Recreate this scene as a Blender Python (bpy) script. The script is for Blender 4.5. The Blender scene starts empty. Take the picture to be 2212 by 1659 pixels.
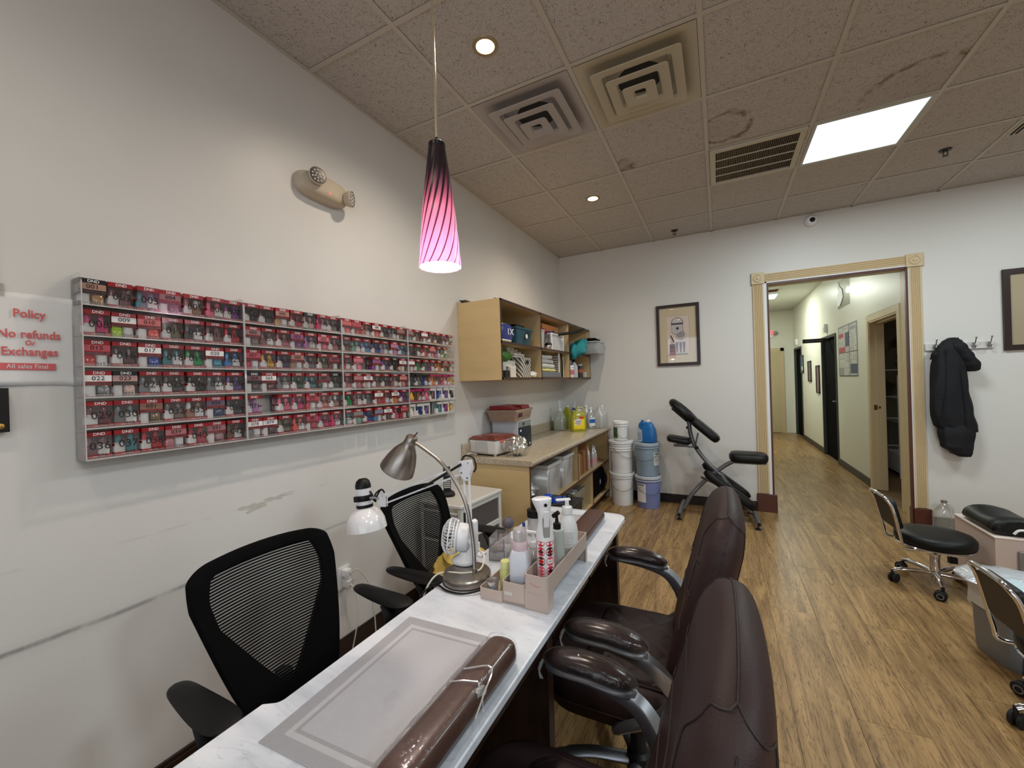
import bpy, bmesh, math, random
from math import sin, cos, pi, radians as R, sqrt, atan2
from mathutils import Vector, Matrix, Euler, noise
random.seed(7)
sc = bpy.context.scene
COL = sc.collection
# ---------------------------------------------------------------- camera
YAW, ROLL, FPX = .4693, -.031, 883.6
fw = Vector((-sin(YAW), cos(YAW), 0)); rt0 = Vector((cos(YAW), sin(YAW), 0)); up0 = Vector((0, 0, 1))
rt = cos(ROLL)*rt0 + sin(ROLL)*up0; up = -sin(ROLL)*rt0 + cos(ROLL)*up0
cd = bpy.data.cameras.new('camera'); cam = bpy.data.objects.new('camera', cd); COL.objects.link(cam)
cam.matrix_world = Matrix(((rt.x, up.x, -fw.x, 1.813), (rt.y, up.y, -fw.y, -5.0235), (rt.z, up.z, -fw.z, 1.419), (0, 0, 0, 1)))
cd.sensor_width = 36; cd.lens = FPX/2212*36; cd.clip_start = .02; cd.clip_end = 60
sc.camera = cam
# ---------------------------------------------------------------- world, lamps, exposure
H = 3.028
w = bpy.data.worlds.new('world'); sc.world = w; w.use_nodes = True
w.node_tree.nodes['Background'].inputs[0].default_value = (.75, .85, 1, 1)
w.node_tree.nodes['Background'].inputs[1].default_value = 1.0
sc.view_settings.view_transform = 'Standard'; sc.view_settings.look = 'None'
sc.view_settings.gamma = 1; sc.view_settings.use_curve_mapping = False
sc.view_settings.exposure = 0.54
sc.cycles.use_denoising = True
try:
    sc.cycles.max_bounces = 8; sc.cycles.diffuse_bounces = 4; sc.cycles.glossy_bounces = 3
    sc.cycles.transmission_bounces = 6; sc.cycles.transparent_max_bounces = 24; sc.cycles.caustics_reflective = False; sc.cycles.caustics_refractive = False
except Exception: pass
def area(name, loc, size, power, col, rot=(0, 0, 0), sy=None, spread=pi):
    l = bpy.data.lights.new(name, 'AREA'); l.energy = power; l.color = col; l.size = size
    if sy: l.shape = 'RECTANGLE'; l.size_y = sy
    l.spread = spread
    o = bpy.data.objects.new(name, l); COL.objects.link(o); o.location = loc; o.rotation_euler = rot
    return o
def spot(name, loc, power, col, ang=110, blend=.6, r=.05):
    l = bpy.data.lights.new(name, 'SPOT'); l.energy = power; l.color = col; l.spot_size = R(ang); l.spot_blend = blend; l.shadow_soft_size = r
    o = bpy.data.objects.new(name, l); COL.objects.link(o); o.location = loc
    return o
COOL = (.86, .97, 1.0); WARM = (1.0, .86, .70); DAY = (.84, .92, 1.0)
# fluorescent troffers: the one in view, the hall's and three behind the camera
area('troffer_light', (2.695, -1.49, H-.02), .55, 22, COOL)
area('troffer_light', (4.5, -1.49, H-.02), .55, 16, COOL)
area('troffer_light', (4.5, -4.5, H-.02), .55, 36, COOL)
area('troffer_light', (2.695, -5.7, H-.02), .55, 15, COOL)
area('hall_troffer_light', (2.60, 4.75, H-.02), .56, 30, (.93, 1.0, .92))
area('hall_troffer_light', (2.75, 1.6, H-.02), .5, 6, (.93, 1.0, .92))
area('closet_fill_light', (4.6, 1.1, 2.55), .15, 3.0, (1.0, .92, .78))  # added fill with no fixture, brightens the dark closet interior
# daylight of the shop front, behind the camera
area('shopfront_daylight', (3.0, -8.75, 1.55), 5.2, 24, DAY, (R(90), 0, 0), 2.3)
# warm recessed downlights along the desk
for yy, pw in ((-1.46, 34), (-3.32, 42), (-5.18, 20), (-7.0, 20)):
    spot('downlight_lamp', (.862, yy, H-.012), pw, WARM, 150, .9, .04)
for yy in (-5.18, -7.0):
    spot('downlight_lamp', (4.0, yy, H-.012), 22, WARM, 150, .9, .04)
# ---------------------------------------------------------------- materials
def srgb(c):
    if isinstance(c, str): c = tuple(int(c[i:i+2], 16) for i in (0, 2, 4))
    return tuple(((x/255)/12.92 if x/255 <= .04045 else ((x/255+.055)/1.055)**2.4) for x in c[:3]) + (1,)
MATS = {}
def mat(name, col=(200, 200, 200), rough=.5, metal=0, spec=.5, bump=0, bscale=80, var=0, vscale=8, emit=None, estr=0, alpha=1, trans=0, coat=0, ior=1.45, stretch=None, sss=0, crough=.1):
    if name in MATS: return MATS[name]
    m = bpy.data.materials.new(name); m.use_nodes = True; MATS[name] = m
    nt = m.node_tree; b = nt.nodes['Principled BSDF']; I = b.inputs
    I['Base Color'].default_value = srgb(col); I['Roughness'].default_value = rough; I['Metallic'].default_value = metal
    I['Specular IOR Level'].default_value = spec; I['IOR'].default_value = ior
    I['Alpha'].default_value = alpha; I['Transmission Weight'].default_value = trans; I['Coat Weight'].default_value = coat
    I['Coat Roughness'].default_value = crough
    if sss: I['Subsurface Weight'].default_value = sss; I['Subsurface Radius'].default_value = (.02, .015, .01)
    if emit: I['Emission Color'].default_value = srgb(emit); I['Emission Strength'].default_value = estr
    if bump or var:
        tc = nt.nodes.new('ShaderNodeTexCoord'); src = tc.outputs['Object']
        if stretch:
            mp = nt.nodes.new('ShaderNodeMapping'); mp.inputs['Scale'].default_value = stretch
            nt.links.new(src, mp.inputs[0]); src = mp.outputs[0]
        if bump:
            n = nt.nodes.new('ShaderNodeTexNoise'); n.inputs['Scale'].default_value = bscale; n.inputs['Detail'].default_value = 4
            bp = nt.nodes.new('ShaderNodeBump'); bp.inputs['Strength'].default_value = bump; bp.inputs['Distance'].default_value = .01
            nt.links.new(src, n.inputs['Vector']); nt.links.new(n.outputs[0], bp.inputs['Height']); nt.links.new(bp.outputs[0], I['Normal'])
        if var:
            n2 = nt.nodes.new('ShaderNodeTexNoise'); n2.inputs['Scale'].default_value = vscale; n2.inputs['Detail'].default_value = 5
            mx = nt.nodes.new('ShaderNodeMix'); mx.data_type = 'RGBA'
            c = srgb(col); mx.inputs[6].default_value = tuple(x*(1-var) for x in c[:3])+(1,); mx.inputs[7].default_value = tuple(min(1, x*(1+var)) for x in c[:3])+(1,)
            rp = nt.nodes.new('ShaderNodeMapRange'); rp.inputs[1].default_value = .3; rp.inputs[2].default_value = .7
            nt.links.new(src, n2.inputs['Vector']); nt.links.new(n2.outputs[0], rp.inputs[0]); nt.links.new(rp.outputs[0], mx.inputs[0]); nt.links.new(mx.outputs[2], I['Base Color'])
    return m
class NT:
    """small helper to wire node trees"""
    def __init__(s, m): s.nt = m.node_tree; s.b = s.nt.nodes.get('Principled BSDF'); s.out = s.nt.nodes.get('Material Output')
    def n(s, t, **k):
        x = s.nt.nodes.new('ShaderNode'+t)
        for a, v in k.items():
            if a[0] == '_': x.inputs[int(a[1:])].default_value = v
            else: setattr(x, a, v)
        return x
    def l(s, a, b): s.nt.links.new(a, b)
    def math(s, op, a, b=0.0, c=None):
        x = s.nt.nodes.new('ShaderNodeMath'); x.operation = op
        for i, v in enumerate((a, b) if c is None else (a, b, c)):
            if isinstance(v, (int, float)): x.inputs[i].default_value = v
            else: s.l(v, x.inputs[i])
        return x.outputs[0]
    def mix(s, f, a, b):
        x = s.nt.nodes.new('ShaderNodeMix'); x.data_type = 'RGBA'
        for i, v in ((0, f), (6, a), (7, b)):
            if isinstance(v, (int, float, tuple)): x.inputs[i].default_value = v
            else: s.l(v, x.inputs[i])
        return x.outputs[2]
    def rng(s, v, a, b, c=0.0, d=1.0):
        x = s.nt.nodes.new('ShaderNodeMapRange'); x.inputs[1].default_value = a; x.inputs[2].default_value = b; x.inputs[3].default_value = c; x.inputs[4].default_value = d
        s.l(v, x.inputs[0]); return x.outputs[0]
    def obj(s, scale=None):
        tc = s.n('TexCoord').outputs['Object']
        if scale: mp = s.n('Mapping'); mp.inputs['Scale'].default_value = scale; s.l(tc, mp.inputs[0]); return mp.outputs[0]
        return tc
    def noise(s, scale, vec=None, detail=4, out=0, dist=0):
        x = s.n('TexNoise'); x.inputs['Scale'].default_value = scale; x.inputs['Detail'].default_value = detail; x.inputs['Distortion'].default_value = dist
        if vec is not None: s.l(vec, x.inputs['Vector'])
        return x.outputs[out]
    def bump(s, h, st, dist=.01):
        x = s.n('Bump'); x.inputs['Strength'].default_value = st; x.inputs['Distance'].default_value = dist; s.l(h, x.inputs['Height']); s.l(x.outputs[0], s.b.inputs['Normal'])
    def xyz(s, vec): x = s.n('SeparateXYZ'); s.l(vec, x.inputs[0]); return x.outputs
def film(name, col=(255, 255, 255), gloss=.12, dens=.15, rough=.05, bump=0, bscale=60, lw=.35):
    """clear plastic / acrylic / glass: mostly see-through, a little tint, glossy sheen"""
    if name in MATS: return MATS[name]
    m = bpy.data.materials.new(name); m.use_nodes = True; MATS[name] = m
    t = NT(m); t.nt.nodes.remove(t.b)
    tr = t.n('BsdfTransparent'); tr.inputs[0].default_value = (1, 1, 1, 1)
    df = t.n('BsdfDiffuse'); df.inputs[0].default_value = srgb(col)
    gl = t.n('BsdfGlossy'); gl.inputs['Roughness'].default_value = rough; gl.inputs[0].default_value = (1, 1, 1, 1)
    m1 = t.n('MixShader'); m1.inputs[0].default_value = dens; t.l(tr.outputs[0], m1.inputs[1]); t.l(df.outputs[0], m1.inputs[2])
    fr = t.n('LayerWeight'); fr.inputs[0].default_value = lw
    f = t.math('ADD', t.math('MULTIPLY', fr.outputs['Fresnel'], .5), gloss*.5)
    m2 = t.n('MixShader'); t.l(f, m2.inputs[0]); t.l(m1.outputs[0], m2.inputs[1]); t.l(gl.outputs[0], m2.inputs[2]); t.l(m2.outputs[0], t.out.inputs[0])
    if bump:
        h = t.noise(bscale, t.obj(), 3, dist=1.5); bp = t.n('Bump'); bp.inputs['Strength'].default_value = bump; bp.inputs['Distance'].default_value = .01
        t.l(h, bp.inputs['Height']); t.l(bp.outputs[0], gl.inputs['Normal'])
    return m
# ---------------------------------------------------------------- mesh builder
def basis(d):
    d = Vector(d).normalized(); a = Vector((0, 0, 1)) if abs(d.z) < .9 else Vector((1, 0, 0))
    u = d.cross(a).normalized(); return u, d.cross(u).normalized(), d
class B:
    def __init__(s, tf=None): s.v = []; s.f = []; s.m = []; s.tf = tf
    def add(s, vs, fs, m=0):
        o = len(s.v)
        for p in vs:
            p = Vector(p); s.v.append(s.tf @ p if s.tf else p)
        for f in fs: s.f.append([o+i for i in f]); s.m.append(m)
        return s
    def box(s, x0, y0, z0, x1, y1, z1, m=0, tx=0, ty=0):
        """axis box; tx, ty shrink the top on each side"""
        v = [(x0, y0, z0), (x1, y0, z0), (x1, y1, z0), (x0, y1, z0), (x0+tx, y0+ty, z1), (x1-tx, y0+ty, z1), (x1-tx, y1-ty, z1), (x0+tx, y1-ty, z1)]
        return s.add(v, [(0, 3, 2, 1), (4, 5, 6, 7), (0, 1, 5, 4), (1, 2, 6, 5), (2, 3, 7, 6), (3, 0, 4, 7)], m)
    def cbox(s, c, sz, m=0, rot=None):
        v = []
        for z in (-1, 1):
            for x, y in ((-1, -1), (1, -1), (1, 1), (-1, 1)): v.append(Vector((x*sz[0]/2, y*sz[1]/2, z*sz[2]/2)))
        if rot: M = Euler(rot).to_matrix(); v = [M @ p for p in v]
        return s.add([p+Vector(c) for p in v], [(0, 3, 2, 1), (4, 5, 6, 7), (0, 1, 5, 4), (1, 2, 6, 5), (2, 3, 7, 6), (3, 0, 4, 7)], m)
    def rings(s, rings, m=0, cap=True, closed=False):
        n = len(rings[0]); vs = [p for r in rings for p in r]; fs = []
        for i in range(len(rings)-1+(1 if closed else 0)):
            a = i*n; b = ((i+1) % len(rings))*n
            for j in range(n): k = (j+1) % n; fs.append((a+j, a+k, b+k, b+j))
        if cap and not closed: fs.append(tuple(range(n))[::-1]); fs.append(tuple(range((len(rings)-1)*n, len(rings)*n)))
        return s.add(vs, fs, m)
    def tube(s, pts, r, n=10, m=0, cap=True, closed=False, flat=1.0):
        pts = [Vector(p) for p in pts]; N = len(pts); rr = r if isinstance(r, (list, tuple)) else [r]*N
        out = []; u = None
        for i, p in enumerate(pts):
            a = pts[i-1] if (i > 0 or closed) else p; b = pts[(i+1) % N] if (i < N-1 or closed) else p
            d = (b-a).normalized()
            if u is None: u, v, _ = basis(d)
            else: u = (u-d*u.dot(d)); u = u.normalized() if u.length > 1e-6 else basis(d)[0]; v = d.cross(u)
            out.append([p+u*rr[i]*cos(2*pi*k/n)+v*rr[i]*flat*sin(2*pi*k/n) for k in range(n)])
        return s.rings(out, m, cap, closed)
    def lathe(s, prof, n=24, m=0, c=(0, 0, 0), rot=None, sx=1, sy=1, cap=True):
        M = Euler(rot).to_matrix() if rot else Matrix.Identity(3); c = Vector(c); out = []
        for r, z in prof: out.append([M @ Vector((r*sx*cos(2*pi*k/n), r*sy*sin(2*pi*k/n), z))+c for k in range(n)])
        return s.rings(out, m, cap)
    def sq(s, prof, n=24, e=4, m=0, c=(0, 0, 0), sx=1, sy=1, rot=None):
        """lathe with superellipse section (square bottle)"""
        M = Euler(rot).to_matrix() if rot else Matrix.Identity(3); c = Vector(c); out = []
        for q in prof:
            r, z = q[0], q[1]; ee = q[2] if len(q) > 2 else e; ring = []
            for k in range(n):
                t = 2*pi*k/n; a, b_ = cos(t), sin(t)
                ring.append(M @ Vector((r*sx*math.copysign(abs(a)**(2/ee), a), r*sy*math.copysign(abs(b_)**(2/ee), b_), z))+c)
            out.append(ring)
        return s.rings(out, m)
    def prism(s, poly, z0, z1, m=0, ax='z'):
        n = len(poly)
        f = {'z': lambda a, b, c: (a, b, c), 'y': lambda a, b, c: (a, c, b), 'x': lambda a, b, c: (c, a, b)}[ax]
        vs = [f(a, b, z0) for a, b in poly]+[f(a, b, z1) for a, b in poly]
        fs = [tuple(range(n))[::-1], tuple(range(n, 2*n))]+[(i, (i+1) % n, n+(i+1) % n, n+i) for i in range(n)]
        return s.add(vs, fs, m)
    def ball(s, c, r, n=16, m=0, sz=None, amp=0, seed=0, freq=3):
        c = Vector(c); q = sz or (1, 1, 1); rg = []
        for i in range(n//2+1):
            th = pi*i/(n//2); ring = []
            for k in range(n):
                d = Vector((sin(th)*cos(2*pi*k/n), sin(th)*sin(2*pi*k/n), -cos(th)))
                if i in (0, n//2): d = Vector((0, 0, -1 if i == 0 else 1))
                rad = r*(1+amp*noise.noise(d*freq+Vector((seed, seed*.7, 0))))
                ring.append(c+Vector((d.x*q[0], d.y*q[1], d.z*q[2]))*rad)
            rg.append(ring)
        return s.rings(rg, m, cap=False)
    def grid(s, fn, nu, nv, m=0):
        vs = [fn(i/nu, j/nv) for j in range(nv+1) for i in range(nu+1)]
        return s.add(vs, [(j*(nu+1)+i, j*(nu+1)+i+1, (j+1)*(nu+1)+i+1, (j+1)*(nu+1)+i) for j in range(nv) for i in range(nu)], m)
    def mesh(s, name, mats, ang=38, recalc=True):
        me = bpy.data.meshes.new(name); me.from_pydata([tuple(p) for p in s.v], [], s.f)
        for q in (mats if isinstance(mats, (list, tuple)) else [mats]): me.materials.append(q)
        me.polygons.foreach_set('material_index', s.m)
        bm = bmesh.new(); bm.from_mesh(me)
        bmesh.ops.remove_doubles(bm, verts=bm.verts, dist=1e-6)
        if recalc: bmesh.ops.recalc_face_normals(bm, faces=bm.faces)
        bm.to_mesh(me); bm.free()
        me.shade_smooth()
        try: me.set_sharp_from_angle(angle=R(ang))
        except Exception: pass
        return me
    def build(s, name, mats, parent=None, bev=0, seg=2, sub=0, solid=0, ang=38):
        return link(name, s.mesh(name, mats, ang), parent, bev, seg, sub, solid)
def link(name, me, parent=None, bev=0, seg=2, sub=0, solid=0, loc=None, rot=None):
    o = bpy.data.objects.new(name, me); COL.objects.link(o)
    if parent: o.parent = parent
    if loc: o.location = loc
    if rot: o.rotation_euler = rot
    if solid: md = o.modifiers.new('s', 'SOLIDIFY'); md.thickness = solid; md.offset = 0
    if bev: md = o.modifiers.new('b', 'BEVEL'); md.width = bev; md.segments = seg; md.limit_method = 'ANGLE'; md.angle_limit = R(40); md.harden_normals = False
    if sub: md = o.modifiers.new('u', 'SUBSURF'); md.levels = sub; md.render_levels = sub
    return o
def tag(o, label=None, cat=None, group=None, kind=None):
    if label: o['label'] = label
    if cat: o['category'] = cat
    if group: o['group'] = group
    if kind: o['kind'] = kind
    return o
def thing(name, label, cat, loc=(0, 0, 0), rz=0, group=None):
    o = bpy.data.objects.new(name, None); COL.objects.link(o); o.empty_display_size = .05
    o.location = loc; o.rotation_euler = (0, 0, rz); return tag(o, label, cat, group)
def dup(root, loc, rz=None, label=None, scale=None):
    r = root.copy(); COL.objects.link(r); r.location = loc
    if rz is not None: r.rotation_euler = (0, 0, rz)
    if label: r['label'] = label
    if scale: r.scale = scale
    def rec(src, dst):
        for ch in src.children:
            c = ch.copy(); COL.objects.link(c); c.parent = dst; rec(ch, c)
    rec(root, r); return r
_TX = {}
def text_mesh(s, size, m, ext=.0003, font_bold=False, align='CENTER', sx=1):
    k = (s, size, m.name, align, sx)
    if k in _TX: return _TX[k]
    cu = bpy.data.curves.new('t', 'FONT'); cu.body = s; cu.size = size; cu.extrude = ext; cu.align_x = align; cu.align_y = 'CENTER'; cu.resolution_u = 2
    if font_bold: cu.offset = size*.018
    o = bpy.data.objects.new('t', cu); COL.objects.link(o)
    me = bpy.data.meshes.new_from_object(o); COL.objects.unlink(o); bpy.data.objects.remove(o)
    for v in me.vertices: v.co.x *= sx
    me.materials.clear(); me.materials.append(m); me.name = 'lettering'; _TX[k] = me
    return me
XF = (R(90), 0, R(90))     # lettering that faces +x
YF = (R(90), 0, 0)         # lettering that faces -y
def arc(c, r, a0, a1, n, plane='xy'):
    out = []
    for i in range(n+1):
        a = R(a0+(a1-a0)*i/n); p, q = r*cos(a), r*sin(a)
        out.append({'xy': (c[0]+p, c[1]+q), 'xz': (c[0]+p, c[1]+q)}[plane])
    return out
def rrect(x0, y0, x1, y1, r, n=5):
    return arc((x1-r, y1-r), r, 0, 90, n)+arc((x0+r, y1-r), r, 90, 180, n)+arc((x0+r, y0+r), r, 180, 270, n)+arc((x1-r, y0+r), r, 270, 360, n)
def spline(pts, n=8):
    """Catmull-Rom through the points"""
    P = [Vector(p) for p in pts]; P = [2*P[0]-P[1]]+P+[2*P[-1]-P[-2]]; out = []
    for i in range(1, len(P)-2):
        for k in range(n):
            t = k/n; a, b, c, d = P[i-1:i+3]
            out.append(.5*((2*b)+(c-a)*t+(2*a-5*b+4*c-d)*t*t+(3*b-a-3*c+d)*t**3))
    out.append(P[-2]); return out
# shared materials
black_plastic = mat('black_plastic', (14, 14, 15), .45, spec=.35)
black_fabric = mat('black_fabric', (6, 6, 7), .9, spec=.12, bump=.3, bscale=900)
black_vinyl = mat('black_vinyl', (11, 11, 12), .42, spec=.35, bump=.12, bscale=260)
white_plastic = mat('white_plastic', (232, 232, 234), .35)
white_paint = mat('white_paint_metal', (236, 236, 240), .28)
chrome = mat('chrome', (225, 225, 230), .08, 1)
nickel = mat('brushed_nickel', (158, 150, 142), .30, 1, bump=.05, bscale=200, stretch=(1, 1, 12))
silver = mat('silver_painted_metal', (150, 152, 158), .32, .85)
brass = mat('brass', (190, 150, 80), .3, 1)
rubber = mat('rubber', (16, 16, 17), .6)
white_paper = mat('white_paper', (226, 224, 222), .8)
# ---------------------------------------------------------------- room shell
def st(name, b, m, parent=None, bev=0):
    o = b.build(name, m, parent, bev)
    if not parent: o['kind'] = 'structure'
    return o
# wall paint with roller relief; the left wall carries a scuff line and worn smudges
wallm = mat('wall_paint', (217, 213, 207), .42, spec=.35, bump=.05, bscale=260)
leftm = bpy.data.materials.new('wall_paint_scuffed'); leftm.use_nodes = True
t = NT(leftm); t.b.inputs['Roughness'].default_value = .38; t.b.inputs['Specular IOR Level'].default_value = .4
ob = t.obj(); X = t.xyz(ob)
wob = t.math('MULTIPLY', t.math('SUBTRACT', t.noise(1.5, ob, 4), .5), .035)
dz = t.math('ABSOLUTE', t.math('SUBTRACT', t.math('ADD', X[2], wob), .700))
fade = t.rng(X[1], -4.9, -3.3, 1.0, .35)
line = t.math('MULTIPLY', t.rng(dz, .002, .011, 1.0, 0.0), fade)
gap = t.rng(t.noise(9, ob, 5), .30, .46)
line = t.math('MULTIPLY', line, gap)
smear = t.math('MULTIPLY', t.rng(dz, .0, .035, .12, 0.0), fade)
dz2 = t.math('ABSOLUTE', t.math('SUBTRACT', t.math('ADD', X[2], wob), .93))
line2 = t.math('MULTIPLY', t.rng(dz2, .001, .006, .16, 0.0), t.rng(t.noise(6, ob, 3), .45, .6))
spots = t.rng(t.noise(37, ob, 2), .815, .83)
base = t.mix(t.rng(t.noise(1.2, ob, 4), .35, .65), srgb((216, 213, 209)), srgb((223, 221, 218)))
c = t.mix(t.math('ADD', t.math('MULTIPLY', line, .62), t.math('ADD', smear, line2)), base, srgb((92, 90, 92)))
c = t.mix(t.math('MULTIPLY', spots, .6), c, srgb((80, 74, 70)))
t.l(c, t.b.inputs['Base Color']); t.bump(t.noise(240, ob, 3), .05)
whitep = mat('trim_white', (226, 226, 226), .4)
XR, YB = 7.2, -9.0
wl = st('wall_left', B().box(-.12, YB, 0, 0, .14, H+.1), leftm)
# irregular bare plaster patch and chips
pl = mat('bare_plaster', (196, 192, 182), .8, bump=.3, bscale=120, var=.06, vscale=40)
random.seed(3)
def blob(cy, cz, ry, rz, n=26, amp=.35, seed=0):
    out = []
    for k in range(n):
        a = 2*pi*k/n; q = 1+amp*noise.noise(Vector((cos(a)*2.2+seed, sin(a)*2.2, seed*.3)))*1.6
        out.append((cy+ry*q*cos(a), cz+rz*q*sin(a)))
    return out
pb = B().prism(blob(-3.952, .922, .062, .017, amp=.6, seed=2), .0001, .0007, 0, 'x').prism(blob(-3.865, .937, .04, .009, amp=.6, seed=5), .0001, .0009, 0, 'x').prism(blob(-3.80, .945, .03, .0022, amp=.5, seed=8), .0001, .0008, 0, 'x').prism(blob(-3.79, .935, .024, .0018, amp=.5, seed=9), .0001, .0008, 0, 'x')
pb.build('plaster_patch', pl, wl)
st('wall_right', B().box(XR, YB, 0, XR+.12, .14, H+.1), wallm)
st('wall_rear', B().box(0, YB-.12, 0, XR, YB, .35).box(0, YB-.12, 2.75, XR, YB, H+.1).box(0, YB-.12, .35, .3, YB, 2.75).box(5.7, YB-.12, .35, XR, YB, 2.75), wallm)
# shop-front window behind the camera (daylight comes in through it)
wn = st('window_1', B().box(.3, YB-.1, .35, 5.7, YB-.02, .41).box(.3, YB-.1, 2.69, 5.7, YB-.02, 2.75).box(.3, YB-.1, .41, .36, YB-.02, 2.69).box(5.64, YB-.1, .41, 5.7, YB-.02, 2.69), silver)
for k in range(1, 3): B().box(.3+1.8*k-.03, YB-.1, .41, .3+1.8*k+.03, YB-.02, 2.69).build('mullion', silver, wn)
for k in range(3): B().box(.36+1.8*k, YB-.065, .41, .27+1.8*(k+1), YB-.055, 2.69).build('pane', film('window_glass', (220, 235, 235), .1, .02), wn)
# back wall with the hall opening  x 2.29..3.39  z 0..2.39
OX0, OX1, OZ = 2.272, 3.395, 2.392
st('wall_back', B().box(0, 0, 0, OX0, .14, H+.1).box(OX1, 0, 0, XR, .14, H+.1).box(OX0, 0, OZ, OX1, .14, H+.1), wallm)
beige = mat('beige_trim', (206, 184, 146), .38)
brown = mat('brown_trim', (84, 45, 32), .35)
dkb = mat('dark_baseboard', (34, 28, 27), .42)
def fluted(name, x0, x1, z0, z1, horiz=False):
    b = B(); wd = (z1-z0) if horiz else (x1-x0); n = 5
    pts = [(0, 0), (0, .016)]
    for k in range(n):
        a = wd*(.12+.76*k/n); c_ = wd*(.12+.76*(k+1)/n); q = (c_-a)
        pts += [(a+q*.12, .018), (a+q*.3, .011), (a+q*.5, .009), (a+q*.7, .011), (a+q*.88, .018)]
    pts += [(wd, .016), (wd, 0)]
    if horiz: b.prism([(z0+p, -q) for p, q in pts], x0, x1, 0, 'x'); b.v = [Vector((p.x, p.z, p.y)) for p in b.v]; b.v = [Vector((p.x, p.y, p.z)) for p in b.v]
    else: b.prism([(x0+p, -q) for p, q in pts], z0, z1, 0, 'z')
    return b
tr = st('trim_1', fluted('f', 2.15, 2.250, .19, 2.385), beige)
tr['kind'] = 'structure'
st('trim_2', fluted('f', 3.385+.005, 3.475, .17, 2.385), beige)
hb = B()
zz0, wd = 2.402, .082
pts = [(0, 0), (0, .016)]
for k in range(4):
    a = wd*(.08+.84*k/4); c_ = wd*(.08+.84*(k+1)/4); q = c_-a
    pts += [(a+q*.12, .018), (a+q*.3, .011), (a+q*.5, .009), (a+q*.7, .011), (a+q*.88, .018)]
pts += [(wd, .016), (wd, 0)]
n_ = len(pts)
hb.add([(2.25, -q, zz0+p) for p, q in pts]+[(3.385, -q, zz0+p) for p, q in pts], [tuple(range(n_)), tuple(range(n_, 2*n_))[::-1]]+[(i, (i+1) % n_, n_+(i+1) % n_, n_+i) for i in range(n_)])
th = st('trim_3', hb, beige)
for cx, cz, nm in ((2.20, 2.445, 'trim_4'), (3.43, 2.437, 'trim_5')):
    q = st(nm, B().box(cx-.06, -.026, cz-.06, cx+.06, 0, cz+.06), beige, bev=.003)
    B().lathe([(.038, 0), (.040, .006), (.034, .007), (.030, .002), (.018, .002), (.014, .008), (.0005, .010)], 28, 0, (cx, -.0262, cz), (R(90), 0, 0)).build('rosette', beige, q)
# white flat strip, brown stop, beige jamb
st('trim_6', B().box(2.25, -.012, 0, OX0+.004, .0, 2.402).box(OX1-.012, -.012, 0, OX1+.002, 0, 2.402).box(2.25, -.012, 2.388, OX1, 0, 2.402), whitep)
st('trim_7', B().box(OX0, -.010, 0, OX0+.022, .022, OZ-.02).box(OX1-.030, -.010, 0, OX1-.014, .022, OZ-.02).box(OX0, -.010, OZ-.024, OX1-.014, .022, OZ-.004), brown)
st('trim_8', B().box(OX0-.0, .022, 0, OX0+.02, .142, OZ-.015).box(OX1-.022, .022, 0, OX1, .142, OZ-.015).box(OX0, .022, OZ-.022, OX1, .142, OZ-.002), beige)
for x0, x1, z1, nm in ((2.135, 2.315, .185, 'trim_9'), (3.375, 3.495, .165, 'trim_10')):
    st(nm, B().box(x0, -.032, 0, x1, .0, z1).box(x0 if False else (OX0 if x0 < 3 else OX1-.028), .0, 0, (OX0+.045) if x0 < 3 else OX1, .06, z1), brown, bev=.003)
def base_profile(x0, x1, name, yf=0.0):
    return st(name, B().box(x0, yf-.014, .0, x1, yf, .085).box(x0, yf-.010, .085, x1, yf, .098).box(x0, yf-.024, 0, x1, yf-.014, .016), dkb, bev=.002)
base_profile(.62, 2.135, 'baseboard_back'); base_profile(3.495, XR, 'baseboard_back_right')
st('baseboard_left', B().box(0, YB, 0, .014, -2.36, .092).box(0, YB, .092, .010, -2.36, .108).box(.014, YB, 0, .024, -2.36, .016), mat('left_baseboard', (40, 26, 24), .35), bev=.002)
# ---------------------------------------------------------------- floor: vinyl planks, each one a piece
fl = st('floor', B().box(-.1, YB, -.05, XR, .02, -.0045).box(1.9, .02, -.05, 6.0, 7.3, -.0045), mat('floor_seam', (106, 82, 55), .7))
plm = bpy.data.materials.new('vinyl_plank'); plm.use_nodes = True
t = NT(plm); ob = t.obj(); info = t.n('ObjectInfo'); rnd = info.outputs['Random']
off = t.n('VectorMath', operation='ADD'); t.l(ob, off.inputs[0])
cmb = t.n('CombineXYZ'); t.l(t.math('MULTIPLY', rnd, 37.0), cmb.inputs[0]); t.l(t.math('MULTIPLY', rnd, 91.0), cmb.inputs[1]); t.l(cmb.outputs[0], off.inputs[1])
mp = t.n('Mapping'); mp.inputs['Scale'].default_value = (1.5, .12, 1); t.l(off.outputs[0], mp.inputs[0])
g1 = t.noise(9, mp.outputs[0], 6, dist=1.8); mq = t.n('Mapping'); mq.inputs['Scale'].default_value = (2.0, .22, 1); t.l(off.outputs[0], mq.inputs[0]); g2 = t.noise(40, mq.outputs[0], 6, dist=2.0); g3 = t.noise(3.2, mp.outputs[0], 3, dist=2.5)
rings_ = t.math('FRACT', t.math('MULTIPLY', g3, 9.0)); rings_ = t.math('ABSOLUTE', t.math('SUBTRACT', rings_, .5))
c1 = t.mix(t.rng(g1, .34, .66), srgb((126, 96, 58)), srgb((168, 134, 88)))
c2 = t.mix(t.math('MULTIPLY', t.rng(g2, .47, .38), .62), c1, srgb((86, 62, 36)))
c3 = t.mix(t.math('MULTIPLY', t.math('MULTIPLY', t.rng(rings_, .10, .0), t.rng(g1, .60, .40)), .65), c2, srgb((78, 56, 34)))
c4 = t.mix(t.math('MULTIPLY', t.rng(rnd, 0, 1), .06), c3, srgb((150, 128, 100)))
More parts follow.
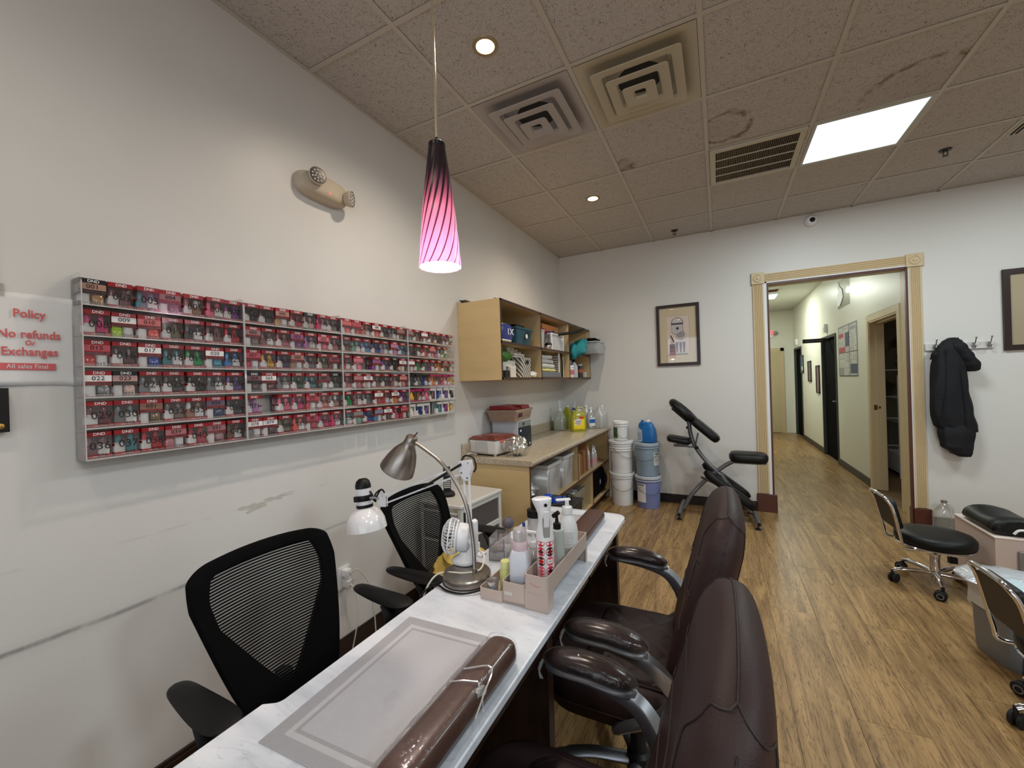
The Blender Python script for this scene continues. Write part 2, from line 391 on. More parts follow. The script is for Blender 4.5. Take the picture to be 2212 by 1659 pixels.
t.l(c4, t.b.inputs['Base Color']); t.b.inputs['Roughness'].default_value = .34; t.b.inputs['Specular IOR Level'].default_value = .4
t.bump(g2, .04)
def plank_mesh(wd, ln):
    e = .0004
    return B().add([(e*0, 0, -.0045), (wd, 0, -.0045), (wd, ln, -.0045), (0, ln, -.0045), (e, e, 0), (wd-e, e, 0), (wd-e, ln-e, 0), (e, ln-e, 0)],
                   [(4, 5, 6, 7), (0, 1, 5, 4), (1, 2, 6, 5), (2, 3, 7, 6), (3, 0, 4, 7)]).mesh('plank', plm)
PW, PL = .228, 1.524; full = plank_mesh(PW-.0006, PL-.0006); cut = {}
def planks(xa, xb, ya, yb, seed):
    rr = random.Random(seed); i = 0; x = xa
    while x < xb-.01:
        wd = min(PW, xb-x); y = ya-rr.choice([.0, .35, .7, 1.05])
        while y < yb-.01:
            y0 = max(y, ya); y1 = min(y+PL, yb)
            if y1-y0 > .03:
                if wd == PW and y0 == y and y1 == y+PL: me = full
                else:
                    k = (round(wd, 3), round(y1-y0, 3))
                    if k not in cut: cut[k] = plank_mesh(k[0]-.0006, k[1]-.0006)
                    me = cut[k]
                link('plank', me, fl, loc=(x, y0, 0))
            y += PL
        x += wd
planks(0.0, 5.016, -5.6, 0.0, 5); planks(2.052, 3.46, 0.0, 7.1, 6)
B().box(0, YB, -.0045, XR, -5.6, 0).box(5.016, -5.6, -.0045, XR, 0, 0).build('plank_field', plm, fl)['kind'] = 'stuff'
# ---------------------------------------------------------------- suspended ceiling
T = .6096; GX, GY = .56, -.572
ce = st('ceiling', B().box(-.1, YB, H+.03, XR, .14, H+.1), mat('ceiling_void', (60, 58, 55), .9))
tilem = bpy.data.materials.new('ceiling_tile'); tilem.use_nodes = True
t = NT(tilem); ob = t.obj(); info = t.n('ObjectInfo'); off = t.n('VectorMath', operation='ADD'); t.l(ob, off.inputs[0])
cmb = t.n('CombineXYZ'); t.l(t.math('MULTIPLY', info.outputs['Random'], 53.0), cmb.inputs[0]); t.l(t.math('MULTIPLY', info.outputs['Random'], 17.0), cmb.inputs[1]); t.l(cmb.outputs[0], off.inputs[1])
v = off.outputs[0]
fis = t.noise(115, v, 3, dist=2.2); fm = t.rng(fis, .415, .375)
den = t.rng(t.noise(22, v, 2), .42, .56)
fm = t.math('MULTIPLY', fm, t.math('ADD', t.math('MULTIPLY', den, .55), .45))
c = t.mix(t.math('MULTIPLY', fm, .9), srgb((198, 192, 187)), srgb((78, 72, 68)))
t.l(c, t.b.inputs['Base Color']); t.b.inputs['Roughness'].default_value = .9; t.b.inputs['Specular IOR Level'].default_value = .1
t.bump(t.math('SUBTRACT', 1.0, fm), .5, .004)
# the same tile with water stains
def stain_mat(name, cx, cy, r, wd, seed, ang=0):
    m = tilem.copy(); m.name = name; t = NT(m); ob = t.obj()
    sub = t.n('VectorMath', operation='SUBTRACT'); t.l(ob, sub.inputs[0]); sub.inputs[1].default_value = (cx, cy, 0)
    ln = t.n('VectorMath', operation='LENGTH'); t.l(sub.outputs[0], ln.inputs[0])
    nn = t.math('MULTIPLY', t.math('SUBTRACT', t.noise(9, ob, 5), .5), .16)
    d = t.math('ADD', ln.outputs['Value'], nn)
    ring = t.rng(t.math('ABSOLUTE', t.math('SUBTRACT', d, r)), 0, wd, 1, 0)
    pat = t.rng(t.noise(5+seed, ob, 4), .45, .58)
    fac = t.math('MULTIPLY', t.math('MULTIPLY', ring, pat), .8)
    fill = t.math('MULTIPLY', t.rng(d, r, r*.5), .12)
    old = t.b.inputs['Base Color'].links[0].from_socket
    c = t.mix(t.math('ADD', fac, fill), old, srgb((118, 86, 58))); t.l(c, t.b.inputs['Base Color'])
    return m
stA = stain_mat('ceiling_tile_stain_a', .10, -.22, .16, .03, 1)
stB = stain_mat('ceiling_tile_stain_b', .46, -.12, .24, .035, 4)
stC = stain_mat('ceiling_tile_stain_c', .02, -.08, .09, .06, 2)
teem = mat('ceiling_tee', (196, 190, 180), .45)
xs = [0, GX]
while xs[-1] < XR-.01: xs.append(min(XR, xs[-1]+T))
ys = [0, GY]
while ys[-1] > YB+.01: ys.append(max(YB, ys[-1]-T))
def tile_mesh(wd, ln):
    a, b2, c_ = .0112, .020, .006
    return B().box(a, -ln+a, .0, wd-a, -a, .010).mesh('ceiling_tile', tilem)
tm = {}
def cell(x, y): return sum(1 for q in xs[1:] if q <= x+.01), sum(1 for q in ys[1:] if q >= y-.01)
SPECIAL = {}
for key, (x, y) in dict(vent1=(.6, -2.45), vent2=(1.2, -2.45), grille=(1.8, -1.2), light=(2.42, -1.2), stA=(1.8, -1.85), stB=(2.42, -1.85), stC=(1.2, -1.85)).items():
    i = max(k for k in range(len(xs)) if xs[k] <= x); j = max(k for k in range(len(ys)) if ys[k] >= y)
    SPECIAL[(i, j)] = key
li = max(k for k in range(len(xs)) if xs[k] <= 4.5); lj = max(k for k in range(len(ys)) if ys[k] >= -1.49)
SPECIAL[(li, lj)] = 'light2'
for (lx, ly) in ((4.5, -4.5), (2.695, -5.7)):
    SPECIAL[(max(k for k in range(len(xs)) if xs[k] <= lx), max(k for k in range(len(ys)) if ys[k] >= ly))] = 'light2'
for i in range(len(xs)-1):
    for j in range(len(ys)-1):
        wd, ln = round(xs[i+1]-xs[i], 4), round(ys[j]-ys[j+1], 4); s = SPECIAL.get((i, j))
        if s in ('vent1', 'vent2', 'grille', 'light', 'light2'): continue
        if (wd, ln) not in tm: tm[(wd, ln)] = tile_mesh(wd, ln)
        me = tm[(wd, ln)]; o = link('ceiling_tile', me, ce, loc=(xs[i], ys[j], H+.004))
        if s in ('stA', 'stB', 'stC'):
            o.material_slots[0].link = 'OBJECT'; o.material_slots[0].material = {'stA': stA, 'stB': stB, 'stC': stC}[s]
            o['label'] = 'ceiling tile with a brown water stain'
tb = B()
for x in xs[1:-1]: tb.box(x-.012, YB, H-.001, x+.012, 0, H+.002); tb.box(x-.001, YB, H, x+.001, 0, H+.03)
tb.box(0, YB, H-.001, .02, 0, H+.002).box(0, -.02, H-.001, XR, 0, H+.002)
tb.build('main_tee', teem, ce)
tb = B()
for y in ys[1:-1]: tb.box(0, y-.012, H-.0005, XR, y+.012, H+.0018)
tb.build('cross_tee', teem, ce)
# ---------------------------------------------------------------- things in the ceiling
ventm1 = mat('vent_metal_grey', (176, 170, 170), .5); ventm2 = mat('vent_metal_cream', (190, 182, 160), .5)
darkhole = mat('duct_dark', (20, 18, 17), .9)
def diffuser(loc, label, m, cone):
    th = thing('ceiling_diffuser', label, 'air vent', loc, 0, 'square stepped ceiling diffusers')
    h = T/2-.014
    # backing plate pressed up into a shallow pan with round duct hole
    b = B(); n = 32
    outer = [(h, 0)]; ring = []
    ro = .12
    sq = []
    for k in range(n):
        a = 2*pi*k/n; c_, s_ = cos(a), sin(a); q = max(abs(c_), abs(s_)); sq.append((c_/q, s_/q))
    L = [[(x*h, y*h, 0) for x, y in sq], [(x*h*.86, y*h*.86, .004) for x, y in sq], [(x*h*.72, y*h*.72, .026) for x, y in sq], [(ro*cos(2*pi*k/n), ro*sin(2*pi*k/n), .03) for k in range(n)], [(ro*cos(2*pi*k/n), ro*sin(2*pi*k/n), .13) for k in range(n)]]
    b.rings(L, 0, cap=False); b.add([L[-1][k] for k in range(n)], [tuple(range(n))], 1)
    b.build('pan', [m, darkhole], th, ang=30)
    for s, z, dz in ((.218, -.026, .03), (.152, -.042, .03), (.080, -.058, .02)):
        bb = B(); r = .018
        def rr(h_, z_): return [(x, y, z_) for x, y in rrect(-h_, -h_, h_, h_, min(r, h_*.4), 4)]
        if s > .07: bb.rings([rr(s-.052, z+.016), rr(s-.044, z+.004), rr(s, z), rr(s+.004, z+.003), rr(s, z+.006), rr(s-.046, z+.012)], 0, cap=False)
        else: bb.rings([rr(s-.03, z-.004), rr(s, z), rr(s+.002, z+.006), rr(s-.01, z+.016)], 0)
        bb.build('deflector', m, th, ang=30)
    br = B()
    for x, y in ((-.16, .13), (.16, .13), (-.16, -.13), (.16, -.13)): br.box(x-.004, y-.012, -.01, x+.004, y+.012, .045)
    br.build('bracket', m, th)
    gs = B()
    for k in range(-4, 5): gs.box(-.15, k*.035-.001, .085, .15, k*.035+.001, .09)
    if cone: gs.build('wire_grid', mat('grid_dark', (60, 54, 50), .6), th)
    return th
diffuser((GX+T/2, GY-3.5*T, H-.002), 'grey square stepped diffuser, the nearer one to the pendant lamp', ventm1, True)
diffuser((GX+1.5*T, GY-3.5*T, H-.002), 'larger looking cream square diffuser with grimy centre plate', ventm2, False)
# return grille
th = thing('return_grille', 'rectangular return air grille with dark slots beside the light panel', 'air vent', (GX+2.5*T, GY-1.5*T, H-.002))
h = T/2-.016; gm = mat('grille_cream', (200, 192, 174), .45)
B().prism([(-h, -h), (h, -h), (h, h), (-h, h)], .05, .055, 0).build('backing', darkhole, th)
b = B(); f = .036
b.box(-h, -h, -.010, h, -h+f, .004).box(-h, h-f, -.010, h, h, .004).box(-h, -h+f, -.010, -h+f, h-f, .004).box(h-f, -h+f, -.010, h, h-f, .004)
b.build('frame', gm, th, bev=.002)
for k in range(1, 4):
    y = -h+f+(2*h-2*f)*k/4; B().box(-h+f, y-.004, -.008, h-f, y+.004, -.002).build('crossbar', gm, th)
blade = B().cbox((0, 0, .006), (.0025, 2*h-2*f, .018), rot=(0, R(28), 0)).mesh('blade', mat('grille_blade', (150, 138, 120), .6))
nb = 44
for k in range(nb): link('blade', blade, th, loc=(-h+f+(2*h-2*f)*(k+.5)/nb, 0, 0))
for y in (-.1, .1): B().box(h+.001, y-.02, -.012, h+.010, y+.02, -.006).build('latch', gm, th)
# fluorescent troffers
def diffmat():
    m = bpy.data.materials.new('lit_diffuser'); m.use_nodes = True; t = NT(m); X = t.xyz(t.obj())
    tubes = t.math('ABSOLUTE', t.math('SUBTRACT', t.math('ABSOLUTE', X[0]), .14))
    f = t.rng(tubes, .0, .12, 1.0, .0)
    c = t.mix(f, (.60, .80, .80, 1), (.90, 1, .98, 1)); t.l(c, t.b.inputs['Emission Color']); t.l(t.math('ADD', t.math('MULTIPLY', f, .5), 1.15), t.b.inputs['Emission Strength'])
    t.b.inputs['Base Color'].default_value = (.8, .9, .9, 1); t.bump(t.noise(300, t.obj(), 2), .2); return m
dm = diffmat()
def troffer(loc, label, s=T):
    th = thing('ceiling_light_panel', label, 'ceiling light', loc, 0, 'square fluorescent ceiling panels'); h = s/2-.013
    b = B(); b.box(-h, -h, -.004, h, -h+.02, .004).box(-h, h-.02, -.004, h, h, .004).box(-h, -h+.02, -.004, -h+.02, h-.02, .004).box(h-.02, -h+.02, -.004, h, h-.02, .004)
    b.build('frame', mat('troffer_frame', (190, 188, 182), .4), th)
    B().box(-h+.02, -h+.02, 0, h-.02, h-.02, .003).build('diffuser', dm, th)
    return th
troffer((GX+3.5*T, GY-1.5*T, H-.001), 'bright square fluorescent panel in the ceiling left of the slot vent')
troffer(((xs[li]+xs[li+1])/2, (ys[lj]+ys[lj+1])/2, H-.001), 'square fluorescent panel further along the ceiling past the slot vent')
for (lx, ly, nm) in ((4.5, -4.5, 'square fluorescent panel over the far right of the shop behind the stools'), (2.695, -5.7, 'square fluorescent panel behind the brown chairs')):
    i = max(k for k in range(len(xs)) if xs[k] <= lx); j = max(k for k in range(len(ys)) if ys[k] >= ly)
    troffer(((xs[i]+xs[i+1])/2, (ys[j]+ys[j+1])/2, H-.001), nm)
# recessed downlights
lens = mat('downlight_lens', (255, 225, 170), .4, emit=(255, 226, 168), estr=6)
lring = mat('downlight_ring', (160, 140, 110), .35, .3)
dls = [((.862, -3.32), 'warm recessed downlight above the pendant cord'), ((.862, -1.46), 'warm recessed downlight above the wall cabinet')]
for yy in (-5.18, -7.0): dls.append(((.862, yy), 'warm recessed downlight over the desk end, %s' % ('behind the camera' if yy > -6 else 'nearest the shop window')))
for k, yy in enumerate((-5.18, -7.0)): dls.append(((4.0, yy), 'warm recessed downlight on the right side of the shop, %s' % ('first row' if k == 0 else 'second row')))
for (x, y), lab in dls:
    th = thing('downlight', lab, 'ceiling light', (x, y, H+.004), 0, 'recessed downlights')
    B().lathe([(.044, -.003), (.060, -.004), (.062, .0), (.050, .004), (.046, .012)], 32, cap=False).build('trim_ring', lring, th)
    B().lathe([(.0005, -.001), (.046, -.001), (.046, .002), (.0005, .002)], 32).build('lens', lens, th)
# sprinklers
for (x, y), lab in (((1.423, -.241), 'dark sprinkler head near the back wall above the framed picture'), ((3.331, -.902), 'dark sprinkler head in the ceiling right of the light panel')):
    th = thing('sprinkler', lab, 'sprinkler', (x, y, H), 0, 'ceiling sprinklers'); dk = mat('sprinkler_metal', (52, 44, 40), .4, .6)
    B().lathe([(.036, .003), (.034, -.003), (.014, -.006), (.012, -.012), (.0005, -.012)], 20).build('escutcheon', dk, th)
    B().tube([(-.010, 0, -.010), (-.014, 0, -.026), (0, 0, -.040)], .003, 6).tube([(.010, 0, -.010), (.014, 0, -.026), (0, 0, -.040)], .003, 6).build('frame', dk, th)
    B().lathe([(.0005, -.040), (.018, -.040), (.018, -.042), (.0005, -.043)], 14).build('deflector', dk, th)
# linear slot vent at the right edge of the view
th = thing('slot_diffuser', 'long dark slot vent in the ceiling at the right edge', 'air vent', (3.655, -.93, H-.004))
B().box(-.035, -1.2, -.002, -.022, 0, .004).box(.022, -1.2, -.002, .035, 0, .004).box(-.003, -1.2, -.002, .003, 0, .004).box(-.022, -.006, -.002, .022, 0, .004).build('frame', gm, th)
B().box(-.022, -1.2, .003, .022, -.006, .006).build('slot', darkhole, th)
# security camera under the ceiling on the back wall
th = thing('security_camera', 'small white dome security camera high on the back wall', 'camera', (2.672, 0, 2.955))
B().lathe([(.0005, 0), (.058, 0), (.060, .008), (.052, .030), (.036, .046), (.0005, .050)], 28, 0, (0, 0, 0), (R(90), 0, 0)).build('housing', white_plastic, th)
B().lathe([(.0005, .0), (.024, .0), (.023, .008), (.014, .018), (.0005, .022)], 20, 0, (.006, -.044, -.002), (R(90), 0, 0)).build('lens', mat('camera_lens', (12, 12, 14), .1), th)
# ---------------------------------------------------------------- pendant lamp
PX, PY = .98, -3.89
th = thing('pendant_lamp', 'pink and black swirled glass cone pendant lamp hanging on a cord', 'pendant lamp', (PX, PY, 0))
pm = bpy.data.materials.new('swirled_glass'); pm.use_nodes = True; t = NT(pm)
X = t.xyz(t.obj()); zt = t.rng(X[2], 1.825, 2.235, 0, 1)
ang = t.math('ARCTAN2', X[1], X[0])
ph = t.math('ADD', t.math('MULTIPLY', ang, -15/(2*pi)), t.math('MULTIPLY', t.math('POWER', zt, .8), 4.6))
s = t.math('ABSOLUTE', t.math('SUBTRACT', t.math('FRACT', ph), .5))
wdt = t.math('ADD', .040, t.math('MULTIPLY', t.math('POWER', zt, 2.0), .40))
stripe = t.rng(t.math('SUBTRACT', s, wdt), 0, .06, 1, 0)
topd = t.rng(zt, .46, .80, 0, 1)
dark = t.math('MAXIMUM', stripe, topd)
bc = t.mix(t.rng(zt, .45, .85), srgb((240, 140, 175)), srgb((150, 60, 90)))
col = t.mix(dark, bc, t.mix(t.rng(zt, .15, .6), srgb((176, 40, 84)), srgb((24, 14, 20))))
t.l(col, t.b.inputs['Base Color']); t.b.inputs['Roughness'].default_value = .35
# lit from within: the glass glows where it is thin and pink
glow = t.math('MULTIPLY', t.math('SUBTRACT', 1.0, t.math('MULTIPLY', dark, .93)), t.rng(zt, .05, .72, 1.0, .10))
gc = t.mix(t.rng(zt, .12, .5), srgb((255, 168, 225)), srgb((255, 110, 140)))
t.l(t.mix(dark, gc, srgb((160, 20, 70))), t.b.inputs['Emission Color']); t.l(t.math('MULTIPLY', glow, .85), t.b.inputs['Emission Strength'])
z0, z1 = 1.822, 2.232
def prad(z):
    q = (z-z0)/(z1-z0); return .070*(1-q)+.0275*q+.004*sin(pi*q)
b = B(); n = 60; rg = []
for i in range(33):
    z = z0+(z1-z0)*i/32; ring = []
    for k in range(n):
        a = 2*pi*k/n; q = (z-z0)/(z1-z0)
        wv = 1+.018*cos(-15*a+2*pi*4.6*q**.8)
        ring.append((prad(z)*wv*cos(a), prad(z)*wv*sin(a), z))
    rg.append(ring)
b.rings(rg, 0, cap=False)
b.build('glass_shade', pm, th, ang=80, solid=0)
inner = mat('pendant_inner_white', (250, 250, 250), .6, emit=(255, 246, 248), estr=1.6)
B().lathe([(prad(z0+.002)-.004, z0+.001), (prad(z0+.1)-.004, z0+.1), (prad(z1)-.004, z1-.01), (.0005, z1-.01)], 48, cap=False).build('inner_glass', inner, th, ang=80)
B().lathe([(prad(z1)+.001, z1-.004), (prad(z1)+.0012, z1+.008), (.022, z1+.014), (.006, z1+.016), (.005, z1+.03), (.0005, z1+.03)], 28).build('cap', mat('pendant_cap', (18, 15, 17), .3), th)
B().tube([(0, 0, z1+.02), (0, 0, H)], .0045, 8).build('cord', mat('silver_cord', (205, 192, 160), .3, .6), th)
B().lathe([(.0005, 0), (.055, 0), (.055, -.012), (.02, -.022), (.0005, -.022)], 28, 0, (0, 0, H)).build('canopy', nickel, th)
B().ball((0, 0, z0+.12), .022, 16).build('bulb', mat('bulb_lit', (255, 250, 250), .4, emit=(255, 240, 246), estr=14), th)
lp = bpy.data.lights.new('pendant_lamp_bulb', 'POINT'); lp.energy = 2.2; lp.color = (1, .86, .9); lp.shadow_soft_size = .03
lo = bpy.data.objects.new('pendant_lamp_bulb', lp); COL.objects.link(lo); lo.location = (PX, PY, z0+.02)
# ---------------------------------------------------------------- left wall
red_ink = mat('red_ink', (212, 104, 106), .85)
th = thing('policy_notice', 'white paper notice in red print about no refunds, taped on left wall', 'notice', (0, -4.565, 1.59))
# sheet 0.17.. wide, slightly curled at its corners
def sheet(u, v):
    y = -.115+.197*u; z = -.135+.27*v+(.004*sin(u*3))
    x = .003+.010*max(0, u-.8)/.2*max(0, v-.8)/.2+.006*max(0, u-.85)/.15*max(0, .12-v)/.12+.0015*sin(u*5+v*3)
    return (x, y, z)
B().grid(sheet, 16, 16).build('sheet', white_paper, th, solid=.0006)
for s, z, sz in (('Policy', .078, .034), ('No refunds', .018, .034), ('Or', -.007, .021), ('Exchanges', -.033, .034)):
    o = link('lettering', text_mesh(s, sz, red_ink, font_bold=True, sx=.80), th, loc=(.0075, -.024, z), rot=XF)
B().box(.0062, -.087, -.086, .0068, .027, -.066).build('red_band', red_ink, th)
link('lettering', text_mesh('All sales Final', .0185, white_paper, sx=.82), th, loc=(.0078, -.03, -.076), rot=XF)
tape = film('sticky_tape', (235, 230, 215), .2, .25)
B().box(.001, -.115, .125, .0055, -.07, .16).build('tape', tape, th)
th = thing('wall_poster', 'pale poster with a dark picture at the far left edge of wall', 'poster', (0, -4.78, 2.02))
B().box(.001, -.28, -.27, .004, .137, .30).build('sheet', mat('poster_paper', (214, 205, 196), .5), th)
B().prism([(-.2, .10), (.0, .16), (.09, .12), (.125, .02), (.125, -.06), (-.2, -.06)], .004, .0045, 0, 'x').build('printed_picture', mat('poster_print_dark', (58, 60, 58), .6), th)
B().ball((.005, .115, -.155), .01, 8, sz=(.3, 1, .7)).build('printed_spot', mat('spot', (60, 50, 50), .6), th)
th = thing('wall_box', 'black rectangular box with a brass screw below the paper notice', 'box', (0, -4.72, 1.39))
B().box(0, -.17, -.062, .03, .083, .062).build('case', mat('box_black', (16, 15, 14), .35), th, bev=.002)
B().lathe([(.0005, 0), (.008, 0), (.008, .003), (.0005, .005)], 12, 0, (.03, .065, -.045), (0, R(90), 0)).build('screw', brass, th)
# emergency light
th = thing('emergency_light', 'beige twin-head emergency light high on the left wall', 'emergency light', (0, -3.575, 2.445))
em = mat('emergency_beige', (196, 182, 160), .4)
b = B()
prof = [(1.0, .0), (1.0, .018), (.97, .034), (.90, .050), (.78, .062), (.60, .070), (.3, .073)]
rg = []
for s_, x in prof:
    ring = []
    for k in range(36):
        a = 2*pi*k/36; yy, zz = cos(a), sin(a)
        ring.append((x, .148*s_*math.copysign(abs(yy)**.66, yy), .064*s_*math.copysign(abs(zz)**.62, zz)-.0*yy))
    rg.append(ring)
b.rings(rg, 0); b.build('housing', em, th, ang=50)
def head(y, z, dirv, nm, dk):
    u, v_, d = basis(dirv); M = Matrix((u, v_, d)).transposed().to_4x4(); M.translation = Vector((.072, y, z))
    b = B(M); b.lathe([(.0005, -.028), (.020, -.026), (.036, -.008), (.042, .012), (.043, .020), (.040, .022)], 28, 0, cap=False)
    hd = b.build('lamp_head', em, th, ang=50)
    bb = B(M).lathe([(.0005, .016), (.039, .016), (.039, .020), (.0005, .021)], 28); bb.build('reflector', mat('reflector_dark', (70, 66, 64), .25, .7) if dk else mat('reflector_bright', (190, 186, 176), .25, .6), hd)
    led = B(M)
    for rr_, n_ in ((.012, 5), (.027, 10)):
        for k in range(n_): led.lathe([(.0055, .021), (.004, .0235), (.0005, .0245)], 8, 0, (rr_*cos(2*pi*k/n_+.3), rr_*sin(2*pi*k/n_+.3), 0))
    led.build('led_cluster', mat('led_lens', (210, 206, 198), .15), hd)
head(-.075, .022, (1, -.25, .02), 'a', True); head(.118, -.012, (.86, .46, -.10), 'b', False)
B().ball((.071, .005, -.028), .0045, 8).build('indicator', mat('red_led', (255, 40, 40), .4, emit=(255, 50, 50), estr=3), th)
# double socket, plugs and dangling leads on the left wall
th = thing('wall_socket', 'white wall socket with plugs behind the black chairs', 'socket', (0, -3.50, .42))
B().box(0, -.036, -.058, .006, .036, .058).build('plate', white_plastic, th, bev=.002)
B().box(.006, -.020, .012, .045, .016, .048).build('plug', white_plastic, th, bev=.004)
B().box(.006, -.018, -.045, .05, .020, -.008).build('plug', mat('plug_grey', (205, 203, 198), .4), th, bev=.004)
cordw = mat('white_cord', (214, 208, 196), .45)
tag(B().tube(spline([(.045, -3.50, .45), (.08, -3.47, .46), (.10, -3.42, .36), (.11, -3.40, .2), (.12, -3.38, .03), (.2, -3.3, .006)]), .0035, 7).build('power_cord', cordw), 'white cord looping down from the wall socket to the floor', 'cord', 'cords hanging from the socket')
tag(B().tube(spline([(.05, -3.50, .39), (.10, -3.50, .36), (.12, -3.53, .2), (.10, -3.56, .03), (.2, -3.65, .006), (.4, -3.7, .006)]), .0035, 7).build('power_cord', cordw), 'white cord hanging straight down from the lower plug', 'cord', 'cords hanging from the socket')
# ---------------------------------------------------------------- back wall
dkw = mat('dark_wood_frame', (46, 30, 27), .35)
def frame_bars(b, x0, x1, z0, z1, wd, d=.022, y=-.001):
    b.prism([(x0, z0), (x1, z0), (x1-wd, z0+wd), (x0+wd, z0+wd)], y-d, y, 0, 'y')
    b.prism([(x0, z1), (x1, z1), (x1-wd, z1-wd), (x0+wd, z1-wd)], y-d, y, 0, 'y')
    b.prism([(x0, z0), (x0, z1), (x0+wd, z1-wd), (x0+wd, z0+wd)], y-d, y, 0, 'y')
    b.prism([(x1, z0), (x1, z1), (x1-wd, z1-wd), (x1-wd, z0+wd)], y-d, y, 0, 'y'); return b
matb = mat('picture_mat', (206, 188, 156), .7)
glassp = film('picture_glass', (255, 255, 255), .10, .0, .02)
def picture(name, label, x0, x1, z0, z1, wd, drawf=None):
    th = thing(name, label, 'picture', ((x0+x1)/2, 0, (z0+z1)/2)); w_, h_ = (x1-x0)/2, (z1-z0)/2
    frame_bars(B(), -w_, w_, -h_, h_, wd).build('frame', dkw, th, bev=.002)
    B().box(-w_+.01, -.006, -h_+.01, w_-.01, -.001, h_-.01).build('mount', matb, th)
    if drawf: drawf(th)
    B().add([(-w_+wd*.8, -.013, -h_+wd*.8), (w_-wd*.8, -.013, -h_+wd*.8), (w_-wd*.8, -.013, h_-wd*.8), (-w_+wd*.8, -.013, h_-wd*.8)], [(0, 1, 2, 3)]).build('glass', glassp, th)
    return th
def art(th):
    pg = mat('print_paper', (216, 196, 182), .8); ink = mat('print_ink', (70, 60, 74), .8); gr = mat('print_grey', (150, 142, 146), .8); lt = mat('print_light', (196, 188, 186), .8)
    y = -.0065
    B().box(-.115, y, -.225, .118, y+.0005, .218).build('print', pg, th)
    def P(poly, m, k): B().prism(poly, y-.0004*k-.0003, y-.0004*k, 0, 'y').build('drawing', m, th)
    P([(-.118, .218), (.121, .218), (.121, .216), (-.118, .216)], gr, 1); P([(.119, -.2), (.121, -.2), (.121, .218), (.119, .218)], gr, 1)
    # a hooded dryer: dome, band, panelled body
    P(arc((-.005, .135), .064, 0, 180, 16), ink, 1); P(arc((-.005, .137), .057, 0, 180, 16), lt, 2)
    P([(-.069, .118), (.059, .118), (.059, .136), (-.069, .136)], ink, 2)
    P([(-.065, .118), (.055, .118), (.055, .03), (.03, .005), (-.04, .005), (-.065, .03)], ink, 1); P([(-.061, .116), (.051, .116), (.051, .032), (.028, .009), (-.038, .009), (-.061, .032)], lt, 2)
    for x in (-.03, -.002, .026): P([(x, .012), (x+.003, .012), (x+.003, .116), (x, .116)], gr, 3)
    P(arc((-.002, .075), .016, 0, 360, 14)[:-1], ink, 4)
    # arm, basin and stand
    P([(-.085, .0), (-.07, .0), (-.035, -.08), (-.05, -.08)], ink, 1)
    P(arc((.03, .012), .048, 180, 350, 14)+[(.06, .045)], gr, 3)
    random.seed(5)
    for k in range(16):
        a = R(200+k*10); x, z = .03+.05*cos(a), .012+.05*sin(a); P([(x, z), (x+.012*cos(a-.3), z+.02*sin(a)), (x+.014*cos(a+.3), z+.02*sin(a)-.004)], ink, 2)
    P([(-.09, -.21), (-.03, -.21), (-.03, -.105), (-.09, -.105)], ink, 1)
    for k in range(4): P([(-.086, -.204+.025*k), (-.034, -.204+.025*k), (-.034, -.187+.025*k), (-.086, -.187+.025*k)], gr, 2)
    P([(-.105, -.225), (.105, -.225), (.105, -.217), (-.105, -.217)], ink, 3)
    for x in (-.02, .02, .055): P([(x, -.2), (x+.014, -.2), (x+.026, -.08), (x-.012, -.08)], gr, 2); P([(x+.003, -.2), (x+.009, -.2), (x+.014, -.09), (x+.002, -.09)], ink, 3)
    P([(-.02, -.213), (.09, -.213), (.09, -.2), (-.02, -.2)], lt, 1)
picture('framed_picture', 'framed old-style print of a salon dryer in a dark frame', 1.177, 1.633, 1.571, 2.268, .033, art)
def art2(th):
    y = -.0065; B().box(-.02, y, -.18, .37, y+.0005, .22).build('print', mat('print_paper2', (205, 186, 160), .8), th)
    ink = mat('print_ink', (70, 60, 74), .8)
    for k in range(5): B().box(-.025+.01*k, y-.001, -.15+.02*k, -.015+.01*k, y-.0005, -.05+.06*k).build('drawing', ink, th)
picture('framed_picture', 'larger dark framed picture cut by the right edge, beside the coat hooks', 3.985, 4.70, 1.574, 2.262, .045, art2)
# coat rack
th = thing('coat_rack', 'white wooden rail with metal double hooks right of the doorway', 'coat rack', (3.69, 0, 1.635))
B().box(-.205, -.018, -.033, .235, 0, .033).build('rail', mat('rail_white', (214, 211, 206), .5), th, bev=.004)
hk = mat('hook_metal', (176, 172, 168), .25, .9)
for x in (-.145, -.012, .105, .200):
    b = B(); b.lathe([(.0005, 0), (.016, 0), (.014, .005), (.0005, .006)], 14, 0, (x, -.018, 0), (R(90), 0, 0), sy=1.5)
    b.tube(spline([(x, -.02, .008), (x, -.045, .012), (x, -.062, .04), (x, -.072, .062)], 5), .0042, 8).ball((x, -.072, .064), .008, 8)
    b.tube(spline([(x, -.02, -.008), (x, -.035, -.024), (x, -.052, -.024), (x, -.058, -.006)], 5), .004, 8).ball((x, -.058, -.005), .007, 8)
    b.build('hook', hk, th)
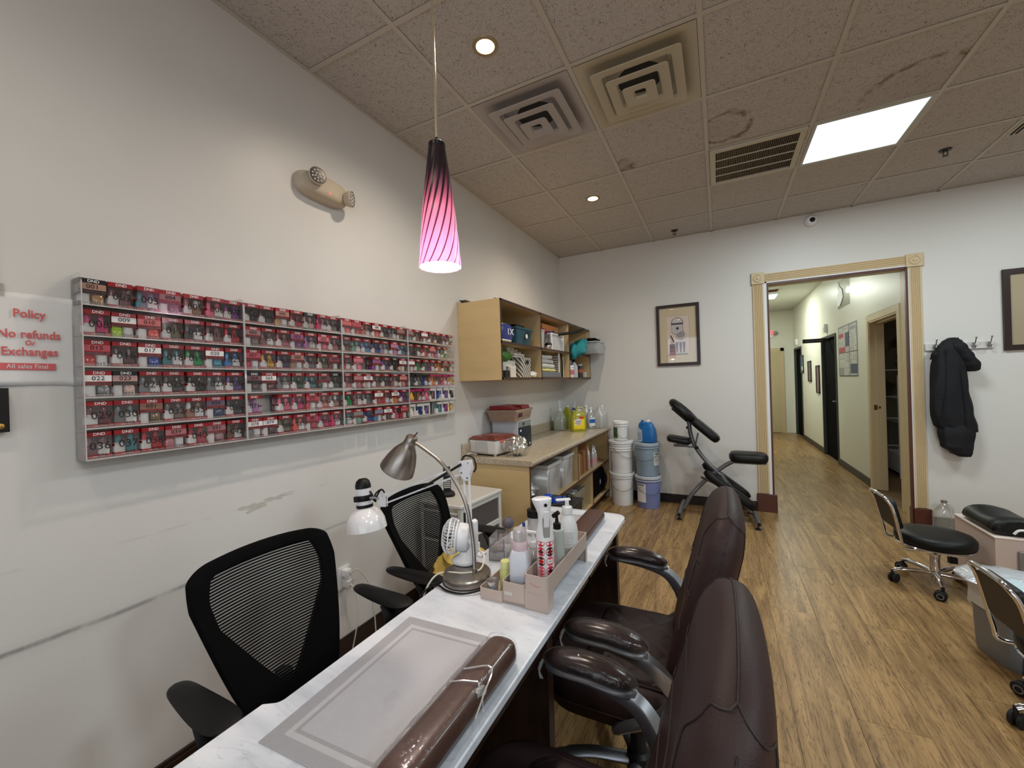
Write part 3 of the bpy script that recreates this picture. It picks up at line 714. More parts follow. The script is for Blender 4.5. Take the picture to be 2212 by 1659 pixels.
# coat: a hanging bundle of cloth with folds, hood thrown over, sleeve lobe at the right
coatm = mat('coat_navy', (13, 14, 19), .8, bump=.35, bscale=60)
th = thing('coat', 'dark navy hooded jacket hanging from the coat hooks', 'coat', (3.63, -.03, 0))
def cloth(prof, n=48, amp=.10, seed=0, fr=7, top=None):
    """prof rows: z, xl, xr, yback, yfront"""
    rg = []
    zs = [p[0] for p in prof]; N = 30
    for i in range(N+1):
        z = zs[0]+(zs[-1]-zs[0])*i/N
        k = max(j for j in range(len(prof)-1) if prof[j][0] >= z-1e-9) if zs[0] > zs[-1] else 0
        k = min(k, len(prof)-2)
        a, b_ = prof[k], prof[k+1]; q = (z-a[0])/(b_[0]-a[0]); q = q*q*(3-2*q)
        xl, xr, yb, yf = [a[m]+(b_[m]-a[m])*q for m in range(1, 5)]
        ring = []
        for j in range(n):
            t_ = 2*pi*j/n; c_, s_ = cos(t_), sin(t_)
            f_ = 1+amp*(sin(fr*t_+3*noise.noise(Vector((z*2.5, seed, t_*.5))))*.5+noise.noise(Vector((c_*1.5+seed, s_*1.5, z*5))))
            ring.append(((xl+xr)/2+(xr-xl)/2*math.copysign(abs(c_)**.85, c_)*f_, (yb+yf)/2+(yf-yb)/2*math.copysign(abs(s_)**.8, s_)*f_, z))
        rg.append(ring)
    return B().rings(rg, 0)
cloth([(1.705, -.015, .03, -.075, -.03), (1.68, -.055, .065, -.11, -.02), (1.60, -.11, .085, -.13, -.015), (1.45, -.135, .075, -.14, -.01), (1.25, -.15, .09, -.145, -.01), (1.05, -.145, .12, -.14, -.01), (.93, -.125, .145, -.13, -.01), (.885, -.06, .15, -.12, -.01)], seed=1).build('body', coatm, th, ang=70)
cloth([(1.0, -.10, .10, -.12, -.01), (.88, -.105, .125, -.13, -.01), (.76, -.09, .115, -.12, -.01), (.70, -.03, .108, -.11, -.012), (.668, .02, .10, -.09, -.015)], seed=5, amp=.08).build('lining', mat('coat_lining', (15, 16, 22), .7, bump=.3, bscale=50), th, ang=70)
cloth([(1.70, -.01, .04, -.10, -.03), (1.62, -.02, .085, -.15, -.03), (1.54, .02, .125, -.15, -.03), (1.47, .05, .165, -.14, -.03), (1.42, .075, .165, -.12, -.04), (1.405, .09, .14, -.10, -.05)], seed=9, amp=.06).build('hood', coatm, th, ang=70)
cloth([(1.64, -.085, -.02, -.11, -.03), (1.56, -.135, -.05, -.11, -.03), (1.52, -.14, -.09, -.09, -.03)], seed=12, amp=.06).build('collar', coatm, th, ang=70)
for k, (x0, z0_, x1, z1_) in enumerate(((-.06, 1.60, -.10, .98), (.0, 1.62, .05, .95))):
    B().tube(spline([(x0, -.128, z0_), ((x0+x1)/2+.01, -.142, (z0_+z1_)/2), (x1, -.135, z1_)]), .0035, 6).build('seam', coatm, th)
# empty jug on the floor
def jug(name, label, loc, body, cap, h=.27, w=.068, fill=None, group=None, cat='jug', lblm=None):
    th = thing(name, label, cat, loc, random.uniform(-.3, .3), group)
    B().sq([(w*.9, 0, 5), (w, .008, 5), (w, h*.55, 5), (w*.97, h*.62, 4), (w*.6, h*.80, 2.6), (w*.30, h*.90, 2), (w*.27, h*.955, 2)], 28).build('bottle_body', body, th, ang=60)
    if fill: B().sq([(w*.86, .004, 5), (w*.94, .010, 5), (w*.94, h*fill[0], 5)], 24).build('liquid', fill[1], th, ang=60)
    b = B().tube(spline([(w*.25, 0, h*.88), (w*.62, 0, h*.84), (w*.86, 0, h*.72), (w*.93, 0, h*.58)], 5), .0085, 8); b.build('handle', body, th, ang=60)
    if cap: B().lathe([(.0005, 0), (w*.31, 0), (w*.31, .016), (w*.28, .019), (.0005, .019)], 20, 0, (0, 0, h*.94)).build('cap', cap, th)
    return th
clearp = film('clear_plastic', (225, 228, 225), .16, .16, .12); milky = film('milky_plastic', (225, 226, 226), .12, .55, .25)
jug('floor_jug', 'empty clear plastic gallon jug on the floor right of the doorway', (3.545, -.11, 0), clearp, mat('grey_cap', (110, 100, 100), .5), .275, .066)
# ---------------------------------------------------------------- hallway beyond the opening
HX = 3.46; HY = 7.1
hallw = mat('hall_wall_paint', (224, 222, 208), .36, spec=.4, bump=.04, bscale=200)
A0, A1, C0, C1, D0, D1 = .50, 1.40, 3.02, 3.98, 6.02, 6.92; DZ = 2.04
hb = B(); hh = H+.1
for a, b_ in ((.14, A0), (A1, C0), (C1, D0), (D1, HY+.12)): hb.box(HX, a, 0, HX+.12, b_, hh)
for a, b_ in ((A0, A1), (C0, C1), (D0, D1)): hb.box(HX, a, DZ, HX+.12, b_, hh)
st('wall_hall_right', hb, hallw)
st('wall_hall_left', B().box(1.93, .14, 0, 2.052, HY+.12, hh), hallw)
st('wall_hall_end', B().box(2.0, HY, 0, HX+.12, HY+.12, hh), hallw)
st('ceiling_hall', B().box(1.9, .14, H, HX+.15, HY+.2, H+.1), mat('hall_ceiling', (196, 196, 186), .85))
hbb = mat('hall_baseboard', (58, 52, 46), .45)
b = B()
for a, y_ in ((A1+.09, C0-.0), (C1+.0, D0)): b.box(HX-.014, a, 0, HX, y_, .10)
st('baseboard_hall', b, hbb)
# closet behind the nearest hall door, dark inside
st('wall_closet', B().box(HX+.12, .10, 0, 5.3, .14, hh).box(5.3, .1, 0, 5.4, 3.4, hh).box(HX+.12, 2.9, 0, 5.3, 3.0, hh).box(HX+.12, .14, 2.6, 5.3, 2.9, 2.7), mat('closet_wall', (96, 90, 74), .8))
# beige door casings and jambs
def casing(nm, a, b_, m, wd=.075, x=HX):
    q = B().box(x-.016, a-wd, 0, x, a, DZ+wd).box(x-.016, b_, 0, x, b_+wd, DZ+wd).box(x-.016, a, DZ, x, b_, DZ+wd)
    q.box(x-.010, a, 0, x+.13, a+.018, DZ).box(x-.010, b_-.018, 0, x+.13, b_, DZ).box(x-.010, a, DZ-.018, x+.13, b_, DZ); return st(nm, q, m, bev=.002)
casing('trim_11', A0, A1, beige)
st('trim_12', B().box(HX+.05, A1-.034, 0, HX+.12, A1-.018, DZ-.02).box(HX+.05, A0+.018, DZ-.036, HX+.12, A1-.018, DZ-.018), beige)
greyc = mat('grey_casing', (60, 66, 64), .5)
casing('trim_13', C0, C1, greyc, .022); casing('trim_14', D0, D1, greyc, .022)
blk = mat('black_door', (6, 6, 7), .8, spec=.05)
def door(name, y0, y1, x, m, lock=True):
    d = st(name, B().box(x, y0, .01, x+.04, y1, DZ-.02), m)
    if lock:
        B().box(x-.010, y0+.05, .93, x, y0+.12, 1.12).build('lock_plate', silver, d, bev=.002)
        B().tube([(x-.01, y0+.085, .98), (x-.05, y0+.085, .98), (x-.05, y0+.17, .98)], .009, 8).build('door_handle', silver, d)
    return d
door('door_1', C0+.02, C1-.02, HX+.03, blk); door('door_2', D0+.02, D1-.02, HX+.03, blk, False)
# end door, beige with casing
d3 = st('door_3', B().box(2.42, HY-.03, .01, 3.18, HY+.0, 2.03), mat('beige_door', (196, 180, 140), .45))
st('trim_15', B().box(3.18, HY-.035, 0, 3.255, HY, 2.11).box(2.34, HY-.035, 0, 2.42, HY, 2.11).box(2.34, HY-.035, 2.03, 3.255, HY, 2.11), beige)
# exit sign and emergency lamp above it
th = thing('exit_sign', 'white exit sign with red letters above the far hall door', 'exit sign', (2.90, HY-.03, 2.47))
B().box(-.17, 0, -.10, .15, .03, .10).build('housing', white_plastic, th, bev=.004)
link('lettering', text_mesh('EXIT', .17, mat('exit_red', (230, 60, 70), .5, emit=(240, 50, 60), estr=1.2), font_bold=True), th, loc=(-.01, -.001, 0), rot=YF)
B().ball((.19, -.03, .01), .05, 14).build('lamp_head', mat('lamp_head_grey', (150, 152, 148), .4), th)
# hall ceiling light, vent, sprinkler, chime boxes
th = thing('hall_light_panel', 'bright fluorescent panel in the hall ceiling', 'ceiling light', (2.60, 4.75, H-.003))
B().box(-.3, -.3, -.006, .3, .3, .0).build('frame', white_plastic, th); B().box(-.27, -.27, -.010, .27, .27, -.006).build('diffuser', mat('hall_lit', (240, 255, 250), .5, emit=(235, 255, 248), estr=2.2), th)
th = thing('hall_vent', 'brown vent in the hall ceiling by the light panel', 'air vent', (2.74, 4.1, H-.003))
B().box(-.10, -.09, -.012, .10, .09, 0).build('frame', mat('vent_brown', (120, 74, 58), .5), th, bev=.002)
for k in range(4): B().box(-.08, -.075+.04*k, -.015, .08, -.06+.04*k, -.011).build('slat', mat('vent_brown_dark', (76, 46, 36), .5), th)
tag(B().lathe([(.0005, 0), (.04, 0), (.012, -.03), (.012, -.05), (.0005, -.05)], 16, 0, (2.60, 2.95, H-.001)).build('sprinkler', mat('sprinkler_metal')), 'dark sprinkler head in the hall ceiling', 'sprinkler', 'ceiling sprinklers')
for y, z, lab in ((3.60, 2.20, 'small white box on the hall wall above the first black door'), (6.5, 2.19, 'small white box on the hall wall above the far black door')):
    th = thing('chime_box', lab, 'box', (HX, y, z)); B().box(-.045, -.055, -.07, 0, .055, .07).build('case', white_plastic, th, bev=.006); B().box(-.048, -.04, -.05, -.045, .04, .02).build('grille', mat('chime_grille', (200, 202, 196), .6), th)
# projecting room sign
th = thing('projecting_sign', 'thin black sign sticking out above the first black door', 'sign', (HX, 3.62, 2.0))
B().box(-.34, -.005, -.035, 0, .005, .035).build('board', mat('sign_black', (30, 24, 24), .4), th, bev=.002)
B().box(-.30, -.007, -.008, -.17, -.005, .010).box(-.15, -.007, -.008, -.05, -.005, .010).build('lettering', mat('sign_lettering_faint', (96, 76, 72), .6), th)
# notice posters and pictures on the hall wall
th = thing('labor_poster', 'large notice poster of dense small print on the hall wall', 'poster', (HX, 2.36, 1.75))
B().box(-.004, -.47, -.37, 0, .47, .37).build('sheet', mat('poster_sheet', (206, 204, 200), .4), th)
pk = [mat('print_navy', (72, 76, 106), .6), mat('print_red', (186, 74, 80), .6), mat('print_grey2', (160, 158, 156), .6)]
def rectx(y0, z0, y1, z1, m, nm='printed_block', k=0): B().box(-.0062-.0004*k, y0, z0, -.004, y1, z1).build(nm, m, th)
for y0, z0, y1, z1, q in ((-.47, -.37, -.46, .37, 0), (.46, -.37, .47, .37, 0), (-.47, .36, .47, .37, 0), (-.47, -.37, .47, -.355, 0), (-.10, -.37, -.09, .36, 0), (-.47, -.03, .47, -.02, 0), (-.1, .06, .10, .26, 0), (.12, -.02, .44, .06, 1), (.20, .20, .44, .26, 1), (-.44, -.33, -.14, -.20, 0), (.22, -.35, .45, -.24, 2), (-.42, .28, -.14, .32, 2)): rectx(y0, z0, y1, z1, pk[q])
b = B(); random.seed(11)
for cx in (-.43, -.30, -.19, -.06, .07, .20, .33):
    for k in range(26):
        z = .34-.027*k
        if random.random() < .8: b.box(-.0055, cx, z, -.004, cx+.02+random.random()*.09, z+.010)
tag(b.build('printed_lines', pk[2], th), kind='stuff')
th = thing('clear_sleeve', 'clear plastic sheet with torn white paper high on hall wall', 'poster', (HX, 2.48, 2.60))
B().grid(lambda u, v: (-.006-.004*sin(u*7), -.32+.64*u, -.21+.42*v), 10, 6).build('sheet', film('sleeve', (235, 240, 235), .25, .12), th)
pl_ = [(.34, .18), (.25, .20), (.19, .12), (.06, .06), (.02, -.06), (.12, -.12), (.22, -.17), (.33, -.15), (.34, -.02), (.27, .03), (.30, .1)]
B().prism(pl_, -.009, -.006, 0, 'x').build('torn_paper', mat('torn_paper', (240, 242, 238), .5), th)
for (y, z, hw, hz, c_, lab) in ((5.95-.0, 1.66, .17, .19, (70, 130, 160), 'small picture of blue sea in a dark frame, furthest of the hall three'), (5.12, 1.49, .16, .21, (86, 84, 86), 'small grey picture in dark frame, middle of the hall three'), (4.36, 1.33, .14, .26, (120, 92, 92), 'small reddish picture in dark frame beside the first black door')):
    th = thing('hall_picture', lab, 'picture', (HX, y, z), 0, 'pictures along the hall wall')
    b = B().box(-.02, -hw, -hz, 0, -hw+.025, hz).box(-.02, hw-.025, -hz, 0, hw, hz).box(-.02, -hw, -hz, 0, hw, -hz+.025).box(-.02, -hw, hz-.025, 0, hw, hz); b.build('frame', mat('hall_frame', (48, 40, 42), .35), th)
    B().box(-.010, -hw+.02, -hz+.02, -.004, hw-.02, hz-.02).build('print', mat('hp_%d' % c_[0], c_, .3, var=.45, vscale=14), th)
    if c_[0] == 70: B().box(-.012, -hw+.05, -hz+.06, -.010, hw-.07, -hz+.14).build('printed_shape', white_paper, th)
# closet wire rack with its load
th = thing('wire_rack', 'white metal tube rack in the dark closet off the hall', 'rack', (3.93, 2.15, 0))
wr = mat('rack_white', (214, 214, 214), .35)
for s in (0, .75):
    B().tube([(0, s, 0), (0, s, 1.36), (.02, s, 1.42), (.08, s, 1.45), (.35, s, 1.45), (.4, s, 1.42), (.42, s, 1.36), (.42, s, 0)], .012, 8).build('post', wr, th)
for z in (.34, .74, 1.06):
    b = B().box(0, 0, z-.008, .42, .02, z+.008).box(0, .73, z-.008, .42, .75, z+.008)
    b.build('shelf_frame', wr, th)
    for k in range(9): B().tube([(.02+.045*k, 0, z), (.02+.045*k, .75, z)], .003, 5).build('wire', wr, th)
for z in (.85, .90, .95): B().tube([(.0, .0, z-.32), (.42, .0, z-.32)], .003, 5).tube([(.0, .0, z-.0-.7), (.42, 0, z-.7)], .003, 5).build('wire', wr, th)
tag(B().box(3.96, 2.17, .04, 4.32, 2.8, .30).box(3.965, 2.160, .15, 4.315, 2.17, .28).build('storage_box', white_plastic, bev=.006), 'white box on the closet floor under the wire rack', 'box')
foil = mat('foil', (205, 205, 205), .18, 1, bump=1.0, bscale=40)
tag(B().ball((4.08, 2.35, 1.155), .10, 22, sz=(1.1, 1.2, .8), amp=.3, seed=2, freq=4).build('foil_bundle', foil), 'crumpled silver foil bundle on the closet rack', 'foil')
tag(B().ball((4.10, 2.4, 1.545), .10, 18, sz=(1.4, 1.5, .55), amp=.25, seed=4).build('linen_bundle', mat('grey_linen', (110, 110, 106), .9)), 'folded grey linen on top of the closet rack', 'linen')
tag(B().box(3.99, 2.25, .355, 4.12, 2.4, .60, tx=.01).build('white_bag', mat('white_bag', (210, 210, 208), .6), bev=.01), 'white packet on lower shelf of the closet rack', 'packet')
tag(B().box(3.98, 2.22, .352, 4.16, 2.25, .42).build('red_packet', mat('red_packet', (170, 60, 50), .6), bev=.004), 'red packet at the foot of the white packet', 'packet')
b = B()
for k in range(6): b.tube(spline([(3.95+.02*k, 2.14, 1.06), (3.93+.01*k, 2.12, .9-.02*k), (4.0+.04*k, 2.12, .80-.02*k), (4.1+.05*k, 2.16, .755+.01*k)], 6), .006, 6)
b.build('cable_tangle', cordw); tag(bpy.context.scene.objects['cable_tangle'], 'tangle of white cables on the closet rack', 'cables', kind='stuff')
th = thing('closet_lamp', 'black clip lamp in the dark closet above the rack', 'lamp', (4.2, 2.5, 1.62))
B().tube(spline([(-.18, 0, .0), (-.10, 0, .20), (.02, 0, .38)]), .007, 6).build('arm', rubber, th); B().lathe([(.03, 0), (.06, .08), (.055, .12), (.0005, .14)], 16, 0, (0, 0, .36), (0, R(60), 0)).build('shade', rubber, th)
th = thing('strike_plate', 'brass latch plate on the closet door frame', 'latch', (HX+.02, A1-.018, 1.0)); B().box(-.005, -.004, -.03, .06, 0, .03).build('plate', brass, th); B().box(.035, -.02, -.012, .055, -.004, .012).build('latch', brass, th)
# ---------------------------------------------------------------- acrylic polish racks with their boxed bottle pairs
CW = {'gold': (196, 150, 110), 'peach': (226, 184, 160), 'mauve': (140, 96, 104), 'cream': (224, 214, 198), 'teal': (62, 132, 140), 'tan': (166, 128, 108), 'pink': (236, 110, 140),
      'purple': (132, 54, 140), 'magenta': (206, 50, 116), 'lime': (172, 214, 40), 'coral': (238, 96, 92), 'olive': (122, 116, 92), 'charcoal': (66, 66, 70), 'red': (200, 36, 52), 'plum': (84, 48, 62),
      'blue': (44, 72, 160), 'sky blue': (64, 134, 190), 'green': (36, 160, 84), 'dark green': (34, 92, 70), 'turquoise': (52, 138, 168), 'grey': (128, 130, 134), 'nude': (222, 186, 176), 'black': (30, 30, 34), 'violet': (104, 76, 140), 'maroon': (110, 34, 50),
      'bronze': (120, 92, 52), 'navy': (34, 56, 100), 'rose': (190, 112, 118), 'crimson': (186, 30, 62), 'hot pink': (226, 40, 110), 'taupe': (128, 112, 108), 'lilac': (190, 130, 190), 'yellow': (232, 178, 50), 'dark violet': (72, 52, 96), 'brown': (112, 74, 64),
      'lavender': (150, 140, 190), 'mint': (120, 176, 156), 'orange': (236, 128, 40), 'salmon': (226, 132, 120), 'white': (226, 224, 222)}
L = {  # rack, row: entries 'variant colour' in order; '-' is an empty place.  A window carton, B carton with strip, W white strip, k black, p pink, w white card
 (0, 0): 'kB gold|A mauve|A teal|B mauve|A tan|A pink|A purple', (0, 1): 'A magenta|W lime|B coral|A olive|A charcoal|A mauve|A red',
 (0, 2): 'B red|A plum|W blue|A teal|A green|W turquoise|A sky blue', (0, 3): 'W grey|kB nude|A grey|A charcoal|A black|A grey|A violet',
 (0, 4): 'A maroon|A grey|B bronze|A taupe|A tan|B navy|A charcoal', (0, 5): 'A mauve|A teal|A red|B rose|A crimson|B mauve|A brown',
 (1, 0): 'A black|A charcoal|B gold|A crimson|kA nude|A hot pink|A taupe', (1, 1): 'B taupe|A mauve|A rose|B purple|A lilac|B pink|A rose',
 (1, 2): 'B crimson|A yellow|A dark violet|B tan|A grey|A olive|B maroon', (1, 3): 'kB plum|W maroon|A grey|A dark green|A teal|B black|kA charcoal',
 (1, 4): 'A lilac|-|A pink|A magenta|B red|A salmon|A tan', (1, 5): 'W grey|W plum|A olive|A coral|B crimson|A magenta|A hot pink',
 (2, 0): 'B coral|B red|A salmon|W coral|A charcoal|A grey|B taupe', (2, 1): 'A brown|A mint|A sky blue|A blue|A lavender|B lilac|A sky blue',
 (2, 2): 'A magenta|B pink|-|B purple|A violet|kA black|W peach', (2, 3): 'A rose|B rose|W nude|A taupe|A charcoal|A mauve|B salmon',
 (2, 4): 'A green|A mauve|A grey|W red|A crimson|W orange|A purple', (2, 5): 'A teal|B mint|A blue|B sky blue|W brown|A pink|B red',
 (3, 0): 'B grey|A mauve|W brown|A maroon|A black|B navy|A taupe', (3, 1): 'A navy|A charcoal|A red|B salmon|A lilac|A green|-',
 (3, 2): 'W orange|A green|A dark green|A purple|A orange|B olive|A brown', (3, 3): 'kA charcoal|kA grey|kA blue|pA orange|pA brown|pA pink|pA yellow',
 (3, 4): 'pA yellow|pA bronze|pA pink|w brown|w blue|w violet|w black', (3, 5): 'w cream|w navy|w violet|-|w teal|w purple|w yellow'}
redc = mat('carton_red', (150, 26, 34), .3, coat=.3); blkc = mat('carton_black', (26, 26, 30), .3, coat=.3); pinkc = mat('carton_pink', (178, 30, 92), .3, coat=.3); whc = mat('carton_white', (214, 210, 206), .4)
cback = mat('carton_inside', (172, 142, 144), .6); stripw = mat('label_white', (222, 220, 220), .5); inkb = mat('marker_ink', (28, 26, 30), .7); letw = mat('print_white', (230, 226, 224), .5)
wfilm = film('window_film', (210, 205, 205), .10, .03, .08); gelw = mat('gel_bottle_white', (240, 238, 236), .3)
CM = {k: mat('polish_'+k.replace(' ', '_'), v, .18, coat=.3) for k, v in CW.items()}
CM2 = {k: mat('tinted_strip_'+k.replace(' ', '_'), tuple(int(.45*a+.55*b_) for a, b_ in zip(v, (150, 110, 112))), .4) for k, v in CW.items()}
W_, HB, D_ = .0635, .0835, .048
def carton(variant, m):
    """materials: 0 frame colour, 1 inside, 2 strip, 3 film"""
    b = B(); w2 = W_/2
    b.box(0, -w2, 0, .001, w2, HB, 1)
    b.box(0, -w2, 0, D_, w2, .0012, 0).box(0, -w2, HB-.0012, D_, w2, HB, 0)
    top = .0145; bot = .0115 if variant == 'A' else .0015
    b.box(D_-.001, -w2, HB-top, D_, w2, HB, 0).box(D_-.001, -w2, 0, D_, w2, bot, 0)
    for s in (-1, 1):
        y = s*w2; a, c_ = sorted((y, y-s*.0008)); b.box(0, a, HB-top, D_, c_, HB, 0).box(0, a, 0, D_, c_, .012, 0).box(0, a, .033, D_, c_, .040, 0)
    if variant != 'A':
        b.box(D_-.001, -w2, HB-.037, D_, w2, HB-.034, 0).box(D_-.0009, -w2, HB-.034, D_-.0001, w2, HB-top, 2).box(D_-.001, -w2, HB-.0435, D_, w2, HB-.0415, 0)
    b.add([(D_-.0005, -w2, bot), (D_-.0005, w2, bot), (D_-.0005, w2, HB-top), (D_-.0005, -w2, HB-top)], [(0, 1, 2, 3)], 3)
    return b.mesh('carton', [m, cback, stripw, wfilm])
cart = {(v, k): carton(v, m) for v in 'AB' for k, m in (('', redc), ('k', blkc), ('p', pinkc))}
def card():
    b = B(); w2 = W_/2; b.box(0, -w2, 0, D_, w2, .0015, 0).box(0, -w2, 0, .001, w2, HB, 0).box(D_-.001, -w2, 0, D_, w2, .012, 0).box(D_-.001, -w2, HB-.016, D_, w2, HB, 0).box(D_-.001, w2-.012, .012, D_, w2, HB-.016, 0)
    return b.mesh('carton', [whc, cback, stripw, wfilm])
cardm = card()
z_ = CM['white']
tall_g = B().sq([(.0142, 0), (.0148, .002), (.0148, .035), (.010, .039), (.0070, .041, 2)], 14, 5).mesh('gel_bottle', gelw)
capm = B().sq([(.0086, .040, 2), (.0082, .044, 2), (.0068, .064, 2), (.0060, .066, 2)], 12, 2).mesh('bottle_cap', z_)
tall_p = B().sq([(.0140, 0), (.0147, .002), (.0147, .034), (.009, .039), (.0070, .041, 2)], 14, 5).mesh('lacquer_bottle', z_)
jar_w = B().sq([(.0134, 0, 3), (.0138, .002, 3), (.0138, .033, 3), (.0134, .036, 3)], 14, 3).mesh('gel_bottle', gelw)
jar_c = B().sq([(.0140, 0), (.0146, .002), (.0146, .031), (.011, .036)], 14, 5).mesh('lacquer_bottle', z_)
def colobj(o, m):
    o.material_slots[0].link = 'OBJECT'; o.material_slots[0].material = m
RY = [-4.500, -4.018, -3.530, -3.026, -2.515]; RZ0, RZ1 = 1.222, 1.800; RH = (RZ1-RZ0)/6
acr = film('acrylic', (236, 234, 236), .10, .07, .05); acre = film('acrylic_edge', (232, 228, 224), .1, .55, .2)
ordn = ['first', 'second', 'third', 'fourth']; rown = ['top', 'second', 'third', 'fourth', 'fifth', 'bottom']; coln = ['first', 'second', 'third', 'fourth', 'fifth', 'sixth', 'seventh']
num = 0
rs = random.Random(4)
for r in range(4):
    y0, y1 = RY[r], RY[r+1]; wd = y1-y0
    lab = ['clear acrylic wall rack of six shelves, nearest the policy notice', 'clear acrylic wall rack of six shelves, second from the policy notice', 'clear acrylic wall rack of six shelves, third from the policy notice', 'clear acrylic wall rack of six shelves, nearest the wall cabinet'][r]
    th = thing('polish_rack', lab, 'rack', (0, y0, RZ0), 0, 'acrylic polish racks')
    h = RZ1-RZ0
    B().box(0.0005, .001, 0, .004, wd-.001, h-.01).build('back_panel', acr, th)
    for y in (.0005, wd-.0035):
        B().prism([(0.002, 0), (.078, 0), (.078, h-.02), (.060, h+.004), (.002, h+.004)], y, y+.003, 0, 'y').build('side_panel', acr, th)
        B().box(.0765, y, 0, .0785, y+.003, h-.02).build('side_edge', acre, th)
    for k in range(6):
        z = k*RH
        B().box(.004, .0035, z, .076, wd-.0035, z+.003, 0).box(.0745, .0035, z+.003, .0765, wd-.0035, z+.013, 0).build('shelf', acr, th)
        B().box(.0765, .0035, z-.0, .0785, wd-.0035, z+.004).build('shelf_lip', acre, th)
    for row in range(6):
        ents = L[(r, row)].split('|'); z = RZ0+(5-row)*RH+.0032; pitch = (wd-.008)/7
        for k, e in enumerate(ents):
            num += 1
            if e == '-': continue
            vr, cn = e.split(' ', 1); cm = CM[cn]
            jit = rs.uniform(-.0015, .0015); y = y0+.004+pitch*(k+.5)+jit
            if (r, row) == (0, 0): y += -.004*1 if k < 4 else .004
            x = .012+rs.uniform(0, .010)
            frame = 'k' if vr[0] == 'k' else 'p' if vr[0] == 'p' else ''
            var = 'A' if vr.endswith('A') else 'B'
            fw_ = {'k': 'black', 'p': 'pink', '': 'red'}[frame]
            if vr == 'w': fw_ = 'white'
            lb = '%s polish box, %s bottle, %s on the %s shelf of the %s rack' % (fw_, cn, coln[k], rown[row], ordn[r])
            th2 = thing('polish_box', lb, 'polish box', (x, y, z), rs.uniform(-.03, .03), 'boxed nail polish pairs in the wall racks')
            if vr == 'w': link('carton', cardm, th2)
            else:
                o = link('carton', cart[(var, frame)], th2)
                if vr == 'B' or vr == 'kB':
                    o.material_slots[2].link = 'OBJECT'; o.material_slots[2].material = CM2[cn]
            flip = 1 if (num*7) % 3 else -1; bx = D_*.52
            if var == 'A' or vr == 'w':
                link('gel_bottle', tall_g, th2, loc=(bx, -.0155*flip, .0015)); q = link('bottle_cap', capm, th2, loc=(bx, -.0155*flip, .0015)); colobj(q, cm)
                q = link('lacquer_bottle', tall_p, th2, loc=(bx, .0155*flip, .0015)); colobj(q, cm)
                q = link('bottle_cap', capm, th2, loc=(bx, .0155*flip, .0015)); colobj(q, cm if cn not in ('gold', 'tan') else gelw)
            else:
                link('gel_bottle', jar_w, th2, loc=(bx, -.0155*flip, .0015)); q = link('lacquer_bottle', jar_c, th2, loc=(bx, .0155*flip, .0015)); colobj(q, cm)
            if vr != 'w' and not (r == 3 and row > 2):
                link('brand_lettering', text_mesh('DND' if frame != 'p' else 'DC', .0125, letw, .0002, font_bold=True), th2, loc=(D_+.0004, .002, HB-.0075), rot=XF)
                if var == 'A': link('small_print', text_mesh('Lasts 15 Days', .0052, letw, .0001), th2, loc=(D_+.0004, 0, .0062), rot=XF)
            s = '%03d' % num
            if r < 3 and vr != 'w':
                if var == 'A': link('handwritten_number', text_mesh(s, .034 if r == 0 else .028, inkb, .0001, sx=1.0), th2, loc=(D_+.0007, .004, .038), rot=XF)
                else:
                    if vr in ('W', 'kB') or r < 2: link('handwritten_number', text_mesh(s, .019, inkb, .0001, sx=1.1), th2, loc=(D_+.0007, 0, HB-.0245), rot=XF)
                if r < 2: link('handwritten_number', text_mesh(s, .015, inkb, .0001, sx=1.1), th2, loc=(D_+.0009, .008, .008), rot=XF)
            if r == 3 and row > 3: link('printed_figure', B().prism(blob(-.008, .04, .012, .022, 12, .5, seed=k), D_, D_+.0004, 0, 'x').mesh('printed_figure', CM[cn]), th2)
# ---------------------------------------------------------------- wall cabinet (open cubes) with contents
ply = mat('birch_laminate', (212, 184, 134), .42, var=.05, vscale=3, stretch=(1, 1, 4)); edge = mat('dark_edge_band', (66, 42, 34), .4)
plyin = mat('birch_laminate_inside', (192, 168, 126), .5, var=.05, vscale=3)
CX, CY0, CY1, CZ0, CZ1 = .378, -2.352, -.01, 1.452, 2.062
th = thing('wall_cabinet', 'open birch wall cabinet of six cubbies with dark edges', 'cabinet', (0, 0, 0))
def panel(nm, x0, y0, z0, x1, y1, z1, m=None): return B().box(x0, y0, z0, x1, y1, z1).build(nm, m or ply, th, bev=.001)
panel('side_panel', .002, CY0, CZ0, CX-.002, CY0+.019, CZ1); panel('side_panel', .002, CY1-.019, CZ0, CX-.002, CY1, CZ1)
panel('top_panel', .002, CY0+.019, CZ1-.019, CX-.002, CY1-.019, CZ1); panel('bottom_panel', .002, CY0+.019, CZ0, CX-.002, CY1-.019, CZ0+.019)
panel('back_panel', .002, CY0+.019, CZ0+.019, .008, CY1-.019, CZ1-.019, plyin)
DY = (-1.582, -.800)
for y in DY: panel('divider', .008, y-.009, CZ0+.019, CX-.002, y+.009, CZ1-.019, plyin)
zm = 1.735
for a, b_ in ((CY0+.019, DY[0]-.009), (DY[0]+.009, DY[1]-.009), (DY[1]+.009, CY1-.019)): panel('shelf', .008, a, zm-.009, CX-.002, b_, zm+.009, plyin)
e = B(); x0, x1 = CX-.002, CX
e.box(x0, CY0, CZ0, x1, CY0+.019, CZ1).box(x0, CY1-.019, CZ0, x1, CY1, CZ1).box(x0, CY0, CZ1-.019, x1, CY1, CZ1).box(x0, CY0, CZ0, x1, CY1, CZ0+.019).box(x0, CY0, zm-.009, x1, CY1, zm+.009)
for y in DY: e.box(x0, y-.009, CZ0, x1, y+.009, CZ1)
e.build('edge_band', edge, th)
S1, S0 = zm+.009, CZ0+.019
def T1(o, label, cat, group=None): return tag(o, label, cat, group)
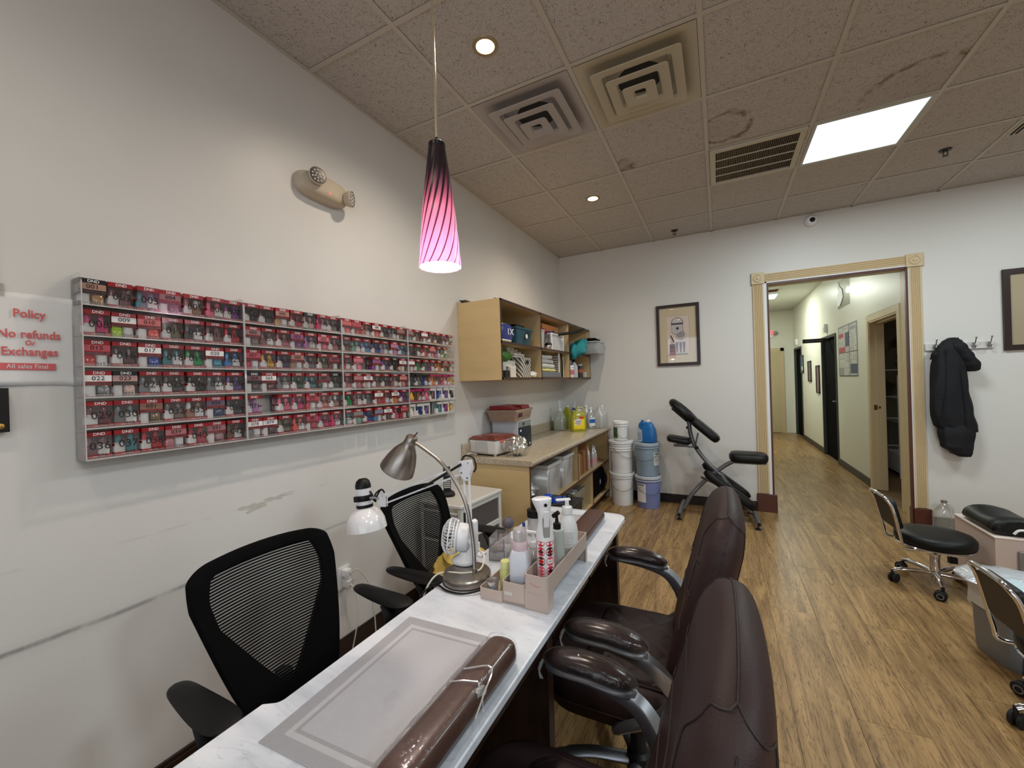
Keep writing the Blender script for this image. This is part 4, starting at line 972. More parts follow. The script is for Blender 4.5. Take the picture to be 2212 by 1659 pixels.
# --- top left cubby: cut-open detergent jug lying, teal basket, black folder
th = thing('detergent_pouch', 'blue and green detergent pouch in the upper left cubby', 'pouch', (.295, -2.20, S1))
th.scale = (1.1, 1.15, 1.1)
B().sq([(.055, 0, 4), (.075, .01, 4), (.085, .07, 4), (.075, .125, 4), (.05, .14, 4)], 24, sx=.6, sy=1.25).build('pouch', mat('pouch_green', (52, 84, 44), .35), th)
B().sq([(.053, .012, 4), (.074, .02, 4), (.084, .07, 4), (.0745, .12, 4), (.066, .13, 4)], 24, sx=.63, sy=1.16, c=(.004, .014, 0)).build('label_panel', mat('pouch_blue', (44, 56, 130), .3), th)
B().sq([(.056, .004, 4), (.075, .012, 4), (.075, .020, 4)], 24, sx=.66, sy=1.25, c=(.002, 0, 0)).build('white_band', white_plastic, th)
link('lettering', text_mesh('1X', .06, white_plastic, .001, font_bold=True), th, loc=(.062, .03, .075), rot=(R(90), 0, R(78)))
tag(B().sq([(.03, 0), (.05, .01), (.055, .11), (.04, .15)], 20, c=(.17, -2.07, S1)).build('brown_bottle', mat('brown_bottle', (92, 66, 50), .4), bev=0), 'brown bottle behind the blue pouch in the upper left cubby', 'bottle')
bask = mat('teal_weave', (38, 84, 100), .6, bump=.8, bscale=70, stretch=(1, 1, 5))
def basket(name, label, loc, sx, sy, h, m, th_=.006, flare=.82, hole=True, rz=0, cat='basket', holes=None):
    th = thing(name, label, cat, loc, rz); b = B()
    def ring(s, z, d=0): return [(x, y, z) for x, y in rrect(-sx/2*s+d, -sy/2*s+d, sx/2*s-d, sy/2*s-d, .015, 3)]
    b.rings([ring(flare, 0), ring(1, h)], 0, cap=False); b.add(ring(flare, .001), [tuple(range(16+0)) if False else tuple(range(len(ring(1, 0))))])
    b.rings([ring(1, h), ring(1, h, th_), ring(flare, .006, th_)], 0, cap=False)
    b.build('body', m, th, ang=50)
    b = B(); b.rings([ring(1.02, h-.012), ring(1.02, h+.002), ring(1.02, h+.002, th_*1.3), ring(1.02, h-.012, th_*1.3)], 0, cap=False, closed=True); b.build('rim', m, th, ang=50)
    return th
t_ = basket('teal_basket', 'dark teal woven basket tilted in the upper left cubby', (.24, -1.86, S1), .22, .32, .145, bask)
B().prism(blob(.04, .095, .036, .026, 16, .1), .116, .119, 0, 'x').build('handle_hole', mat('hole_dark', (26, 26, 26), .8), t_)
B().lathe([(.0005, 0), (.02, 0), (.02, .004), (.0005, .006)], 10, 0, (.12, .0, .075), (0, R(90), 0)).build('tag_disc', white_plastic, t_)
tag(B().box(.10, -1.9, S1+.012, .28, -1.72, S1+.185).build('black_folder', black_plastic, bev=.004), 'black folder standing in the teal basket', 'folder')
# --- top middle: perforated white basket with cloths, clear jar, steel cup, cardboard
def perforated(name, label, loc, sx, sy, h, m, rz=0):
    th = thing(name, label, 'basket', loc, rz)
    for (n_, ax) in ((int(sy/.016), 'x'), (int(sx/.016), 'y')):
        for s in (-1, 1):
            b = B()
            for k in range(n_+1):
                q = -.5+k/n_
                if ax == 'x': b.cbox((s*(sx/2-.004), q*(sy-.01), h/2), (.003, .0055, h))
                else: b.cbox((q*(sx-.01), s*(sy/2-.004), h/2), (.0055, .003, h))
            for k in range(int(h/.016)+1):
                z = min(h-.003, k*.016+.003)
                if ax == 'x': b.cbox((s*(sx/2-.004), 0, z), (.003, sy-.008, .0055))
                else: b.cbox((0, s*(sy/2-.004), z), (sx-.008, .003, .0055))
            b.build('lattice_side', m, th)
    b = B()
    for s in (-1, 1): b.box(s*sx/2-.006, -sy/2-.006, h-.012, s*sx/2+.006, sy/2+.006, h).box(-sx/2, s*sy/2-.006, h-.012, sx/2, s*sy/2+.006, h)
    for a in (-1, 1):
        for c_ in (-1, 1): b.box(a*sx/2-.008, c_*sy/2-.012, 0, a*sx/2+.008, c_*sy/2+.012, h)
    b.box(-sx/2, -sy/2, 0, sx/2, sy/2, .004); b.build('rim', m, th, bev=.002)
    return th
perforated('white_basket', 'white perforated basket in the upper middle cubby', (.22, -1.06, S1), .24, .34, .17, white_plastic)
tag(B().ball((.22, -1.12, S1+.185), .12, 24, sz=(.8, 1.3, .42), amp=.3, seed=3, freq=3).build('purple_cloth', mat('purple_cloth', (92, 76, 120), .9, bump=.4, bscale=60)), 'crumpled purple cloths heaped on the white basket', 'cloth')
tag(B().ball((.26, -1.34, S1+.18), .09, 20, sz=(.8, 1.3, .35), amp=.3, seed=8, freq=3).build('crimson_cloth', mat('crimson_cloth', (142, 30, 60), .9)), 'crimson cloth at the left end of the heap', 'cloth')
tag(B().box(.05, -1.36, S1+.17, .30, -.92, S1+.255).build('cardboard_box', mat('orange_card', (190, 122, 66), .7), bev=.002), 'orange cardboard box behind the heaped cloths', 'box')
tag(B().sq([(.045, 0, 5), (.05, .01, 5), (.06, .17, 5), (.066, .172, 5), (.066, .18, 5)], 24, c=(.28, -1.44, S1), sy=1.1).build('clear_tub', film('clear_tub', (225, 225, 228), .2, .55, .2)), 'cloudy plastic tub at left of the upper middle cubby', 'tub')
th = thing('steel_cup', 'small round steel cup in front of the perforated basket', 'cup', (.335, -1.30, S1)); B().lathe([(.0005, 0), (.022, 0), (.034, .018), (.034, .045), (.026, .060), (.0005, .066)], 24).build('body', chrome, th)
B().lathe([(.035, .04), (.036, .05), (.028, .064), (.0005, .070)], 24).build('lid', black_plastic, th)
# --- top right: teal pillow, black strap, plastic drawer with black cloth sticking out
th = thing('teal_cushion', 'bright teal cushion hanging out of the upper right cubby', 'cushion', (.40, -.55, S1+.055))
tealm = mat('teal_cloth', (38, 132, 138), .85, bump=.25, bscale=40, var=.12, vscale=12)
def pil(u, v):
    a = (u-.5)*2; c_ = (v-.5)*2; s = 1-.16*(a*a)*(1-c_*c_)*0
    return a, c_
b = B(); rg = []
Mx = Matrix.Translation((0, 0, 0)) @ Euler((R(35), R(-18), 0)).to_matrix().to_4x4(); b.tf = Mx
for i in range(25):
    a = -1+2*i/24; ring = []
    for k in range(28):
        t_ = 2*pi*k/28; c_ = cos(t_); s_ = sin(t_)
        yy = .165*a*(1-.10*(1-c_*c_)*(abs(a)**2)); hw = .12*(1-.12*abs(a)**4); th_ = .062*(1-abs(a)**2.4)**.6+.003
        ring.append((hw*c_*.85+.02*noise.noise(Vector((a*2, c_, 3))), yy, th_*s_*(1-abs(c_)**3*.6)+.008*noise.noise(Vector((a*3, c_*3, s_)))))
    rg.append(ring)
b.rings(rg); b.build('cushion', tealm, th, ang=80)
th = thing('teal_sleeve', 'teal cloth end drooping over the middle shelf edge', 'cloth', (.385, -.67, S1-.02))
B().ball((0, .0, .035), .075, 22, sz=(.55, .95, 1.15), amp=.22, seed=6, freq=2.5).build('cloth', tealm, th, ang=80)
tag(B().tube(spline([(.30, -1.05, S1+.165), (.40, -.95, S1+.185), (.43, -.7, S1+.225), (.44, -.50, S1+.27)]), [.030]*25, 8, flat=.5).build('black_strap', mat('strap_black', (16, 16, 17), .7)), 'black strap sticking out between the upper middle and right cubbies', 'strap')
th = thing('clear_plastic_bin', 'clear plastic bin sticking out of the upper right cubby', 'bin', (.42, -.22, S1))
b = B(); b.box(-.28, -.16, 0, .15, .16, .003); b.box(-.28, -.163, 0, .15, -.16, .14).box(-.28, .16, 0, .15, .163, .14).box(.147, -.16, 0, .15, .16, .14)
b.build('walls', film('clear_bin', (220, 224, 228), .25, .32, .15), th); B().box(-.28, -.172, .132, .16, -.160, .142).box(-.28, .16, .132, .16, .172, .142).box(.147, -.17, .132, .162, .17, .142).build('rim', film('clear_bin_rim', (225, 228, 230), .2, .7, .2), th)
tag(B().ball((.46, -.25, S1+.155), .075, 18, sz=(1.3, 1.2, .5), amp=.3, seed=4).build('black_cloth', black_fabric), 'black cloth on top of the clear plastic bin', 'cloth')
# --- lower left: tissue pack green, boxes, black-white basket, wrapped items
tag(B().ball((.24, -2.10, S0+.175), .09, 20, sz=(.8, 1.25, .55), amp=.35, seed=2, freq=2.4).build('green_packet', mat('green_packet', (74, 128, 44), .4)), 'crumpled green tissue packet in the lower left cubby', 'packet')
rs = random.Random(8)
for k, (y, z, x, sx, sy, sz_, lab) in enumerate(((-2.24, 0, .27, .12, .10, .12, 'cloudy plastic carton at the left of the lower left cubby'), (-2.21, 0, .30, .10, .10, .055, 'small black carton at the front left of the lower left cubby'), (-2.09, 0, .30, .08, .07, .085, 'white packet standing right of the black carton'), (-2.12, .085, .27, .10, .13, .04, 'white packet lying on the standing white packet'), (-2.02, 0, .29, .06, .05, .10, 'narrow white packet beside the woven basket'), (-2.02, .10, .25, .09, .12, .04, 'flat white packet above the narrow packet'))):
    c_ = mat('cream_packet', (216, 210, 198), .6, bump=.3, bscale=50) if k > 1 else (film('cloudy', (220, 222, 226), .2, .6, .2) if k == 0 else black_plastic)
    o = B().cbox((x, y, S0+z+sz_/2+.0005), (sx, sy, sz_), rot=(0, 0, rs.uniform(-.1, .1))).build('packet' if k else 'cloudy_carton', c_, bev=.004); tag(o, lab, 'packet' if k > 1 else 'carton')
for k in range(4):
    o = B().cbox((.21, -2.0+.07*k, S0+.235-.012*k), (.10, .06, .075), rot=(.15*k-.2, .1, .1*k)).build('white_packet', mat('cream_packet'), bev=.005)
    tag(o, 'white wrapped packet on the heap, %s from left' % coln[k], 'packet', 'wrapped packets heaped in the lower left cubby')
wv = bpy.data.materials.new('black_white_weave'); wv.use_nodes = True; t = NT(wv); ck = t.n('TexWave'); ck.wave_type = 'BANDS'; ck.bands_direction = 'DIAGONAL'; ck.inputs['Scale'].default_value = 16; ck.inputs['Distortion'].default_value = 2; ck.inputs['Detail Scale'].default_value = 30
t.l(t.obj(), ck.inputs[0]); t.l(t.mix(t.rng(ck.outputs['Fac'], .35, .45), srgb((60, 54, 50)), srgb((206, 200, 188))), t.b.inputs['Base Color'])
t_ = basket('woven_basket', 'small black and white woven basket in the lower left cubby', (.27, -1.84, S0), .16, .18, .165, wv, flare=.94)
B().box(.081, -.03, .115, .084, .03, .145).build('handle_hole', mat('hole_dark'), t_)
tag(B().ball((.32, -1.68, S0+.028), .034, 14, sz=(1, 1.9, .8), amp=.5, seed=3, freq=4).build('paper_scrap', white_paper), 'crumpled white paper at the right of the lower left cubby', 'paper')
for k in range(2): tag(B().box(.12, -1.78, S0+.17+.018*k, .30, -1.98, S0+.185+.018*k).build('folded_sheet', mat('cream_packet'), bev=.004), 'white folded sheet on the woven basket, %s' % ('lower one' if k == 0 else 'upper one'), 'paper')
# --- lower middle: folded towels in a clear wire tray
towel = mat('white_towel', (208, 208, 204), .95, bump=.6, bscale=240); towely = mat('yellow_towel', (224, 212, 140), .95, bump=.6, bscale=240)
for k, (z, h_, m_, lab) in enumerate(((.0, .055, mat('grey_tray', (112, 116, 122), .5), None), (.055, .03, towely, 'yellow folded towel low in the lower middle cubby stack'), (.087, .048, towel, 'white folded towel directly above the yellow towel'), (.137, .040, towel, 'white folded towel second above the yellow towel'), (.179, .040, towel, 'white folded towel on top of the lower middle stack'))):
    if lab is None:
        tag(B().box(.10, -1.54, S0+.0, .35, -1.0, S0+.053).build('grey_tray', m_, bev=.01), 'grey shallow tray under the folded towels', 'tray'); continue
    b = B(); rg = []
    for i in range(17):
        y = -1.53+.42*i/16-(.02*k*(i/16)); rr_ = rrect(.12, S0+z, .345-.004*k, S0+z+h_, h_*.48, 4)
        rg.append([(x, y, zz+.006*noise.noise(Vector((x*9, y*7, k)))*1.0) for x, zz in rr_])
    tag(b.rings(rg).build('folded_towel', m_, ang=80), lab, 'towel', 'towels stacked in the lower middle cubby')
th = thing('wire_tray', 'white plastic rack tray holding the towel stack', 'tray', (.22, -1.0, S0))
for k in range(9): B().box(-.10, -.03, .02+.024*k, .125, -.024, .028+.024*k).build('bar', white_plastic, th)
B().box(.115, -.04, 0, .125, -.02, .25).box(.115, .07, 0, .125, .085, .22).build('post', white_plastic, th)
tag(B().tube(spline([(.34, -.94, S0), (.34, -.94, S0+.20), (.33, -.97, S0+.25), (.28, -1.02, S0+.26)]), .009, 8).build('black_cane', black_plastic), 'black curved cane hook beside the towel tray', 'cane')
# --- lower right: bottles and jars
def bottle(name, label, loc, prof, m, cap=None, capprof=None, lab=None, cat='bottle', n=22, e=None, group=None, rz=0, sx=1, sy=1):
    th = thing(name, label, cat, loc, rz, group)
    (B().sq(prof, n, e, sx=sx, sy=sy) if e else B().lathe(prof, n)).build('bottle_body', m, th, ang=50)
    if cap: B().lathe(capprof, 18).build('cap', cap, th, ang=50)
    if lab: B().lathe(lab[0], n, cap=False).build('label_wrap', lab[1], th, ang=50)
    return th
bottle('white_spray', 'tall white bottle with black nozzle in lower right cubby', (.32, -.48, S0), [(.0005, 0), (.040, 0), (.042, .01), (.042, .12), (.03, .15), (.014, .17), (.014, .18)], mat('pearl_white', (214, 214, 214), .3), black_plastic, [(.0005, .178), (.018, .178), (.018, .2), (.010, .205), (.010, .225), (.0005, .226)])
bottle('pink_jar', 'white jar with pink label at left of lower right cubby', (.33, -.66, S0), [(.0005, 0), (.045, 0), (.047, .01), (.047, .10), (.04, .112)], mat('jar_white', (218, 210, 208), .4), white_plastic, [(.0005, .112), (.046, .112), (.046, .135), (.0005, .137)], ([(.0475, .03), (.0475, .085)], mat('pink_label', (196, 110, 120), .5)))
tag(B().ball((.30, -.68, S0+.172), .052, 16, sz=(.9, 1.1, .7), amp=.4, seed=5).build('white_wad', towel), 'white wad of cloth on the pink-labelled jar', 'cloth')
bottle('black_lidded_jar', 'clear jar with wide black lid at the back of lower right cubby', (.17, -.36, S0), [(.0005, 0), (.085, 0), (.09, .02), (.09, .19), (.08, .205)], film('jar_smoke', (150, 150, 150), .2, .4, .1), black_plastic, [(.0005, .205), (.09, .205), (.09, .228), (.0005, .230)])
bottle('label_bottle', 'small white-capped bottle with orange label in lower right cubby', (.30, -.20, S0), [(.0005, 0), (.034, 0), (.035, .01), (.035, .13), (.03, .14)], mat('dark_bottle', (70, 62, 62), .3), white_plastic, [(.0005, .14), (.028, .14), (.028, .165), (.0005, .166)], ([(.0355, .06), (.0355, .10)], mat('orange_label', (206, 96, 52), .5)))
bottle('label_bottle', 'white-capped dark bottle left of the orange-labelled one', (.24, -.31, S0), [(.0005, 0), (.030, 0), (.031, .01), (.031, .14), (.026, .15)], mat('dark_bottle'), white_plastic, [(.0005, .15), (.026, .15), (.026, .175), (.0005, .176)])
tag(B().cbox((.33, -.13, S0+.034), (.05, .07, .066)).build('cream_packet_small', mat('cream_packet'), bev=.006), 'small cream packet at right of lower right cubby', 'packet')
# odds on top of the cabinet
tag(B().ball((.05, -2.30, CZ1+.012), .026, 12, sz=(1.3, 2.4, .45), amp=.8, seed=3, freq=5).build('tangled_string', mat('string_dark', (90, 84, 74), .9)), 'small tangle of string on the near top corner of cabinet', 'string')
tag(B().ball((.30, -2.28, CZ1+.010), .012, 10, amp=.4).build('green_bead', mat('green_bead', (60, 90, 50), .5)), 'small dark green knob on top of the cabinet', 'knob')
# ---------------------------------------------------------------- base cabinet and counter top
BY0, BY1, BX, BH = -2.345, -.01, .575, .822
th = thing('base_cabinet', 'long open birch base cabinet under the stone counter', 'cabinet', (0, 0, 0))
panel('side_panel', .002, BY0, 0, BX-.002, BY0+.02, BH); panel('side_panel', .002, BY1-.02, .08, BX-.002, BY1, BH)
panel('bottom_panel', .002, BY0+.02, .085, BX-.002, BY1-.02, .105, plyin); panel('back_panel', .002, BY0+.02, .105, .008, BY1-.02, BH, plyin)
B().box(.10, BY0+.02, 0, BX-.05, BY1, .085).build('plinth', mat('plinth_dark', (38, 30, 28), .5), th)
panel('top_rail', .008, BY0+.02, BH-.02, BX-.002, BY1-.02, BH, plyin)
BD = -1.215; BD2 = -.735; bz = .455
panel('divider', .008, BD-.01, bz+.01, BX-.002, BD+.01, BH-.02, plyin); panel('divider', .008, BD2-.01, .105, BX-.002, BD2+.01, bz-.01, plyin)
panel('shelf', .008, BY0+.02, bz-.01, BX-.002, BY1-.02, bz+.01, plyin)
e = B(); x0, x1 = BX-.002, BX; e.box(x0, BY0, 0, x1, BY0+.02, BH).box(x0, BY1-.02, .085, x1, BY1, BH).box(x0, BY0+.02, bz-.01, x1, BY1-.02, bz+.01).box(x0, BY0+.02, .085, x1, BY1-.02, .105).box(x0, BD-.01, bz+.01, x1, BD+.01, BH-.02).box(x0, BD2-.01, .105, x1, BD2+.01, bz-.01).box(x0, BY0+.02, BH-.02, x1, BY1-.02, BH)
e.build('edge_band', mat('edge_red_brown', (92, 52, 36), .4), th)
stone = bpy.data.materials.new('counter_laminate'); stone.use_nodes = True; t = NT(stone); ob = t.obj()
c = t.mix(t.rng(t.noise(60, ob, 6), .35, .65), srgb((166, 152, 130)), srgb((194, 180, 158))); c = t.mix(t.math('MULTIPLY', t.rng(t.noise(9, ob, 4), .45, .6), .3), c, srgb((176, 162, 140)))
t.l(c, t.b.inputs['Base Color']); t.b.inputs['Roughness'].default_value = .2; t.b.inputs['Specular IOR Level'].default_value = .6
CT = .862
th = thing('countertop', 'beige speckled laminate countertop with rounded front edge and backsplash', 'countertop', (0, 0, 0))
pf = [(.001, BH+.001), (.600, BH+.001), (.603, BH-.004)]+[(.603+.012*sin(R(a)), (CT-.016)+.016*cos(R(a))) for a in (120, 90, 60, 30)][0:4]+[(.595, CT), (.001, CT)]
pf = [(.001, BH+.001), (.601, BH+.001), (.609, BH+.006), (.611, CT-.018), (.607, CT-.006), (.597, CT), (.001, CT)]
B().prism([(a, b_) for a, b_ in pf], BY0-.018, -.002, 0, 'y').build('slab', stone, th, ang=60)
B().box(.001, -1.62, CT, .020, -.002, CT+.10).build('backsplash', stone, th, bev=.004); B().box(.001, BY0-.016, CT, .022, -2.02, CT+.10).build('backsplash', stone, th, bev=.004)
# red-lidded white box (appliance) and its cable
th = thing('steamer_box', 'white electric box with dark red lid near the counter end', 'appliance', (.16, -2.13, CT), R(-8))
wbm = mat('stained_white', (216, 214, 212), .35, var=.05, vscale=5)
B().box(-.13, -.14, .012, .13, .14, .125, tx=-.008, ty=-.008).build('body', wbm, th, bev=.016, seg=3)
B().box(-.143, -.153, .125, .143, .153, .150, tx=.03, ty=.03).build('lid', mat('dark_red_lid', (116, 56, 46), .25, var=.25, vscale=12), th, bev=.006)
B().box(-.06, -.07, .150, .07, .07, .153).build('lid_panel', mat('lid_panel_red', (160, 100, 88), .4), th, bev=.001)
for x in (-.1, .1):
    for y in (-.11, .11): B().lathe([(.0005, 0), (.011, 0), (.011, .014), (.0005, .014)], 12, 0, (x, y, 0)).build('foot', white_plastic, th)
B().box(-.07, -.1495, .03, .05, -.1475, .115).build('side_recess', mat('recess_grey', (190, 188, 188), .4), th, bev=.001)
B().box(.1385, -.02, .035, .1405, .06, .115).build('control_panel', mat('panel_rust', (110, 60, 34), .4), th)
B().lathe([(.0005, 0), (.018, 0), (.016, .010), (.0005, .012)], 16, 0, (.140, .015, .07), (0, R(90), 0)).build('dial', chrome, th)
B().box(.1372, -.10, .10, .1382, .0, .124).build('red_patch', mat('pale_red_patch', (206, 120, 100), .4), th)  # thin pale red patch on the front just below the lid
tag(B().tube(spline([(.10, -2.29, CT+.012), (.07, -2.375, CT+.03), (.055, -2.385, .80), (.10, -2.40, .72), (.095, -2.40, .68)]), .0035, 7).build('power_cord', cordw), 'white cord hanging from the red-lidded box over the counter end', 'cord')
tag(B().tube(spline([(-.0+.03, -2.27, CT+.012), (.02, -2.37, CT+.0), (.015, -2.385, .80), (.03, -2.42, .5)]), .0035, 7).build('power_cord', cordw), 'white cord hanging against the wall beside the counter end', 'cord')
# foil-wrapped head on the counter
wrapm = film('plastic_wrap', (235, 235, 235), .35, .18, .08, bump=.8, bscale=30)
th = thing('foil_lamp', 'crumpled foil and plastic wrapped ball on the counter edge', 'foil', (.385, -2.175, CT))
B().ball((.02, .0, .078), .071, 30, sz=(1, 1, 1.05), amp=.28, seed=7, freq=3.5).build('foil_ball', mat('foil_wrap', (214, 212, 208), .16, .9, bump=1.0, bscale=28), th, ang=25)
B().ball((-.075, -.02, .075), .05, 22, sz=(1.2, .8, .8), amp=.3, seed=9, freq=3).build('plastic_wrap', wrapm, th, ang=30)
# dark sterilizer box with woven basket and red book
th = thing('sterilizer_cabinet', 'white cabinet with dark glass door standing on the counter', 'appliance', (.165, -1.80, CT))
B().box(-.13, -.125, 0, .12, .125, .24).build('body', mat('light_grey_case', (196, 198, 204), .35), th, bev=.004)
B().box(.12, -.12, .185, .128, .12, .238).build('control_panel', mat('panel_grey', (130, 134, 132), .35), th, bev=.002)
B().box(.12, -.12, .004, .132, .12, .183).build('door', mat('dark_glass_door', (40, 42, 44), .12), th, bev=.003)
B().lathe([(.0005, 0), (.022, 0), (.022, .003), (.0005, .004)], 20, 0, (.128, -.03, .212), (0, R(90), 0), sx=.6).build('display', mat('display_dark', (60, 66, 60), .2), th)
B().lathe([(.0005, 0), (.009, 0), (.009, .002), (.0005, .003)], 12, 0, (.132, .08, .03), (0, R(90), 0)).build('sticker', white_plastic, th)
B().box(.132, -.11, .15, .134, -.085, .165).build('badge', white_plastic, th)
wb = bpy.data.materials.new('paper_weave'); wb.use_nodes = True; t = NT(wb); bt = t.n('TexBrick'); bt.inputs['Scale'].default_value = 22; bt.inputs['Mortar Size'].default_value = .03; bt.inputs['Color1'].default_value = srgb((172, 146, 124)); bt.inputs['Color2'].default_value = srgb((184, 160, 138)); bt.inputs['Mortar'].default_value = srgb((120, 94, 78))
mpp = t.n('Mapping'); mpp.inputs['Rotation'].default_value = (R(90), 0, R(40)); t.l(t.obj(), mpp.inputs[0]); t.l(mpp.outputs[0], bt.inputs[0]); t.l(bt.outputs[0], t.b.inputs['Base Color']); t.b.inputs['Roughness'].default_value = .6; t.bump(bt.outputs['Fac'], .4)
t_ = basket('woven_tray', 'tan woven tray basket on the sterilizer cabinet', (.155, -1.80, CT+.2405), .28, .40, .095, wb, flare=.86, rz=R(4))
B().box(.115, -.14, .035, .134, -.055, .078).build('handle_hole', mat('hole_purple', (84, 30, 54), .7), t_)
for y in (.12, .145): B().lathe([(.0005, 0), (.008, 0), (.008, .003), (.0005, .003)], 12, 0, (.139, y, .076), (0, R(90), 0)).build('rivet', chrome, t_)
th = thing('red_book', 'dark red folded book lying across the tan woven tray', 'book', (.15, -1.80, CT+.338))
rb = mat('dark_red_cover', (132, 24, 30), .35)
B().prism([(-.11, 0), (.12, 0), (.12, .012), (.02, .034), (-.11, .034)], -.175, -.02, 0, 'y').build('cover', rb, th, bev=.002)
B().prism([(-.11, 0), (.13, 0), (.12, .030), (-.10, .034)], -.02, .14, 0, 'y').build('cover', rb, th, bev=.003)
# bottles and jugs at the far end of the counter
bottle('pump_jug', 'clear gallon bottle with tall white pump, pale lotion in its bottom', (.135, -.50, CT), [(.060, 0, 5), (.066, .01, 5), (.066, .13, 5), (.060, .16, 4), (.03, .215, 2.4), (.020, .23, 2)], film('jug_clear_green', (214, 222, 212), .18, .42, .12), white_plastic, [(.0005, .228), (.024, .228), (.024, .25), (.008, .255), (.007, .335), (.0005, .335)], e=5)
th = bpy.context.scene.objects['pump_jug']; B().sq([(.058, .004, 5), (.063, .01, 5), (.063, .065, 5)], 22, 5).build('lotion', mat('pale_lotion', (196, 214, 192), .4), th)
B().box(-.004, -.045, .333, .008, .02, .342).build('pump_spout', white_plastic, th, bev=.003)
bottle('yellow_jug', 'jug of yellow-green liquid behind the lotion bottle', (.175, -.345, CT), [(.058, 0, 5), (.062, .01, 5), (.062, .16, 5), (.05, .20, 3.4), (.022, .25, 2), (.020, .265, 2)], mat('yellow_green_liquid', (172, 172, 44), .2, trans=.25), white_plastic, [(.0005, .262), (.022, .262), (.022, .278), (.0005, .279)], e=5)
bottle('yellow_jug', 'clear jug just right of the yellow-green jug', (.19, -.16, CT), [(.058, 0, 5), (.062, .01, 5), (.062, .15, 5), (.05, .19, 3.4), (.022, .24, 2), (.020, .255, 2)], milky, white_plastic, [(.0005, .252), (.022, .252), (.022, .268), (.0005, .269)], e=5)
th = thing('cleaner_jug', 'big bottle of yellow cleaner with lemon label on the counter', 'bottle', (.375, -.56, CT), R(-58))
yl = mat('lemon_cleaner', (190, 186, 42), .15, trans=.3)
B().sq([(.9, 0, 5), (1, .01, 5), (1.02, .06, 5), (.96, .13, 5), (.86, .18, 4.5), (.66, .215, 4)], 32, sx=.048, sy=.086).build('bottle_body', yl, th, ang=60)
jb = mat('cleaner_top', (196, 194, 120), .2, trans=.3)
B().sq([(.66, .214, 4), (.5, .228, 3)], 24, sx=.048, sy=.080, c=(0, -.0, 0)).build('shoulder', jb, th, ang=60)
B().tube(spline([(0, -.015, .215), (0, -.01, .255), (0, .03, .268), (0, .062, .245), (0, .066, .19)], 6), .012, 10).build('handle', jb, th)
B().lathe([(.014, .215), (.013, .245), (.0005, .245)], 18, 0, (0, -.048, 0)).build('neck', jb, th)
B().lathe([(.0005, .244), (.017, .244), (.017, .262), (.0005, .263)], 18, 0, (0, -.048, 0)).build('cap', mat('navy_cap', (30, 34, 96), .35), th)
lx = .0485
B().prism([(-.062, .03), (.058, .03), (.06, .14), (.03, .158), (-.03, .162), (-.064, .125)], lx-.004, lx+.002, 0, 'x').build('label_panel', mat('label_yellow', (236, 220, 40), .35), th)
B().prism([(-.055, .075), (.025, .075), (.03, .14), (-.045, .14)], lx+.002, lx+.0026, 0, 'x').build('label_white', white_paper, th)
B().prism([(-.062, .142), (-.005, .165), (-.005, .150), (-.06, .128)], lx+.002, lx+.0027, 0, 'x').build('label_grey_tab', mat('grey_tab', (150, 150, 156), .5), th)
B().prism([(.0, .142), (.052, .142), (.048, .166), (.0, .168)], lx+.002, lx+.0027, 0, 'x').build('label_red_tab', mat('red_tab', (206, 52, 40), .5), th)
link('lettering', text_mesh('Lysol', .034, mat('navy_ink', (36, 40, 110), .5), .0004, font_bold=True, sx=.85), th, loc=(lx+.003, -.008, .116), rot=(R(90), R(0), R(90)))
B().box(lx+.0026, -.05, .088, lx+.003, .022, .094).box(lx+.0026, -.03, .077, lx+.003, .016, .080).build('label_stripe', mat('red_stripe', (170, 50, 80), .5), th)
for y, z in ((-.035, .052), (.035, .062), (.01, .045)): B().lathe([(.0005, 0), (.016, 0), (.0005, .003)], 16, 0, (lx+.002, y, z), (0, R(90), 0)).build('lemon', mat('lemon', (240, 200, 30), .4), th)
bottle('peroxide_bottle', 'clear bottle with blue, white and red label on the counter', (.44, -.28, CT), [(.0005, 0), (.050, 0), (.052, .01), (.052, .16), (.022, .22), (.016, .235)], film('clear_bottle', (214, 222, 222), .2, .28, .1), white_plastic, [(.0005, .232), (.019, .232), (.019, .255), (.0005, .256)])
th = bpy.context.scene.objects['peroxide_bottle']
for a0, a1, m_, z0_, z1_ in ((-95, 20, white_paper, .035, .135), (-90, -10, mat('label_blue', (28, 96, 176), .4), .07, .115), (0, 20, mat('label_maroon', (130, 40, 66), .4), .05, .12)):
    q = .0528 if m_ is white_paper else .0534; pts = [(q*cos(R(a0+(a1-a0)*k/10)), q*sin(R(a0+(a1-a0)*k/10))) for k in range(11)]; pts += [((q-.0006)*p/q, (q-.0006)*r_/q) for p, r_ in pts[::-1]]
    B().prism(pts, z0_, z1_, 0, 'z').build('label_wrap', m_, th)
JL = ['clear gallon jug nearest the counter front, right end', 'clear gallon jug against back wall at the counter end', 'clear gallon jug between the yellow cleaner and blue label bottle, at back', 'cloudy jug beside the wall, behind the yellow cleaner']
for k, (x, y) in enumerate(((.525, -.205), (.52, -.075), (.335, -.11), (.30, -.30))):
    jug('gallon_jug', JL[k], (x, y, CT), milky if k < 3 else milky, None if k == 0 else white_plastic, .262, .064, None, 'clear gallon jugs on the counter')
th = thing('squeeze_bottle', 'pale bottle with a thin pointed nozzle behind the yellow cleaner', 'bottle', (.235, -.25, CT)); B().lathe([(.0005, 0), (.04, 0), (.042, .01), (.042, .2), (.03, .23), (.012, .25), (.004, .33), (.0005, .335)], 18).build('bottle_body', milky, th, ang=50)
